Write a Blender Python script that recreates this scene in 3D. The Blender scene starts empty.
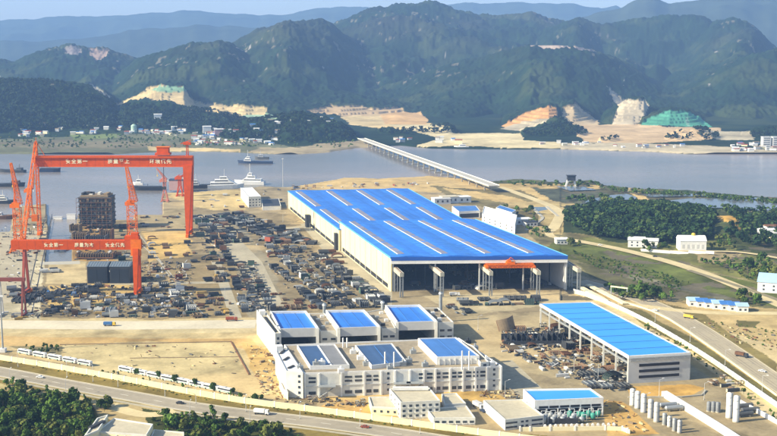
import bpy, math, random
import numpy as np
from mathutils import Vector

# ---------------------------------------------------------------- camera, sky, sun
SC = bpy.context.scene
COL = SC.collection
R = random.Random(7)
F, H, HOR = 1150.0, 200.0, 50.0             # focal length in photo pixels, drone height in metres, horizon row
PITCH = math.atan((218.0 - HOR) / F)
CP, SP = math.cos(PITCH), math.sin(PITCH)

cam_d = bpy.data.cameras.new('camera')
cam = bpy.data.objects.new('camera', cam_d)
COL.objects.link(cam)
cam.location = (0, 0, H)
cam.rotation_euler = (math.pi / 2 - PITCH, 0, 0)
cam_d.sensor_width = 36
cam_d.lens = 36 * F / 777
cam_d.clip_start = 1
cam_d.clip_end = 90000
SC.camera = cam

SUN_EL = math.radians(31)
SUN_AZ = math.radians(17)                    # the light travels to +X and a little away from the camera
sdir = Vector((-math.cos(SUN_AZ) * math.cos(SUN_EL), -math.sin(SUN_AZ) * math.cos(SUN_EL), math.sin(SUN_EL)))
world = bpy.data.worlds.new('World')
SC.world = world
world.use_nodes = True
wn = world.node_tree
sky = wn.nodes.new('ShaderNodeTexSky')
sky.sky_type = 'NISHITA'
sky.sun_disc = False
sky.sun_elevation = SUN_EL
sky.sun_rotation = math.atan2(sdir.x, sdir.y) % (2 * math.pi)
sky.air_density = 1.0
sky.dust_density = 1.0
sky.altitude = 50
wn.links.new(sky.outputs[0], wn.nodes['Background'].inputs[0])
wn.nodes['Background'].inputs[1].default_value = 0.10
sun_d = bpy.data.lights.new('sun', 'SUN')
sun_d.energy = 5.0
sun_d.angle = math.radians(0.5)
sun_d.color = (1.0, 0.895, 0.68)
sun = bpy.data.objects.new('sun', sun_d)
COL.objects.link(sun)
sun.rotation_euler = sdir.to_track_quat('Z', 'Y').to_euler()
SC.view_settings.view_transform = 'Standard'
SC.view_settings.look = 'None'
SC.view_settings.gamma = 1
SC.view_settings.use_curve_mapping = False
SC.view_settings.exposure = 0.97
SC.cycles.volume_bounces = 1
SC.cycles.max_bounces = 6


# ---------------------------------------------------------------- measuring helpers (photo point -> place on the site)
def ray(px, py):
    u = px - 388.5
    v = 218.0 - py
    return u, v * SP + F * CP, v * CP - F * SP


def G(px, py, z=0.0):
    x, y, w = ray(px, py)
    t = (z - H) / w
    return (x * t, y * t)


def G3(px, py, z=0.0, dz=0.0):
    p = G(px, py, z)
    return Vector((p[0], p[1], z + dz))


def D2(px, py, dist):
    """point on the ray at depth dist (metres along Y)"""
    x, y, w = ray(px, py)
    t = dist / y
    return Vector((x * t, dist, H + w * t))


# ---------------------------------------------------------------- numpy noise
def _hash(ix, iy, s):
    n = (ix.astype(np.int64) * 374761393 + iy.astype(np.int64) * 668265263 + s * 1442695041) & 0xffffffff
    n = ((n ^ (n >> 13)) * 1274126177) & 0xffffffff
    return ((n ^ (n >> 16)) & 0xffff) / 65535.0


def vnoise(x, y, s=0):
    x = np.asarray(x, float); y = np.asarray(y, float)
    ix = np.floor(x); iy = np.floor(y)
    fx = x - ix; fy = y - iy
    fx = fx * fx * (3 - 2 * fx); fy = fy * fy * (3 - 2 * fy)
    a = _hash(ix, iy, s); b = _hash(ix + 1, iy, s); c = _hash(ix, iy + 1, s); d = _hash(ix + 1, iy + 1, s)
    return (a + (b - a) * fx) * (1 - fy) + (c + (d - c) * fx) * fy


def fbm(x, y, o=4, s=0):
    t = 0; a = 0.5; n = 0
    for k in range(o):
        t = t + a * vnoise(x, y, s + k * 17); n += a
        x = x * 2.03 + 11.3; y = y * 2.03 + 5.7; a *= 0.5
    return t / n


def ridged(x, y, o=4, s=0):
    t = 0; a = 0.5; n = 0
    for k in range(o):
        t = t + a * (1 - np.abs(2 * vnoise(x, y, s + k * 31) - 1)); n += a
        x = x * 2.1 + 3.3; y = y * 2.1 + 9.7; a *= 0.5
    return t / n


def inpoly(px, py, poly):
    ins = np.zeros(px.shape, bool)
    n = len(poly)
    for i in range(n):
        x1, y1 = poly[i]; x2, y2 = poly[(i + 1) % n]
        if y1 == y2:
            continue
        c = ((y1 > py) != (y2 > py)) & (px < (x2 - x1) * (py - y1) / (y2 - y1) + x1)
        ins ^= c
    return ins


def interp(x, pts):
    return np.interp(x, [p[0] for p in pts], [p[1] for p in pts])


def sstep(x, a, b):
    t = np.clip((x - a) / (b - a), 0, 1)
    return t * t * (3 - 2 * t)


# ---------------------------------------------------------------- materials
MATS = {}


def mat(name, col, rough=0.8, var=0.15, scale=0.3, metal=0.0, bump=0.0, col2=None, attr=None, spec=0.3, stripe=None):
    """procedural material: base colour broken up by two octaves of noise; optional stripe=(axis, scale, amount)"""
    if name in MATS:
        return MATS[name]
    m = bpy.data.materials.new(name)
    m.use_nodes = True
    nt = m.node_tree
    b = nt.nodes['Principled BSDF']
    b.inputs['Roughness'].default_value = rough
    b.inputs['Metallic'].default_value = metal
    b.inputs['Specular IOR Level'].default_value = spec
    geo = nt.nodes.new('ShaderNodeNewGeometry')
    src = geo.outputs['Position']
    n1 = nt.nodes.new('ShaderNodeTexNoise'); n1.inputs['Scale'].default_value = scale
    n1.inputs['Detail'].default_value = 5; n1.inputs['Roughness'].default_value = 0.65
    nt.links.new(src, n1.inputs['Vector'])
    n2 = nt.nodes.new('ShaderNodeTexNoise'); n2.inputs['Scale'].default_value = scale * 0.12
    n2.inputs['Detail'].default_value = 3
    nt.links.new(src, n2.inputs['Vector'])
    ad = nt.nodes.new('ShaderNodeMath'); ad.operation = 'ADD'
    nt.links.new(n1.outputs[0], ad.inputs[0]); nt.links.new(n2.outputs[0], ad.inputs[1])
    mr = nt.nodes.new('ShaderNodeMapRange')
    mr.inputs[1].default_value = 0.7; mr.inputs[2].default_value = 1.3
    mr.inputs[3].default_value = 1 - var; mr.inputs[4].default_value = 1 + var
    nt.links.new(ad.outputs[0], mr.inputs[0])
    mx = nt.nodes.new('ShaderNodeMix'); mx.data_type = 'RGBA'; mx.blend_type = 'MULTIPLY'
    mx.inputs[0].default_value = 1
    if attr:
        at = nt.nodes.new('ShaderNodeAttribute'); at.attribute_name = attr
        base = at.outputs['Color']
    elif col2:
        m2 = nt.nodes.new('ShaderNodeMix'); m2.data_type = 'RGBA'
        m2.inputs[6].default_value = (*col, 1); m2.inputs[7].default_value = (*col2, 1)
        cr = nt.nodes.new('ShaderNodeMapRange'); cr.inputs[1].default_value = 0.42; cr.inputs[2].default_value = 0.58
        nt.links.new(n1.outputs[0], cr.inputs[0]); nt.links.new(cr.outputs[0], m2.inputs[0])
        base = m2.outputs[2]
    else:
        rg = nt.nodes.new('ShaderNodeRGB'); rg.outputs[0].default_value = (*col, 1)
        base = rg.outputs[0]
    nt.links.new(base, mx.inputs[6])
    out = mr.outputs[0]
    if stripe:
        ax, sc, am = stripe
        sx = nt.nodes.new('ShaderNodeVectorMath'); sx.operation = 'DOT_PRODUCT'
        sx.inputs[1].default_value = ax
        nt.links.new(src, sx.inputs[0])
        s1 = nt.nodes.new('ShaderNodeMath'); s1.operation = 'MULTIPLY'; s1.inputs[1].default_value = sc
        nt.links.new(sx.outputs['Value'], s1.inputs[0])
        fl = nt.nodes.new('ShaderNodeMath'); fl.operation = 'FLOOR'
        nt.links.new(s1.outputs[0], fl.inputs[0])
        wh = nt.nodes.new('ShaderNodeTexWhiteNoise'); wh.noise_dimensions = '1D'
        nt.links.new(fl.outputs[0], wh.inputs['W'])
        m3 = nt.nodes.new('ShaderNodeMapRange'); m3.inputs[3].default_value = 1 - am; m3.inputs[4].default_value = 1 + am
        nt.links.new(wh.outputs['Value'], m3.inputs[0])
        mm = nt.nodes.new('ShaderNodeMath'); mm.operation = 'MULTIPLY'
        nt.links.new(out, mm.inputs[0]); nt.links.new(m3.outputs[0], mm.inputs[1])
        out = mm.outputs[0]
    cb = nt.nodes.new('ShaderNodeCombineColor')
    for k in range(3):
        nt.links.new(out, cb.inputs[k])
    nt.links.new(cb.outputs[0], mx.inputs[7])
    nt.links.new(mx.outputs[2], b.inputs['Base Color'])
    if bump:
        bp = nt.nodes.new('ShaderNodeBump'); bp.inputs['Strength'].default_value = 1; bp.inputs['Distance'].default_value = bump
        nt.links.new(n1.outputs[0], bp.inputs['Height']); nt.links.new(bp.outputs[0], b.inputs['Normal'])
    MATS[name] = m
    return m


# ---------------------------------------------------------------- mesh builder
class MB:
    def __init__(s):
        s.v = []; s.f = []; s.m = []; s.mi = 0

    def add(s, vs, fs):
        o = len(s.v)
        s.v.extend([tuple(p) for p in vs])
        for f in fs:
            s.f.append([o + i for i in f]); s.m.append(s.mi)
        return s

    def hexa(s, b4, t4):
        return s.add(list(b4) + list(t4), [(3, 2, 1, 0), (4, 5, 6, 7), (0, 1, 5, 4), (1, 2, 6, 5), (2, 3, 7, 6), (3, 0, 4, 7)])

    def box(s, x0, x1, y0, y1, z0, z1):
        return s.hexa([(x0, y0, z0), (x1, y0, z0), (x1, y1, z0), (x0, y1, z0)], [(x0, y0, z1), (x1, y0, z1), (x1, y1, z1), (x0, y1, z1)])

    def cbox(s, c, sz, rot=0.0):
        cx, cy, cz = c; a, b, h = sz[0] / 2, sz[1] / 2, sz[2] / 2
        cr, sr = math.cos(rot), math.sin(rot)
        P = [(cx + x * cr - y * sr, cy + x * sr + y * cr) for x, y in ((-a, -b), (a, -b), (a, b), (-a, b))]
        return s.hexa([(x, y, cz - h) for x, y in P], [(x, y, cz + h) for x, y in P])

    def prism(s, poly, z0, z1):
        n = len(poly)
        area = sum(poly[i][0] * poly[(i + 1) % n][1] - poly[(i + 1) % n][0] * poly[i][1] for i in range(n))
        if area < 0:
            poly = poly[::-1]
        z0s = z0 if hasattr(z0, '__len__') else [z0] * n
        z1s = z1 if hasattr(z1, '__len__') else [z1] * n
        vs = [(p[0], p[1], a) for p, a in zip(poly, z0s)] + [(p[0], p[1], a) for p, a in zip(poly, z1s)]
        fs = [tuple(range(n))[::-1], tuple(range(n, 2 * n))] + [(i, (i + 1) % n, n + (i + 1) % n, n + i) for i in range(n)]
        return s.add(vs, fs)

    def bar(s, p, q, w, h=None):
        h = h or w
        p = Vector(p); q = Vector(q); d = (q - p)
        if d.length < 1e-6:
            return s
        d.normalize()
        up = Vector((0, 0, 1)) if abs(d.z) < 0.95 else Vector((0, 1, 0))
        a = d.cross(up).normalized(); b = a.cross(d).normalized()
        a *= w / 2; b *= h / 2
        return s.hexa([p - a - b, p + a - b, p + a + b, p - a + b], [q - a - b, q + a - b, q + a + b, q - a + b])

    def tube(s, p, q, r, n=10, r2=None, cap=True):
        r2 = r if r2 is None else r2
        p = Vector(p); q = Vector(q); d = (q - p).normalized()
        up = Vector((0, 0, 1)) if abs(d.z) < 0.95 else Vector((0, 1, 0))
        a = d.cross(up).normalized(); b = a.cross(d).normalized()
        vs = [p + (a * math.cos(t) + b * math.sin(t)) * r for t in (2 * math.pi * i / n for i in range(n))]
        vs += [q + (a * math.cos(t) + b * math.sin(t)) * r2 for t in (2 * math.pi * i / n for i in range(n))]
        fs = [(i, (i + 1) % n, n + (i + 1) % n, n + i) for i in range(n)]
        if cap:
            fs += [tuple(range(n))[::-1], tuple(range(n, 2 * n))]
        return s.add(vs, fs)

    def lathe(s, prof, n=16, c=(0, 0)):
        vs = []; fs = []
        for r, z in prof:
            for i in range(n):
                t = 2 * math.pi * i / n
                vs.append((c[0] + r * math.cos(t), c[1] + r * math.sin(t), z))
        for k in range(len(prof) - 1):
            for i in range(n):
                j = (i + 1) % n
                fs.append((k * n + i, k * n + j, (k + 1) * n + j, (k + 1) * n + i))
        fs.append(tuple(range((len(prof) - 1) * n, len(prof) * n)))
        return s.add(vs, fs)

    def truss(s, p, q, w0, w1, n, t):
        """square lattice mast or boom from p to q, width w0 -> w1, n bays, chord thickness t"""
        p = Vector(p); q = Vector(q); d = (q - p).normalized()
        up = Vector((0, 0, 1)) if abs(d.z) < 0.9 else Vector((0, 1, 0))
        a = d.cross(up).normalized(); b = a.cross(d).normalized()
        prev = None
        for k in range(n + 1):
            c = p.lerp(q, k / n); w = (w0 + (w1 - w0) * k / n) / 2
            cur = [c + a * w + b * w, c - a * w + b * w, c - a * w - b * w, c + a * w - b * w]
            for i in range(4):
                s.bar(cur[i], cur[(i + 1) % 4], t * 0.7)
            if prev:
                for i in range(4):
                    s.bar(prev[i], cur[i], t)
                    s.bar(prev[i], cur[(i + 1) % 4] if k % 2 else cur[(i + 3) % 4], t * 0.6)
            prev = cur
        return s

    def build(s, name, mats, parent=None, smooth=False, loc=None):
        me = bpy.data.meshes.new(name)
        me.from_pydata(s.v, [], s.f)
        for m in (mats if isinstance(mats, (list, tuple)) else [mats]):
            me.materials.append(m)
        me.polygons.foreach_set('material_index', s.m)
        if smooth:
            me.polygons.foreach_set('use_smooth', [True] * len(s.f))
        me.update()
        o = bpy.data.objects.new(name, me)
        COL.objects.link(o)
        if parent:
            o.parent = parent
        if loc is not None:
            o.location = loc
        return o


def np_mesh(name, V, Fq, m, col=None, smooth=True):
    """large mesh from numpy arrays (faces all quads or all tris)"""
    me = bpy.data.meshes.new(name)
    k = Fq.shape[1]
    me.vertices.add(len(V)); me.vertices.foreach_set('co', np.ascontiguousarray(V, dtype=np.float32).ravel())
    me.loops.add(Fq.size); me.loops.foreach_set('vertex_index', np.ascontiguousarray(Fq, dtype=np.int32).ravel())
    me.polygons.add(len(Fq)); me.polygons.foreach_set('loop_start', np.arange(0, Fq.size, k, dtype=np.int32))
    me.update(calc_edges=True)
    me.polygons.foreach_set('use_smooth', np.full(len(Fq), smooth))
    if col is not None:
        at = me.color_attributes.new('tint', 'FLOAT_COLOR', 'POINT')
        at.data.foreach_set('color', np.ascontiguousarray(np.hstack([col, np.ones((len(V), 1))]), dtype=np.float32).ravel())
    me.materials.append(m)
    o = bpy.data.objects.new(name, me)
    COL.objects.link(o)
    return o


def grid_faces(nr, nc):
    i = np.arange(nr - 1)[:, None] * nc + np.arange(nc - 1)[None, :]
    i = i.ravel()
    return np.stack([i, i + 1, i + nc + 1, i + nc], 1)


def tag(o, label=None, cat=None, group=None, kind=None):
    if label: o['label'] = label
    if cat: o['category'] = cat
    if group: o['group'] = group
    if kind: o['kind'] = kind
    return o


def thing(name, label, cat, loc=(0, 0, 0), rotz=0.0, group=None):
    o = bpy.data.objects.new(name, None)
    COL.objects.link(o)
    o.location = loc; o.rotation_euler = (0, 0, rotz)
    return tag(o, label, cat, group)


KIDS = {}


def kids(o):
    return [c for c in o.children]


def dup(root, loc, rotz=0.0, label=None, group=None, scale=None, pieces=None):
    r = root.copy(); COL.objects.link(r)
    r.location = loc; r.rotation_euler = (0, 0, rotz)
    if scale is not None:
        r.scale = scale if hasattr(scale, '__len__') else (scale,) * 3
    if label: r['label'] = label
    if group: r['group'] = group
    for ch, gs in (pieces if pieces is not None else tree_of(root)):
        c = ch.copy(); COL.objects.link(c); c.parent = r
        for g in gs:
            d = g.copy(); COL.objects.link(d); d.parent = c
    return r


def tree_of(root):
    return [(ch, list(ch.children)) for ch in root.children]


# ================================================================= TERRAIN
SAND = (0.50, 0.385, 0.19)
PALE = (0.53, 0.465, 0.30)
CONC = (0.31, 0.265, 0.18)
OCHRE = (0.46, 0.29, 0.10)
OLIVE = (0.15, 0.14, 0.055)
GRASS = (0.085, 0.10, 0.03)
DKGREEN = (0.028, 0.045, 0.018)
MUD = (0.16, 0.15, 0.11)
TREEC = (0.011, 0.025, 0.009)

BANK = [(-1300, 262), (-60, 240), (0, 234), (10, 231), (14, 206), (46, 203), (48, 224), (76, 223), (78, 214), (112, 213), (114, 219), (133, 219),
        (134, 214), (163, 214), (159, 192.5), (200, 191), (243, 187.5), (262, 186), (288, 187), (300, 185), (330, 180), (345, 177),
        (378, 178), (430, 174.5), (486, 181), (520, 178), (560, 181), (590, 179), (605, 184), (650, 187), (700, 190), (777, 196), (1900, 262)]
FBANK = [(-1300, 175), (0, 153), (60, 154), (100, 154), (160, 151), (200, 150), (250, 152), (290, 153.5), (330, 151.5), (360, 147), (400, 145), (430, 147),
         (480, 148.5), (560, 148), (620, 150.5), (680, 152), (720, 154), (777, 160), (1900, 215)]


def mound(px, py):
    """height of the wooded knoll and small mounds, as a function of where they stand"""
    k = np.exp(-(((px - 648) / 66.0) ** 2) * 1.3 - (((py - 226) / 13.0) ** 2) * 1.2) * 15
    k += np.exp(-(((px - 590) / 22.0) ** 2) - (((py - 229) / 6.0) ** 2)) * 5
    k += np.exp(-(((px - 726) / 16.0) ** 2) - (((py - 229) / 6.0) ** 2)) * 9
    k += np.exp(-(((px - 355) / 22.0) ** 2) - (((py - 183) / 2.2) ** 2)) * 5
    k += np.exp(-(((px - 391) / 14.0) ** 2) - (((py - 182) / 2.0) ** 2)) * 6
    k += np.exp(-(((px - 700) / 22.0) ** 2) - (((py - 256) / 4.0) ** 2)) * 3
    return k


def px_of(x, y, z=0.0):
    fz = np.asarray(z) - H
    fwd = y * CP - fz * SP; up = y * SP + fz * CP
    return 388.5 + F * x / fwd, 218.0 - F * up / fwd


def near_z(x, y):
    px, py = px_of(x, y, 0.0)
    return float(mound(np.array(px), np.array(py)))


NEAR = [  # (outline on the photo, colour, edge raggedness in px)
    ([(-1300, 436), (-1300, 150), (1900, 150), (1900, 3000), (-1300, 3000)], CONC, 0),
    # right of the hall: flats, ponds, fields
    ([(430, 170), (2000, 170), (2000, 330), (777, 330), (640, 290), (560, 268), (520, 225), (470, 200), (430, 190)], (0.20, 0.185, 0.10), 1.5),
    ([(300, 172), (500, 176), (560, 200), (520, 206), (440, 192), (300, 190)], SAND, 1.5),
    ([(430, 186), (520, 190), (560, 208), (500, 212), (455, 200)], (0.17, 0.15, 0.075), 2),
    ([(440, 187), (505, 195), (535, 203), (505, 203), (455, 194)], SAND, 1.2),
    ([(486, 179), (600, 179), (605, 186), (500, 186)], (0.09, 0.10, 0.045), 1),
    ([(486, 184), (640, 184), (640, 188), (500, 188)], SAND, 1),
    ([(530, 188), (640, 187), (640, 205), (560, 204)], (0.085, 0.10, 0.075), 2),
    ([(600, 183), (1900, 220), (1900, 320), (777, 216), (640, 203), (600, 190)], (0.10, 0.10, 0.06), 1.5),
    ([(600, 182), (1900, 235), (1900, 250), (777, 205), (700, 196), (610, 190)], (0.05, 0.08, 0.03), 1.2),
    ([(622, 184), (636, 185), (650, 201), (640, 202)], SAND, 0.8),
    ([(508, 203), (545, 200), (590, 205), (585, 216), (560, 236), (520, 232), (505, 215)], (0.40, 0.33, 0.17), 1.5),
    ([(508, 207), (538, 208), (540, 222), (530, 228), (512, 216)], (0.16, 0.14, 0.06), 1.5),
    ([(560, 238), (620, 247), (690, 266), (777, 290), (1900, 560), (1900, 700), (777, 318), (690, 300), (600, 268), (545, 250)], (0.105, 0.13, 0.035), 2),
    ([(590, 232), (650, 240), (740, 240), (777, 250), (777, 286), (690, 262), (600, 244)], (0.24, 0.22, 0.09), 2),
    ([(560, 250), (600, 258), (640, 270), (640, 282), (590, 268)], (0.10, 0.11, 0.035), 3),
    ([(575, 262), (640, 275), (690, 288), (777, 308), (777, 326), (690, 308), (640, 294), (590, 275)], (0.11, 0.11, 0.055), 1),
    ([(600, 268), (640, 276), (690, 287), (745, 300), (745, 304), (690, 292), (640, 281)], (0.15, 0.15, 0.115), 0.5),
    ([(577, 240), (700, 265), (760, 285), (777, 292), (777, 240), (740, 235)], (0.155, 0.165, 0.055), 2.5),
    ([(640, 205), (777, 205), (1200, 230), (1200, 330), (777, 262), (700, 232)], (0.07, 0.09, 0.035), 2.5),
    ([(690, 247), (740, 250), (735, 262), (700, 262)], (0.36, 0.30, 0.17), 2),
    ([(712, 217), (730, 215), (744, 228), (740, 234), (716, 228)], (0.60, 0.38, 0.10), 1),
    ([(565, 205), (590, 203), (650, 199), (712, 212), (722, 226), (690, 246), (620, 243), (565, 233)], DKGREEN, 1),
    # shoulder and bare land right of the yard
    ([(590, 290), (640, 296), (700, 302), (777, 310), (1900, 620), (1900, 3000), (777, 420), (600, 304)], (0.36, 0.29, 0.15), 1.5),
    ([(690, 306), (1900, 420), (1900, 900), (777, 372), (700, 325)], (0.45, 0.36, 0.19), 1.5),
    ([(715, 328), (777, 345), (777, 365), (735, 345)], PALE, 1.5),
    ([(735, 320), (760, 321), (755, 327), (738, 326)], OLIVE, 1.5),
        ([(570, 292), (582, 288), (640, 315), (690, 345), (777, 402), (1100, 640), (1100, 700), (730, 384), (690, 356), (600, 310)], PALE, 0.5),
    ([(618, 306), (640, 310), (690, 336), (777, 396), (1100, 610), (1100, 650), (777, 408), (690, 350), (640, 322)], (0.13, 0.12, 0.045), 0.8),
    ([(640, 296), (700, 312), (777, 364), (777, 372), (690, 318)], (0.2, 0.17, 0.07), 1.5),
    # lot at lower left
    ([(-1300, 352), (-1300, 318), (255, 318), (275, 345), (290, 400), (200, 396), (0, 350)], (0.50, 0.42, 0.25), 1),
    ([(-1300, 336), (0, 336), (250, 340), (262, 352), (150, 341), (40, 348), (0, 345)], (0.50, 0.36, 0.17), 1.5),
    ([(-1300, 320), (255, 320), (257, 333), (-1300, 334)], PALE, 0.6),
    ([(8, 346), (62, 346), (60, 356), (20, 350)], (0.22, 0.20, 0.12), 1),
    ([(60, 345), (231, 343), (245, 372), (120, 376), (70, 362)], (0.52, 0.45, 0.27), 1),
    ([(240, 345), (270, 350), (290, 392), (262, 384)], (0.50, 0.36, 0.15), 2),
    # verges of the front road
    ([(-1300, 355), (0, 356), (100, 374), (200, 393), (300, 407), (390, 420), (480, 431), (777, 452), (777, 700), (-1300, 700)], (0.20, 0.16, 0.05), 1),
    ([(0, 383), (60, 395), (125, 404), (60, 404), (0, 394)], (0.42, 0.37, 0.20), 1),
    ([(95, 404), (150, 404), (190, 415), (150, 424), (100, 420)], (0.45, 0.37, 0.2), 2),
    ([(-1300, 392), (40, 396), (95, 404), (98, 440), (-1300, 440)], (0.075, 0.11, 0.025), 2),
    ([(140, 408), (200, 416), (290, 430), (300, 440), (160, 440)], (0.06, 0.075, 0.022), 2),
    # ground around the workshops
    ([(300, 396), (480, 390), (505, 395), (510, 400), (380, 405), (330, 404)], (0.52, 0.36, 0.13), 2),
    ([(330, 402), (372, 404), (400, 420), (380, 419), (320, 410)], (0.48, 0.30, 0.09), 2),
    ([(629, 386), (690, 384), (705, 388), (690, 396), (630, 398)], (0.50, 0.32, 0.10), 1),
    ([(600, 400), (622, 402), (660, 434), (610, 436)], (0.50, 0.33, 0.12), 1.5),
    # the yard
    ([(40, 262), (134, 214), (200, 205), (230, 212), (300, 214), (345, 258), (392, 300), (388, 318), (20, 318), (30, 290)], (0.255, 0.215, 0.14), 1.5),
    ([(140, 212), (196, 205), (190, 232), (150, 236)], (0.33, 0.28, 0.18), 1.5),
    ([(142, 232), (186, 232), (196, 254), (150, 262)], (0.55, 0.40, 0.16), 2),
    ([(165, 193), (245, 189), (246, 212), (196, 208)], (0.52, 0.42, 0.22), 2),
    ([(195, 216), (232, 214), (270, 262), (290, 318), (250, 318), (225, 270)], (0.29, 0.265, 0.20), 1.5),
    ([(0, 232), (46, 230), (40, 320), (0, 320)], (0.50, 0.47, 0.36), 1),
    ([(8, 289), (60, 286), (104, 284), (96, 296), (60, 301), (0, 304)], (0.14, 0.13, 0.11), 2),  # shadowed area by the lower gantry, put into the ground colour
    ([(138, 262), (232, 262), (250, 318), (140, 318)], (0.27, 0.22, 0.13), 2.5),
    ([(48, 285), (132, 283), (138, 300), (50, 310)], (0.53, 0.40, 0.17), 3),
    ([(76, 222), (113, 222), (118, 262), (72, 262)], (0.33, 0.21, 0.08), 1.5),
    ([(48, 262), (86, 262), (86, 284), (46, 284)], (0.47, 0.40, 0.25), 1),
    ([(300, 232), (345, 262), (388, 300), (330, 280)], (0.33, 0.27, 0.17), 2),
    ([(420, 296), (570, 290), (600, 306), (540, 306), (470, 316)], (0.44, 0.39, 0.27), 1.5),
    ([(455, 318), (540, 312), (625, 372), (600, 386), (510, 372)], (0.40, 0.345, 0.23), 3),
]


def paint(px, py, wx, wy, base, regs, wob=0.02):
    C = np.empty(px.shape + (3,)); C[...] = base
    n1 = fbm(wx * 0.03, wy * 0.03, 4, 5) - 0.5
    n2 = fbm(wx * 0.03, wy * 0.03, 4, 77) - 0.5
    for r in regs:
        poly, c, a = r[0], r[1], r[2]
        m = inpoly(px + n1 * a * 6, py + n2 * a * 3, poly)
        if len(r) > 3:
            m &= (wy > r[3]) & (wy < r[4])
        C[m] = c
    return C


def build_near_ground():
    cols = np.concatenate([np.linspace(-1300, -60, 50)[:-1], np.arange(-60, 840, 1.0), np.linspace(840, 1900, 50)])
    rows = np.concatenate([np.arange(166, 440, 0.62), np.linspace(440, 3000, 40)[1:]])
    PX, PY = np.meshgrid(cols, rows)
    x, y, w = ray(PX, PY)
    t = -H / w
    X = x * t; Y = y * t
    hb = interp(PX, BANK)
    n = (fbm(X * 0.02, Y * 0.02, 4, 3) - 0.5)
    nb = np.where((PX > 10) & (PX < 245), 0, n * 3)
    land = sstep(PY + nb - hb, -0.6, 0.6)
    Z = -6 + 6 * land + mound(PX, PY) * (0.8 + 0.5 * n * 2)
    dock = inpoly(PX, PY, [(49, 222), (74, 222), (71, 263), (45, 263)])
    Z = np.where(dock, -6, Z)
    wild = (PX > 560) & (PY < 300) & (Z > -1)
    Z = Z + np.where(wild, np.minimum((fbm(X * 0.05, Y * 0.05, 4, 9) - 0.75) * 2.2, 0) - 0.25, 0)
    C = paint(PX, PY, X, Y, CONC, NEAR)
    # dust, wheel tracks and bare patches
    k = fbm(X * 0.012, Y * 0.012, 5, 21)[..., None]
    dust = np.array((0.56, 0.44, 0.25))
    ca, sa_ = 0.9707, 0.2402
    ua = X * ca + Y * sa_; va = -X * sa_ + Y * ca
    tr1 = vnoise(ua * 0.22, va * 0.012, 501) ; tr2 = vnoise(ua * 0.012, va * 0.22, 502)
    stain = np.clip((fbm(X * 0.02, Y * 0.02, 4, 503) - 0.55) * 4, 0, 1)
    # wheel-worn arcs and darker oily patches
    oil = np.clip((fbm(X * 0.06, Y * 0.05, 4, 505) - 0.60) * 7, 0, 1)
    C = C * (1 - 0.30 * oil)[..., None]
    C = C * (0.9 + 0.10 * tr1 + 0.10 * tr2)[..., None] * (1 - 0.28 * stain)[..., None]
    C = C * (0.78 + 0.44 * fbm(X * 0.09, Y * 0.09, 4, 31))[..., None]
    veg = (C[..., 1] < 0.2)[..., None]
    C = np.where(veg, C * (0.55 + 1.1 * fbm(X * 0.035, Y * 0.035, 5, 41)[..., None] ** 1.2), C + (dust - C) * np.clip((k - 0.5) * 2.2, 0, 0.6))
    C = np.where((Z < -1)[..., None], np.array((0.13, 0.12, 0.09)), C)
    C = C * np.array((0.96, 0.90, 0.76))
    V = np.stack([X, Y, Z], -1).reshape(-1, 3)
    Fq = grid_faces(*PX.shape)[:, ::-1]
    o = np_mesh('ground', V, Fq, mat('ground_soil', (1, 1, 1), 0.95, 0.22, 0.35, attr='tint', bump=0.25, spec=0.1), C.reshape(-1, 3))
    tag(o, kind='structure')


build_near_ground()

# ---- the far bank and the mountains: one sheet
DG = 1 / 1162.0


def ddist(py):
    """depth of the flat ground at photo row py"""
    x, y, w = ray(0, py)
    return y * (-H / w)


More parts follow.
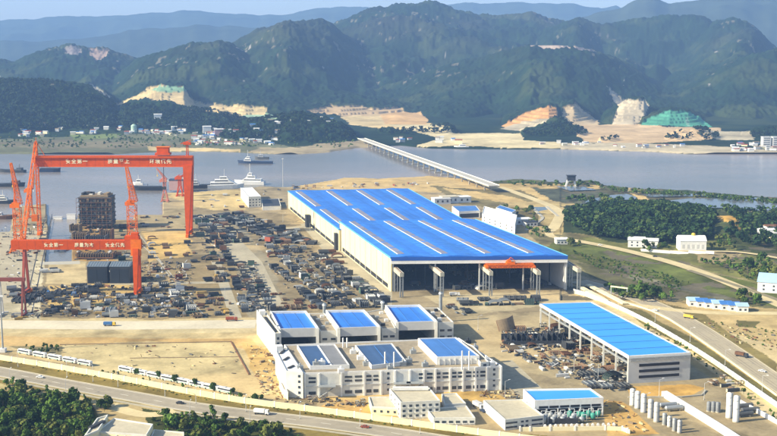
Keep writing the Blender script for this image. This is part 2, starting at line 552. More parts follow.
RIDGES = [  # crest rows as seen from the drone: (column, row), crest distance, foot distance, gullying
    dict(c=[(-1300, 80), (-200, 70), (0, 62), (15, 63.5), (35, 55), (50, 50), (65, 47), (72, 45), (80, 48), (88, 49), (98, 48.5), (108, 50), (120, 55), (137, 60), (165, 72), (190, 90), (230, 120), (300, 140)],
         D=5200, f=3900, g=0.55),
    dict(c=[(-1300, 160), (60, 130), (110, 82), (137, 60), (165, 54), (190, 48), (205, 45), (220, 43), (230, 46), (245, 54), (265, 66), (290, 80), (330, 100), (370, 140)], D=4500, f=3550, g=0.5),
    dict(c=[(-1300, 160), (120, 110), (200, 62), (226, 50), (236, 43), (250, 36), (262, 31), (278, 24), (290, 21.5), (305, 22.5), (318, 23.5), (330, 26), (340, 34), (360, 48), (400, 70), (460, 120)], D=5000, f=3700, g=0.5),
    dict(c=[(-1300, 160), (220, 95), (290, 45), (330, 27), (350, 20), (365, 15), (380, 12), (395, 9.5), (415, 6), (425, 4.5), (433, 3.5), (441, 6), (450, 9), (460, 12), (475, 15), (490, 17), (510, 17),
            (518, 15), (530, 14), (540, 16), (552, 19), (562, 21.5), (580, 28), (620, 45), (680, 80), (900, 160)], D=6000, f=4100, g=0.5),
    dict(c=[(-1300, 160), (440, 110), (520, 46), (545, 30), (565, 24), (577, 20.5), (588, 23), (600, 25), (620, 22), (640, 19), (660, 17.5), (675, 16.5), (690, 17), (700, 19), (707, 22), (713, 26), (730, 38), (760, 60), (860, 120)], D=5600, f=4300, g=0.5),
    dict(c=[(-1300, 160), (600, 110), (690, 50), (712, 27), (725, 22.5), (735, 21), (745, 22), (753, 27), (762, 35), (770, 43), (777, 50), (800, 62), (860, 80), (1900, 110)], D=5200, f=3900, g=0.5),
    # lower spurs in front
    dict(c=[(-1300, 150), (330, 125), (380, 92), (420, 74), (450, 66), (480, 60), (510, 52), (530, 45), (560, 46), (590, 50), (610, 58), (640, 74), (680, 95), (760, 125), (1900, 160)], D=4300, f=3450, g=0.45),
    dict(c=[(-1300, 160), (560, 120), (600, 92), (625, 82), (650, 88), (680, 92), (705, 80), (730, 66), (755, 58), (777, 54), (850, 52), (1900, 80)], D=4200, f=3400, g=0.45),
    dict(c=[(-1300, 140), (150, 118), (200, 96), (240, 84), (290, 86), (330, 92), (380, 100), (430, 108), (480, 122), (1900, 160)], D=3900, f=3300, g=0.4),
    # wooded hill at the left shore and the low wooded rises
    dict(c=[(-1300, 105), (-100, 84), (0, 83), (25, 82), (50, 84), (70, 86), (88, 89), (103, 96), (112, 106), (118, 118), (126, 130), (150, 140), (1900, 160)], D=3150, f=2760, g=0.2, back=2200),
    dict(c=[(-1300, 150), (110, 126), (120, 109), (140, 103), (160, 104), (185, 109), (200, 112), (222, 110), (240, 117), (260, 128), (290, 140), (1900, 160)], D=3050, f=2820, g=0.2, back=400),
    dict(c=[(-1300, 150), (200, 150), (215, 138), (240, 124), (270, 119), (300, 115), (325, 119), (345, 128), (362, 141), (380, 150), (1900, 160)], D=2660, f=2500, g=0.15, back=330),
    dict(c=[(-1300, 150), (360, 150), (372, 133), (390, 126), (420, 128), (450, 127), (462, 134), (480, 150), (1900, 160)], D=2820, f=2700, g=0.15, back=260),
    dict(c=[(-1300, 150), (510, 150), (522, 131), (545, 122), (560, 121), (580, 126), (592, 135), (600, 150), (1900, 160)], D=2800, f=2640, g=0.15, back=260),
    dict(c=[(-1300, 150), (594, 150), (603, 137), (612, 136), (623, 140), (632, 150), (1900, 160)], D=2560, f=2490, g=0.1, back=120),
    dict(c=[(-1300, 150), (660, 150), (668, 137), (680, 130), (700, 129), (715, 132), (728, 142), (736, 150), (1900, 160)], D=2640, f=2520, g=0.15, back=200),
    dict(c=[(-1300, 150), (738, 150), (745, 134), (760, 131), (800, 128), (900, 130), (1900, 145)], D=2740, f=2620, g=0.15, back=300),
    # cut slopes of the quarries
    dict(c=[(-1300, 150), (420, 150), (470, 131), (500, 124), (520, 117), (540, 109), (550, 106.5), (558, 109), (562, 118), (570, 140), (1900, 160)], D=3150, f=2900, g=0.25, back=900),
    dict(c=[(-1300, 150), (556, 140), (563, 106), (575, 104), (583, 112), (600, 122), (625, 104), (640, 100), (646, 101), (650, 112), (660, 130), (1900, 160)], D=3300, f=3060, g=0.5, back=1000),
    dict(c=[(-1300, 150), (630, 140), (641, 122), (655, 115), (672, 111), (690, 114), (703, 121), (713, 127), (730, 140), (1900, 160)], D=3150, f=2960, g=0.1, back=900),
    dict(c=[(-1300, 150), (108, 140), (116, 105), (132, 97), (150, 88), (160, 85.5), (183, 87), (190, 98), (196, 112), (215, 140), (1900, 160)], D=3600, f=3200, g=0.2, back=900),
]


def crest_z(cx, row, D):
    y = D
    s = (218.0 - row)
    return H + D * (s * CP - F * SP) / (s * SP + F * CP)


def far_height(U, D):
    X = (U - 388.5) * DG * D
    ng = ridged(X * 0.0016, D * 0.0016, 5, 4)
    nf = fbm(X * 0.004, D * 0.004, 5, 8)
    Z = np.full(U.shape, 1.2)
    for i, r in enumerate(RIDGES):
        row = interp(U, r['c'])
        Dc = r['D'] + (fbm(U * 0.011 + i * 7, U * 0 + i, 3, i) - 0.5) * 0.12 * (r['D'] - r['f']) * 3
        cz = np.maximum(crest_z(U, row, Dc), 0)
        fd = r['f'] + (fbm(U * 0.02 + i * 3, U * 0 + i * 2, 3, 50 + i) - 0.5) * 0.7 * (r['D'] - r['f'])
        fd = np.minimum(fd, Dc - 40)
        back = r.get('back', 1500)
        tf = np.clip((D - fd) / (Dc - fd), 0, 1)
        tb = np.clip((D - Dc) / back, 0, 1)
        t = np.where(D < Dc, tf, 1 - tb)
        prof = np.where(D < Dc, t ** 1.15 * (1 - 0.25 * (1 - t)) , t * t * (3 - 2 * t))
        gul = 4 * t * (1 - t) * r['g'] * (ng - 0.55) * 1.35
        fine = t * (1 - t) * 0.35 * (nf - 0.5)
        h = cz * np.clip(prof + gul * np.minimum(1, t * 3) + fine, 0, 2)
        Z = np.maximum(Z, h)
    return Z


FARC = [  # bare earth, cuttings and works on the far bank: outline, colour, raggedness, depth range
    ([(-1300, 145), (0, 139), (60, 137), (120, 133), (200, 134), (230, 139), (300, 147), (350, 142), (350, 160), (-1300, 180)], (0.13, 0.135, 0.075), 1.5, 0, 2760),
    ([(0, 142), (60, 140), (110, 141), (190, 143), (190, 148), (60, 149), (0, 147)], (0.17, 0.15, 0.09), 2, 0, 2760),
    ([(148, 146.5), (240, 149), (240, 152), (148, 151)], SAND, 0.8, 0, 2500),
    ([(70, 135), (115, 133.5), (118, 138), (75, 140)], (0.15, 0.19, 0.06), 1, 0, 2800),
    ([(245, 152), (262, 148), (300, 146.5), (350, 141), (372, 138), (378, 150), (300, 156)], (0.33, 0.27, 0.16), 1.2, 0, 2560),
    ([(115, 105), (135, 97), (150, 88), (160, 86), (183, 87), (197, 108), (190, 111), (175, 104), (150, 100), (130, 101), (118, 107)], SAND, 0.6, 2900, 3800),
    ([(150, 90.5), (160, 86), (183, 87), (187, 91), (168, 92.5)], (0.22, 0.36, 0.22), 0.4, 2900, 3800),
    ([(88, 86), (92, 85), (112, 98), (110, 100)], (0.4, 0.36, 0.27), 0.4, 2900, 4500),
    ([(186, 98), (205, 104), (225, 105), (265, 108), (268, 114), (245, 120), (200, 109), (190, 106)], (0.46, 0.36, 0.18), 1, 2700, 3900),
    ([(190, 104), (225, 107), (240, 108), (240, 113), (205, 112), (190, 112)], SAND, 1, 2900, 3800),
    ([(243, 114), (280, 115), (277, 120), (245, 121)], (0.30, 0.42, 0.27), 0.4, 2500, 3900),
    ([(307, 111), (330, 107), (360, 106), (372, 110), (400, 108), (405, 112), (395, 118), (345, 116), (320, 114)], (0.42, 0.30, 0.16), 1, 2600, 3900),
    ([(340, 116), (395, 115), (432, 124), (440, 130), (400, 131), (372, 127), (352, 125)], SAND, 1, 2500, 3500),
    ([(380, 115), (400, 110), (420, 112), (428, 120), (425, 126), (385, 124)], (0.52, 0.33, 0.14), 0.6, 2700, 3600),
    ([(380, 122), (442, 125), (455, 133), (520, 133), (525, 140), (560, 142), (562, 148), (415, 146), (440, 138)], (0.55, 0.46, 0.26), 0.8, 0, 3100),
    ([(500, 126), (520, 116), (540, 109), (550, 106), (557, 109), (557, 117), (535, 124), (515, 130)], (0.50, 0.27, 0.10), 0.7, 2600, 3800),
    ([(500, 129), (525, 121), (555, 117), (545, 124), (520, 131)], (0.42, 0.36, 0.24), 0.5, 2600, 3800),
    ([(562, 108), (575, 104), (585, 112), (598, 120), (600, 127), (575, 127), (564, 122)], (0.46, 0.35, 0.20), 0.8, 2600, 3800),
    ([(606, 87), (610, 88), (622, 101), (645, 100), (650, 108), (640, 122), (630, 126), (612, 124), (618, 108)], (0.44, 0.37, 0.25), 0.6, 2600, 4300),
    ([(578, 125), (640, 124), (665, 127), (720, 128), (725, 138), (667, 142), (625, 144), (585, 142), (575, 132)], (0.50, 0.36, 0.20), 0.8, 0, 3200),
    ([(640, 125), (648, 119), (660, 114), (668, 111), (690, 113), (703, 120), (712, 127)], (0.08, 0.29, 0.19), 0.3, 2600, 3800),
    ([(685, 118), (688, 117.5), (690, 126), (687, 126)], (0.2, 0.36, 0.26), 0.2, 2600, 3800),
    ([(560, 143), (640, 143), (700, 145), (777, 150), (1900, 200), (1900, 216), (777, 161), (700, 154), (560, 150)], (0.42, 0.36, 0.24), 1, 0, 2560),
    ([(700, 130), (750, 132), (755, 140), (720, 140)], (0.38, 0.33, 0.22), 1, 0, 3000),
    ([(513, 42), (525, 43), (545, 43), (560, 42), (578, 47), (570, 50), (540, 49), (520, 47)], (0.40, 0.31, 0.24), 1.2, 3400, 5000),
    ([(577, 44), (600, 46), (598, 51), (577, 52)], (0.20, 0.17, 0.16), 1.2, 3400, 5000),
    ([(64, 49), (75, 46), (82, 50), (78, 56), (68, 54)], (0.22, 0.19, 0.18), 1.5, 3800, 5600),
    ([(88, 49), (108, 50), (106, 58), (95, 62), (90, 56)], (0.34, 0.24, 0.18), 1.5, 3800, 5600),
]


def build_hills():
    U = np.concatenate([np.linspace(-1300, -120, 70)[:-1], np.arange(-120, 900, 0.95), np.linspace(900, 1900, 70)])
    D = [2250.0]
    while D[-1] < 7800:
        D.append(D[-1] + (7 if D[-1] < 3400 else 9 + (D[-1] - 3400) * 0.006))
    D = np.array(D)
    UU, DD = np.meshgrid(U, D)
    X = (UU - 388.5) * DG * DD
    Z = far_height(UU, DD)
    px, py = px_of(X, DD, 0.0)
    hb = interp(px, FBANK) + (fbm(X * 0.01, DD * 0.01, 4, 61) - 0.5) * 2.2
    shore = sstep(hb - py, -0.5, 0.8)
    Z = np.where(shore < 1, np.minimum(Z, 1.2) * shore - 5 * (1 - shore), Z)
    vx, vy = px_of(X, DD, Z)
    base = np.array(TREEC)
    C = paint(vx, vy, X, DD, base, FARC)
    forest = (np.abs(C - base).sum(-1) < 1e-6)
    k = fbm(X * 0.006, DD * 0.006, 5, 12)
    g = fbm(X * 0.03, DD * 0.03, 3, 13)
    hi = np.clip((Z - 120) / 250, 0, 1)
    # open grass and heath in places, sunlit patches put into their colour, brown scrub towards the tops
    gr = np.clip((k - 0.54) * 7, 0, 1)[..., None]
    Cf = base * (0.55 + 0.9 * g)[..., None]
    Cf = Cf + (np.array((0.040, 0.055, 0.018)) - Cf) * gr * 0.75
    Cf = Cf + (np.array((0.040, 0.036, 0.032)) - Cf) * (hi * np.clip((fbm(X * 0.003, DD * 0.003, 3, 99) - 0.4) * 3, 0, 1))[..., None] * 0.55
    rk = vnoise(X * 0.012, DD * 0.006, 200) * vnoise(X * 0.05, DD * 0.03, 201)
    rock = (rk > 0.80) & (Z > 70)
    Cf[rock] = (0.26, 0.24, 0.22)
    scarv = 0.7 + 0.6 * fbm(X * 0.02, DD * 0.02, 4, 66)
    C = np.where(forest[..., None], Cf, C * scarv[..., None])
    rel = (ridged(X * 0.006, DD * 0.006, 4, 301) - 0.55) * 20 + (fbm(X * 0.019, DD * 0.014, 3, 302) - 0.5) * 20
    Z = Z + np.where(forest, rel * np.clip((Z - 25) / 150, 0, 1) * np.clip((DD - 3200) / 500, 0, 1), 0)
    spk = (fbm(X * 0.05, DD * 0.03, 2, 401) > 0.78) & forest & (Z > 60) & (vnoise(X * 0.004, DD * 0.004, 402) > .62)
    C[spk] = (0.13, 0.12, 0.085)
    # tree canopy roughness; terraces on the cuttings
    can = (vnoise(X * 0.11, DD * 0.07, 71) + 0.6 * vnoise(X * 0.045, DD * 0.03, 72)) * 9
    Z = Z + np.where(forest & (Z > 2), can * np.clip((Z - 2) / 6, 0, 1) - 3, 0)
    sc = (~forest) & (Z > 6)
    Z = np.where(sc, Z + (np.round(Z / 7) * 7 - Z) * 0.7, Z)
    V = np.stack([X, DD, Z], -1).reshape(-1, 3)
    o = np_mesh('hills', V, grid_faces(*UU.shape), mat('hill_cover', (1, 1, 1), 0.95, 0.30, 0.06, attr='tint', spec=0.05), C.reshape(-1, 3))
    tag(o, kind='structure')


build_hills()


def far_pt(px, py):
    """place on the far flat ground seen at (px, py), with the terrain height there"""
    x, y = G(px, py, 1.5)
    u = 388.5 + x / y / DG
    z = far_height(np.array([u]), np.array([y]))[0]
    return Vector((x, y, max(float(z), 1.0)))


def hill_hit(px, py):
    """walk down the sight line until it meets the hills"""
    x, y, w = ray(px, py)
    ds = np.arange(2350, 7600, 10.0)
    z = H + w / y * ds
    u = np.full(ds.shape, 388.5 + x / y / DG)
    hz = far_height(u, ds)
    k = np.argmax(hz > z)
    d = ds[k] if hz[k] > z[k] else ddist(py)
    return Vector((x / y * d, d, float(far_height(np.array([u[0]]), np.array([d]))[0])))


def build_range(name, crest, D, depth, seed, m, amp):
    U = np.arange(-900, 1700, 3.0)
    T = np.linspace(0, 1, 60)
    UU, TT = np.meshgrid(U, T)
    DD = D - depth + TT * depth * 1.6
    X = (UU - 388.5) * DG * DD
    row = interp(UU, crest) + (fbm(UU * 0.06, UU * 0 + seed, 4, seed) - 0.5) * 5
    cz = crest_z(UU, row, D)
    t = np.clip(1 - np.abs(DD - D) / depth, 0, 1)
    n = ridged(X * 0.0007, DD * 0.0007, 5, seed)
    Z = cz * np.clip(t ** 1.2 + 4 * t * (1 - t) * (n - 0.55) * 0.5, 0, 1.5) - 3
    V = np.stack([X, DD, Z], -1).reshape(-1, 3)
    o = np_mesh(name, V, grid_faces(*UU.shape), m)
    tag(o, kind='structure')


fm = mat('distant_forest', (0.045, 0.06, 0.035), 1.0, 0.3, 0.004, spec=0.0)
build_range('mountains', [(-900, 45), (0, 40), (40, 42), (90, 36), (130, 30), (170, 27), (210, 24), (250, 26), (300, 30), (360, 40), (500, 50), (1700, 60)], 9500, 1900, 11, fm, 1)
build_range('mountains', [(-900, 22), (0, 19), (60, 17), (100, 16), (150, 11.5), (190, 10), (230, 13), (260, 15), (290, 13), (310, 10), (325, 7), (340, 5), (355, 4), (372, 6), (385, 9), (400, 4), (430, 6), (445, 3), (470, 2),
                            (500, 3), (540, 2.5), (577, 4), (600, 8), (615, 6), (640, 20), (1700, 40)], 12500, 2300, 23, fm, 1)
build_range('mountains', [(-900, 60), (500, 60), (560, 22), (600, 10), (620, 6), (632, 0), (645, -4), (655, -2), (668, 3), (690, 0), (712, -4), (740, -8), (777, -6), (1000, -10), (1700, 30)], 8600, 1900, 37, fm, 1)

# ---- water
wm = bpy.data.materials.new('river_water'); wm.use_nodes = True
nt = wm.node_tree; b = nt.nodes['Principled BSDF']
b.inputs['Base Color'].default_value = (0.115, 0.125, 0.135, 1)
b.inputs['Roughness'].default_value = 0.22
b.inputs['IOR'].default_value = 1.33
geo = nt.nodes.new('ShaderNodeNewGeometry')
n1 = nt.nodes.new('ShaderNodeTexNoise'); n1.inputs['Scale'].default_value = 0.15; n1.inputs['Detail'].default_value = 4
nt.links.new(geo.outputs['Position'], n1.inputs['Vector'])
bp = nt.nodes.new('ShaderNodeBump'); bp.inputs['Distance'].default_value = 0.5; bp.inputs['Strength'].default_value = 1
nt.links.new(n1.outputs[0], bp.inputs['Height']); nt.links.new(bp.outputs[0], b.inputs['Normal'])
mb = MB(); mb.add([(-30000, 300, -2.0), (30000, 300, -2.0), (30000, 16000, -2.0), (-30000, 16000, -2.0)], [(0, 1, 2, 3)])
tag(mb.build('river', wm), kind='structure')
# silty streaks in the water: broad tint variation
n2 = nt.nodes.new('ShaderNodeTexNoise'); n2.inputs['Scale'].default_value = 0.0016; n2.inputs['Detail'].default_value = 4
mp = nt.nodes.new('ShaderNodeMapping'); mp.inputs['Scale'].default_value = (0.5, 1.6, 1)
nt.links.new(geo.outputs['Position'], mp.inputs[0]); nt.links.new(mp.outputs[0], n2.inputs['Vector'])
mx = nt.nodes.new('ShaderNodeMix'); mx.data_type = 'RGBA'
mx.inputs[6].default_value = (0.15, 0.145, 0.13, 1); mx.inputs[7].default_value = (0.27, 0.225, 0.19, 1)
cr = nt.nodes.new('ShaderNodeMapRange'); cr.inputs[1].default_value = 0.4; cr.inputs[2].default_value = 0.62
nt.links.new(n2.outputs[0], cr.inputs[0]); nt.links.new(cr.outputs[0], mx.inputs[0]); nt.links.new(mx.outputs[2], b.inputs['Base Color'])

# ---- the air
hz = bpy.data.materials.new('air_haze'); hz.use_nodes = True
nt = hz.node_tree
for n in list(nt.nodes):
    if n.type == 'BSDF_PRINCIPLED': nt.nodes.remove(n)
pv = nt.nodes.new('ShaderNodeVolumePrincipled')
pv.inputs['Color'].default_value = (0.30, 0.53, 1.0, 1)
pv.inputs['Density'].default_value = 0.000074
nt.links.new(pv.outputs[0], [n for n in nt.nodes if n.type == 'OUTPUT_MATERIAL'][0].inputs['Volume'])
mb = MB(); mb.box(-31000, 31000, -2500, 17000, -8, 900)
tag(mb.build('haze', hz), kind='stuff')

# ================================================================= ROADS AND WATERS ON THE NEAR SIDE
def poly_sheet(name, pts, z, m, kind='structure'):
    """flat sheet through photo-measured ground points"""
    mb = MB(); P = [G(*p) for p in pts]
    a = sum(P[i][0] * P[(i + 1) % len(P)][1] - P[(i + 1) % len(P)][0] * P[i][1] for i in range(len(P)))
    if a < 0: P = P[::-1]
    mb.add([(x, y, z) for x, y in P], [tuple(range(len(P)))])
    return tag(mb.build(name, m), kind=kind)


def resample(P, step):
    P = [Vector(p) for p in P]; out = [P[0]]
    for a, b in zip(P, P[1:]):
        n = max(1, int((b - a).length / step))
        out += [a.lerp(b, k / n) for k in range(1, n + 1)]
    return out


def smooth_line(P, it=2):
    P = [Vector(p) for p in P]
    for _ in range(it):
        Q = [P[0]]
        for a, b in zip(P, P[1:]):
            Q += [a.lerp(b, .25), a.lerp(b, .75)]
        P = Q + [P[-1]]
    return P


def strip(name, line, w, z, m, off=0.0, h=0.0, kind='structure', base=None, follow=True):
    """ribbon (or a low solid band when h>0) along a ground line; off shifts it sideways"""
    P = [Vector((p[0], p[1], 0)) for p in line]
    mb = MB(); L = []; Rr = []
    for i, p in enumerate(P):
        d = (P[min(i + 1, len(P) - 1)] - P[max(i - 1, 0)]).normalized()
        n = Vector((-d.y, d.x, 0))
        c = p + n * off
        L.append(c + n * w / 2); Rr.append(c - n * w / 2)
    gz = [(near_z(p.x, p.y) if follow else 0) for p in P]
    if h <= 0:
        vs = [];
        for l, r, g in zip(L, Rr, gz): vs += [(l.x, l.y, z + g), (r.x, r.y, z + g)]
        mb.add(vs, [(2 * i, 2 * i + 1, 2 * i + 3, 2 * i + 2) for i in range(len(P) - 1)])
    else:
        vs = []
        for l, r, g in zip(L, Rr, gz):
            vs += [(l.x, l.y, z + g), (r.x, r.y, z + g), (r.x, r.y, z + g + h), (l.x, l.y, z + g + h)]
        fs = [(3, 2, 1, 0)]
        for i in range(len(P) - 1):
            a = 4 * i; b = a + 4
            fs += [(a, a + 1, b + 1, b), (a + 1, a + 2, b + 2, b + 1), (a + 2, a + 3, b + 3, b + 2), (a + 3, a, b, b + 3)]
        e = 4 * (len(P) - 1); fs.append((e, e + 1, e + 2, e + 3))
        mb.add(vs, fs)
    o = mb.build(name, m)
    return tag(o, kind=kind) if kind else o


def gline(pts, step=12, sm=2):
    return resample([Vector((*G(*p), 0)) for p in pts] if not sm else smooth_line([Vector((*G(*p), 0)) for p in pts], sm), step)


M_ROAD = mat('worn_asphalt', (0.33, 0.285, 0.205), 0.9, 0.18, 0.25)
M_KERB = mat('pale_kerb', (0.50, 0.44, 0.30), 0.85, 0.12, 0.8)
M_PAVE = mat('yard_pavement', (0.37, 0.325, 0.22), 0.9, 0.22, 0.3)
M_DIRT = mat('dirt_road_surface', (0.55, 0.45, 0.24), 0.95, 0.18, 0.3)
M_LINE = mat('road_paint', (0.75, 0.72, 0.62), 0.7, 0.1, 1.0)
M_CREAM = mat('cream_render', (0.78, 0.70, 0.44), 0.85, 0.10, 0.35)
M_CREAMW = mat('cream_wall_panels', (0.76, 0.67, 0.38), 0.8, 0.07, 0.3, stripe=((0.24, 0.97, 0), 0.16, 0.05))
M_WHITE = mat('white_render', (0.66, 0.645, 0.575), 0.85, 0.17, 0.4)
M_WHITE2 = mat('bright_white_paint', (0.74, 0.73, 0.69), 0.6, 0.12, 0.5)
M_GREYW = mat('pale_grey_panels', (0.52, 0.52, 0.50), 0.8, 0.10, 0.3)
M_DARK = mat('dark_opening', (0.02, 0.022, 0.028), 0.6, 0.2, 0.5)
M_GLASS = mat('window_glass', (0.035, 0.05, 0.07), 0.15, 0.2, 0.8, spec=0.6)
M_STEEL = mat('galvanised_steel', (0.34, 0.36, 0.36), 0.5, 0.15, 0.5, metal=0.3)
M_RED = mat('crane_red_paint', (0.56, 0.075, 0.002), 0.65, 0.2, 0.25, spec=.08)
M_ORANGE = mat('crane_orange_paint', (0.70, 0.15, 0.004), 0.65, 0.2, 0.4, spec=.08)
AXIS = Vector((-0.2402, 0.9707, 0))          # the depth direction of the yard
CROSS = Vector((0.9707, 0.2402, 0))
M_BLUE = mat('blue_roof_sheets', (0.028, 0.175, 0.60), 0.5, 0.22, 0.10, stripe=(tuple(CROSS), 0.33, 0.13), spec=0.4)
M_BLUE2 = mat('faded_blue_roof_sheets', (0.055, 0.17, 0.44), 0.5, 0.12, 0.15, stripe=(tuple(CROSS), 0.4, 0.08), spec=0.3)
M_BLUE3 = mat('sky_blue_roof_sheets', (0.045, 0.30, 0.78), 0.45, 0.06, 0.12, stripe=(tuple(AXIS), 0.16, 0.05), spec=0.3)
M_SKYL = mat('dusty_skylight', (0.20, 0.20, 0.255), 0.6, 0.22, 0.2)
M_DROOF = mat('dark_blue_roof_sheets', (0.045, 0.095, 0.20), 0.5, 0.14, 0.15, stripe=(tuple(CROSS), 0.4, 0.1))
M_ROOFC = mat('dusty_flat_roof', (0.47, 0.42, 0.30), 0.95, 0.18, 0.35)
M_ROOFB = mat('brown_flat_roof', (0.30, 0.25, 0.17), 0.95, 0.25, 0.4)
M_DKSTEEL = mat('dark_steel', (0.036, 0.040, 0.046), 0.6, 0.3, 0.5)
M_RUST = mat('rusty_steel', (0.17, 0.085, 0.045), 0.85, 0.3, 0.6)
M_PRIMER = mat('grey_primer', (0.095, 0.10, 0.10), 0.7, 0.25, 0.6)
M_BROWN = mat('brown_steel_plate', (0.24, 0.18, 0.11), 0.8, 0.25, 0.5)
M_REDOX = mat('red_oxide', (0.30, 0.07, 0.035), 0.75, 0.2, 0.5)
M_TEAL = mat('teal_paint', (0.05, 0.26, 0.20), 0.5, 0.15, 0.5)
M_YEL = mat('yellow_paint', (0.75, 0.50, 0.06), 0.6, 0.12, 0.5)
M_BARK = mat('bark', (0.10, 0.075, 0.05), 0.95, 0.2, 1)
M_NAVY = mat('navy_hull_paint', (0.03, 0.05, 0.10), 0.5, 0.2, 0.4)
M_CONCR = mat('bridge_concrete', (0.40, 0.375, 0.30), 0.85, 0.12, 0.3)

# front road with kerbs, centre line and pavement
road = gline([(-400, 318), (-150, 345), (0, 371.5), (60, 383.5), (130, 396), (195, 408), (260, 416), (330, 424), (400, 434), (480, 447), (700, 480)], 14)
strip('road', road, 15.0, 0.05, M_ROAD)
for k in (-1, 1):
    strip('kerb', road, 0.9, 0.0, M_KERB, off=k * 8.0, h=0.14)
    strip('road_marking', road, 0.25, 0.056, M_LINE, off=k * 6.6)
for i in range(4, len(road) - 1, 2):
    pass
cl = road[::1]
mbd = MB()
for a, b in zip(cl[::2], cl[1::2]):
    d = (b - a).normalized(); n = Vector((-d.y, d.x, 0)) * 0.14; e = a + d * 6
    mbd.add([a - n + Vector((0, 0, .058)), e - n + Vector((0, 0, .058)), e + n + Vector((0, 0, .058)), a + n + Vector((0, 0, .058))], [(0, 1, 2, 3)])
tag(mbd.build('road_marking', M_LINE), kind='structure')
for wx_ in (-4.6, -2.6, 2.6, 4.6):
    strip('tyre_wear', road, 0.8, 0.053, mat('tyre_dark', (0.28, 0.245, 0.18), .9, .25, .1), off=wx_)
strip('pavement', road, 3.0, 0.03, M_PAVE, off=-11.2)
# side track to the yellow building, yard road inside the wall
strip('track', gline([(110, 405), (128, 412), (150, 416), (175, 411)], 8), 9, 0.045, M_DIRT)
# road beyond the wall at right
rr = gline([(578, 281), (640, 298), (690, 322), (777, 383), (860, 438), (960, 505)], 16)
strip('road', rr, 17, 0.05, mat('dusty_asphalt', (0.38, 0.325, 0.22), 0.9, 0.15, 0.25))
for k in (-1, 1):
    strip('kerb', rr, 0.8, 0.0, M_KERB, off=k * 8.8, h=0.14)
for wx_ in (-5.2, -2.8, 2.8, 5.2):
    strip('tyre_wear', rr, 0.9, 0.056, mat('tyre_dusty', (0.32, 0.27, 0.185), .9, .25, .1), off=wx_)
# dirt roads
strip('dirt_road', gline([(500, 187), (545, 203), (562, 212), (556, 226), (548, 236), (566, 239.5), (620, 249), (660, 259), (700, 271), (777, 303), (880, 350)], 14), 13, 0.06, M_DIRT)
strip('dirt_road', gline([(640, 249.5), (700, 252.5), (740, 251), (800, 262)], 14), 7, 0.06, M_DIRT)
strip('dirt_road', gline([(688, 270), (720, 280), (777, 299), (840, 325)], 14), 6, 0.065, mat('dark_track', (0.22, 0.19, 0.11), .9), off=0)
strip('dirt_road', gline([(620, 303), (700, 313.5), (777, 313), (900, 316)], 14), 11, 0.062, M_DIRT)
# canal with pale banks
cn = gline([(539, 207), (548, 215), (552, 218.5), (547, 223), (539, 228), (535, 231)], 8)
strip('canal', cn, 17, 0.07, mat('canal_water', (0.05, 0.06, 0.06), 0.15, 0.1, 0.1), follow=False)
for k in (-1, 1):
    strip('canal_bank', cn, 3.5, 0.0, M_CONCR, off=k * 10, h=0.9, follow=False)
M_POND = mat('pond_water', (0.13, 0.14, 0.15), 0.2, 0.12, 0.02, spec=0.5)
poly_sheet('pond', [(574, 208), (586, 201), (606, 196), (626, 194), (636, 197), (636, 203), (610, 205), (590, 207)], 0.5, M_POND)
poly_sheet('pond', [(650, 203), (690, 198.5), (740, 199), (777, 204), (900, 218), (900, 236), (777, 213.5), (740, 208), (690, 208)], 0.45, M_POND)
poly_sheet('pond', [(556, 186.5), (582, 186.5), (596, 190), (570, 191)], 0.4, M_POND)
poly_sheet('pond', [(640, 194.5), (700, 194), (760, 198), (760, 199.5), (700, 196.5), (650, 197)], 0.4, M_POND)
# concrete aprons in the yard and its inner lanes
for pts, m in (([(196, 216), (214, 214), (262, 262), (290, 318), (268, 318), (240, 268)], M_PAVE),
               ([(0, 232), (38, 231), (30, 300), (0, 304)], M_PAVE),
               ([(40, 262), (80, 261), (80, 264), (40, 265)], M_CONCR),
               ([(300, 224), (312, 222), (392, 292), (392, 306), (372, 306)], M_PAVE),
               ([(480, 368), (512, 360), (552, 398), (520, 398)], M_PAVE)):
    poly_sheet('yard_apron', pts, 0.03, m)
strip('yard_lane', gline([(-200, 322), (0, 324.5), (130, 325.5), (256, 324)], 20, 0), 26, 0.035, mat('lane_concrete', (0.56, 0.50, 0.36), 0.9, 0.16, 0.3))
for L in ([(128, 232), (160, 262), (196, 318)], [(134, 228), (206, 318)]):
    strip('crane_rail', gline(L, 20, 0), 1.1, 0.05, M_CONCR)
for L in ([(24, 312), (46, 214)], [(32, 312), (52, 214)], [(136, 318), (134, 285)], [(150, 318), (143, 285)]):
    strip('crane_rail', gline(L, 20, 0), 0.9, 0.05, M_DKSTEEL)
strip('yard_lane', gline([(216, 262), (226, 290), (236, 318)], 20, 0), 9, 0.04, M_PAVE)
strip('yard_lane', gline([(226, 232), (268, 230), (312, 226)], 20, 0), 12, 0.042, M_PAVE)
strip('yard_lane', gline([(110, 284), (190, 283), (226, 282)], 20, 0), 10, 0.042, M_PAVE)


# ================================================================= BUILDINGS
def quad_px(pts, z):
    return [G(px, py, z) for px, py in pts]      # front-left, front-right, back-right, back-left


def origin(Q):
    return Vector((sum(p[0] for p in Q) / 4, sum(p[1] for p in Q) / 4, 0))


def rel(Q, o):
    return [(p[0] - o.x, p[1] - o.y) for p in Q]


def lerp2(a, b, t):
    return (a[0] + (b[0] - a[0]) * t, a[1] + (b[1] - a[1]) * t)


def bil(Q, u, v):
    return lerp2(lerp2(Q[0], Q[1], u), lerp2(Q[3], Q[2], u), v)


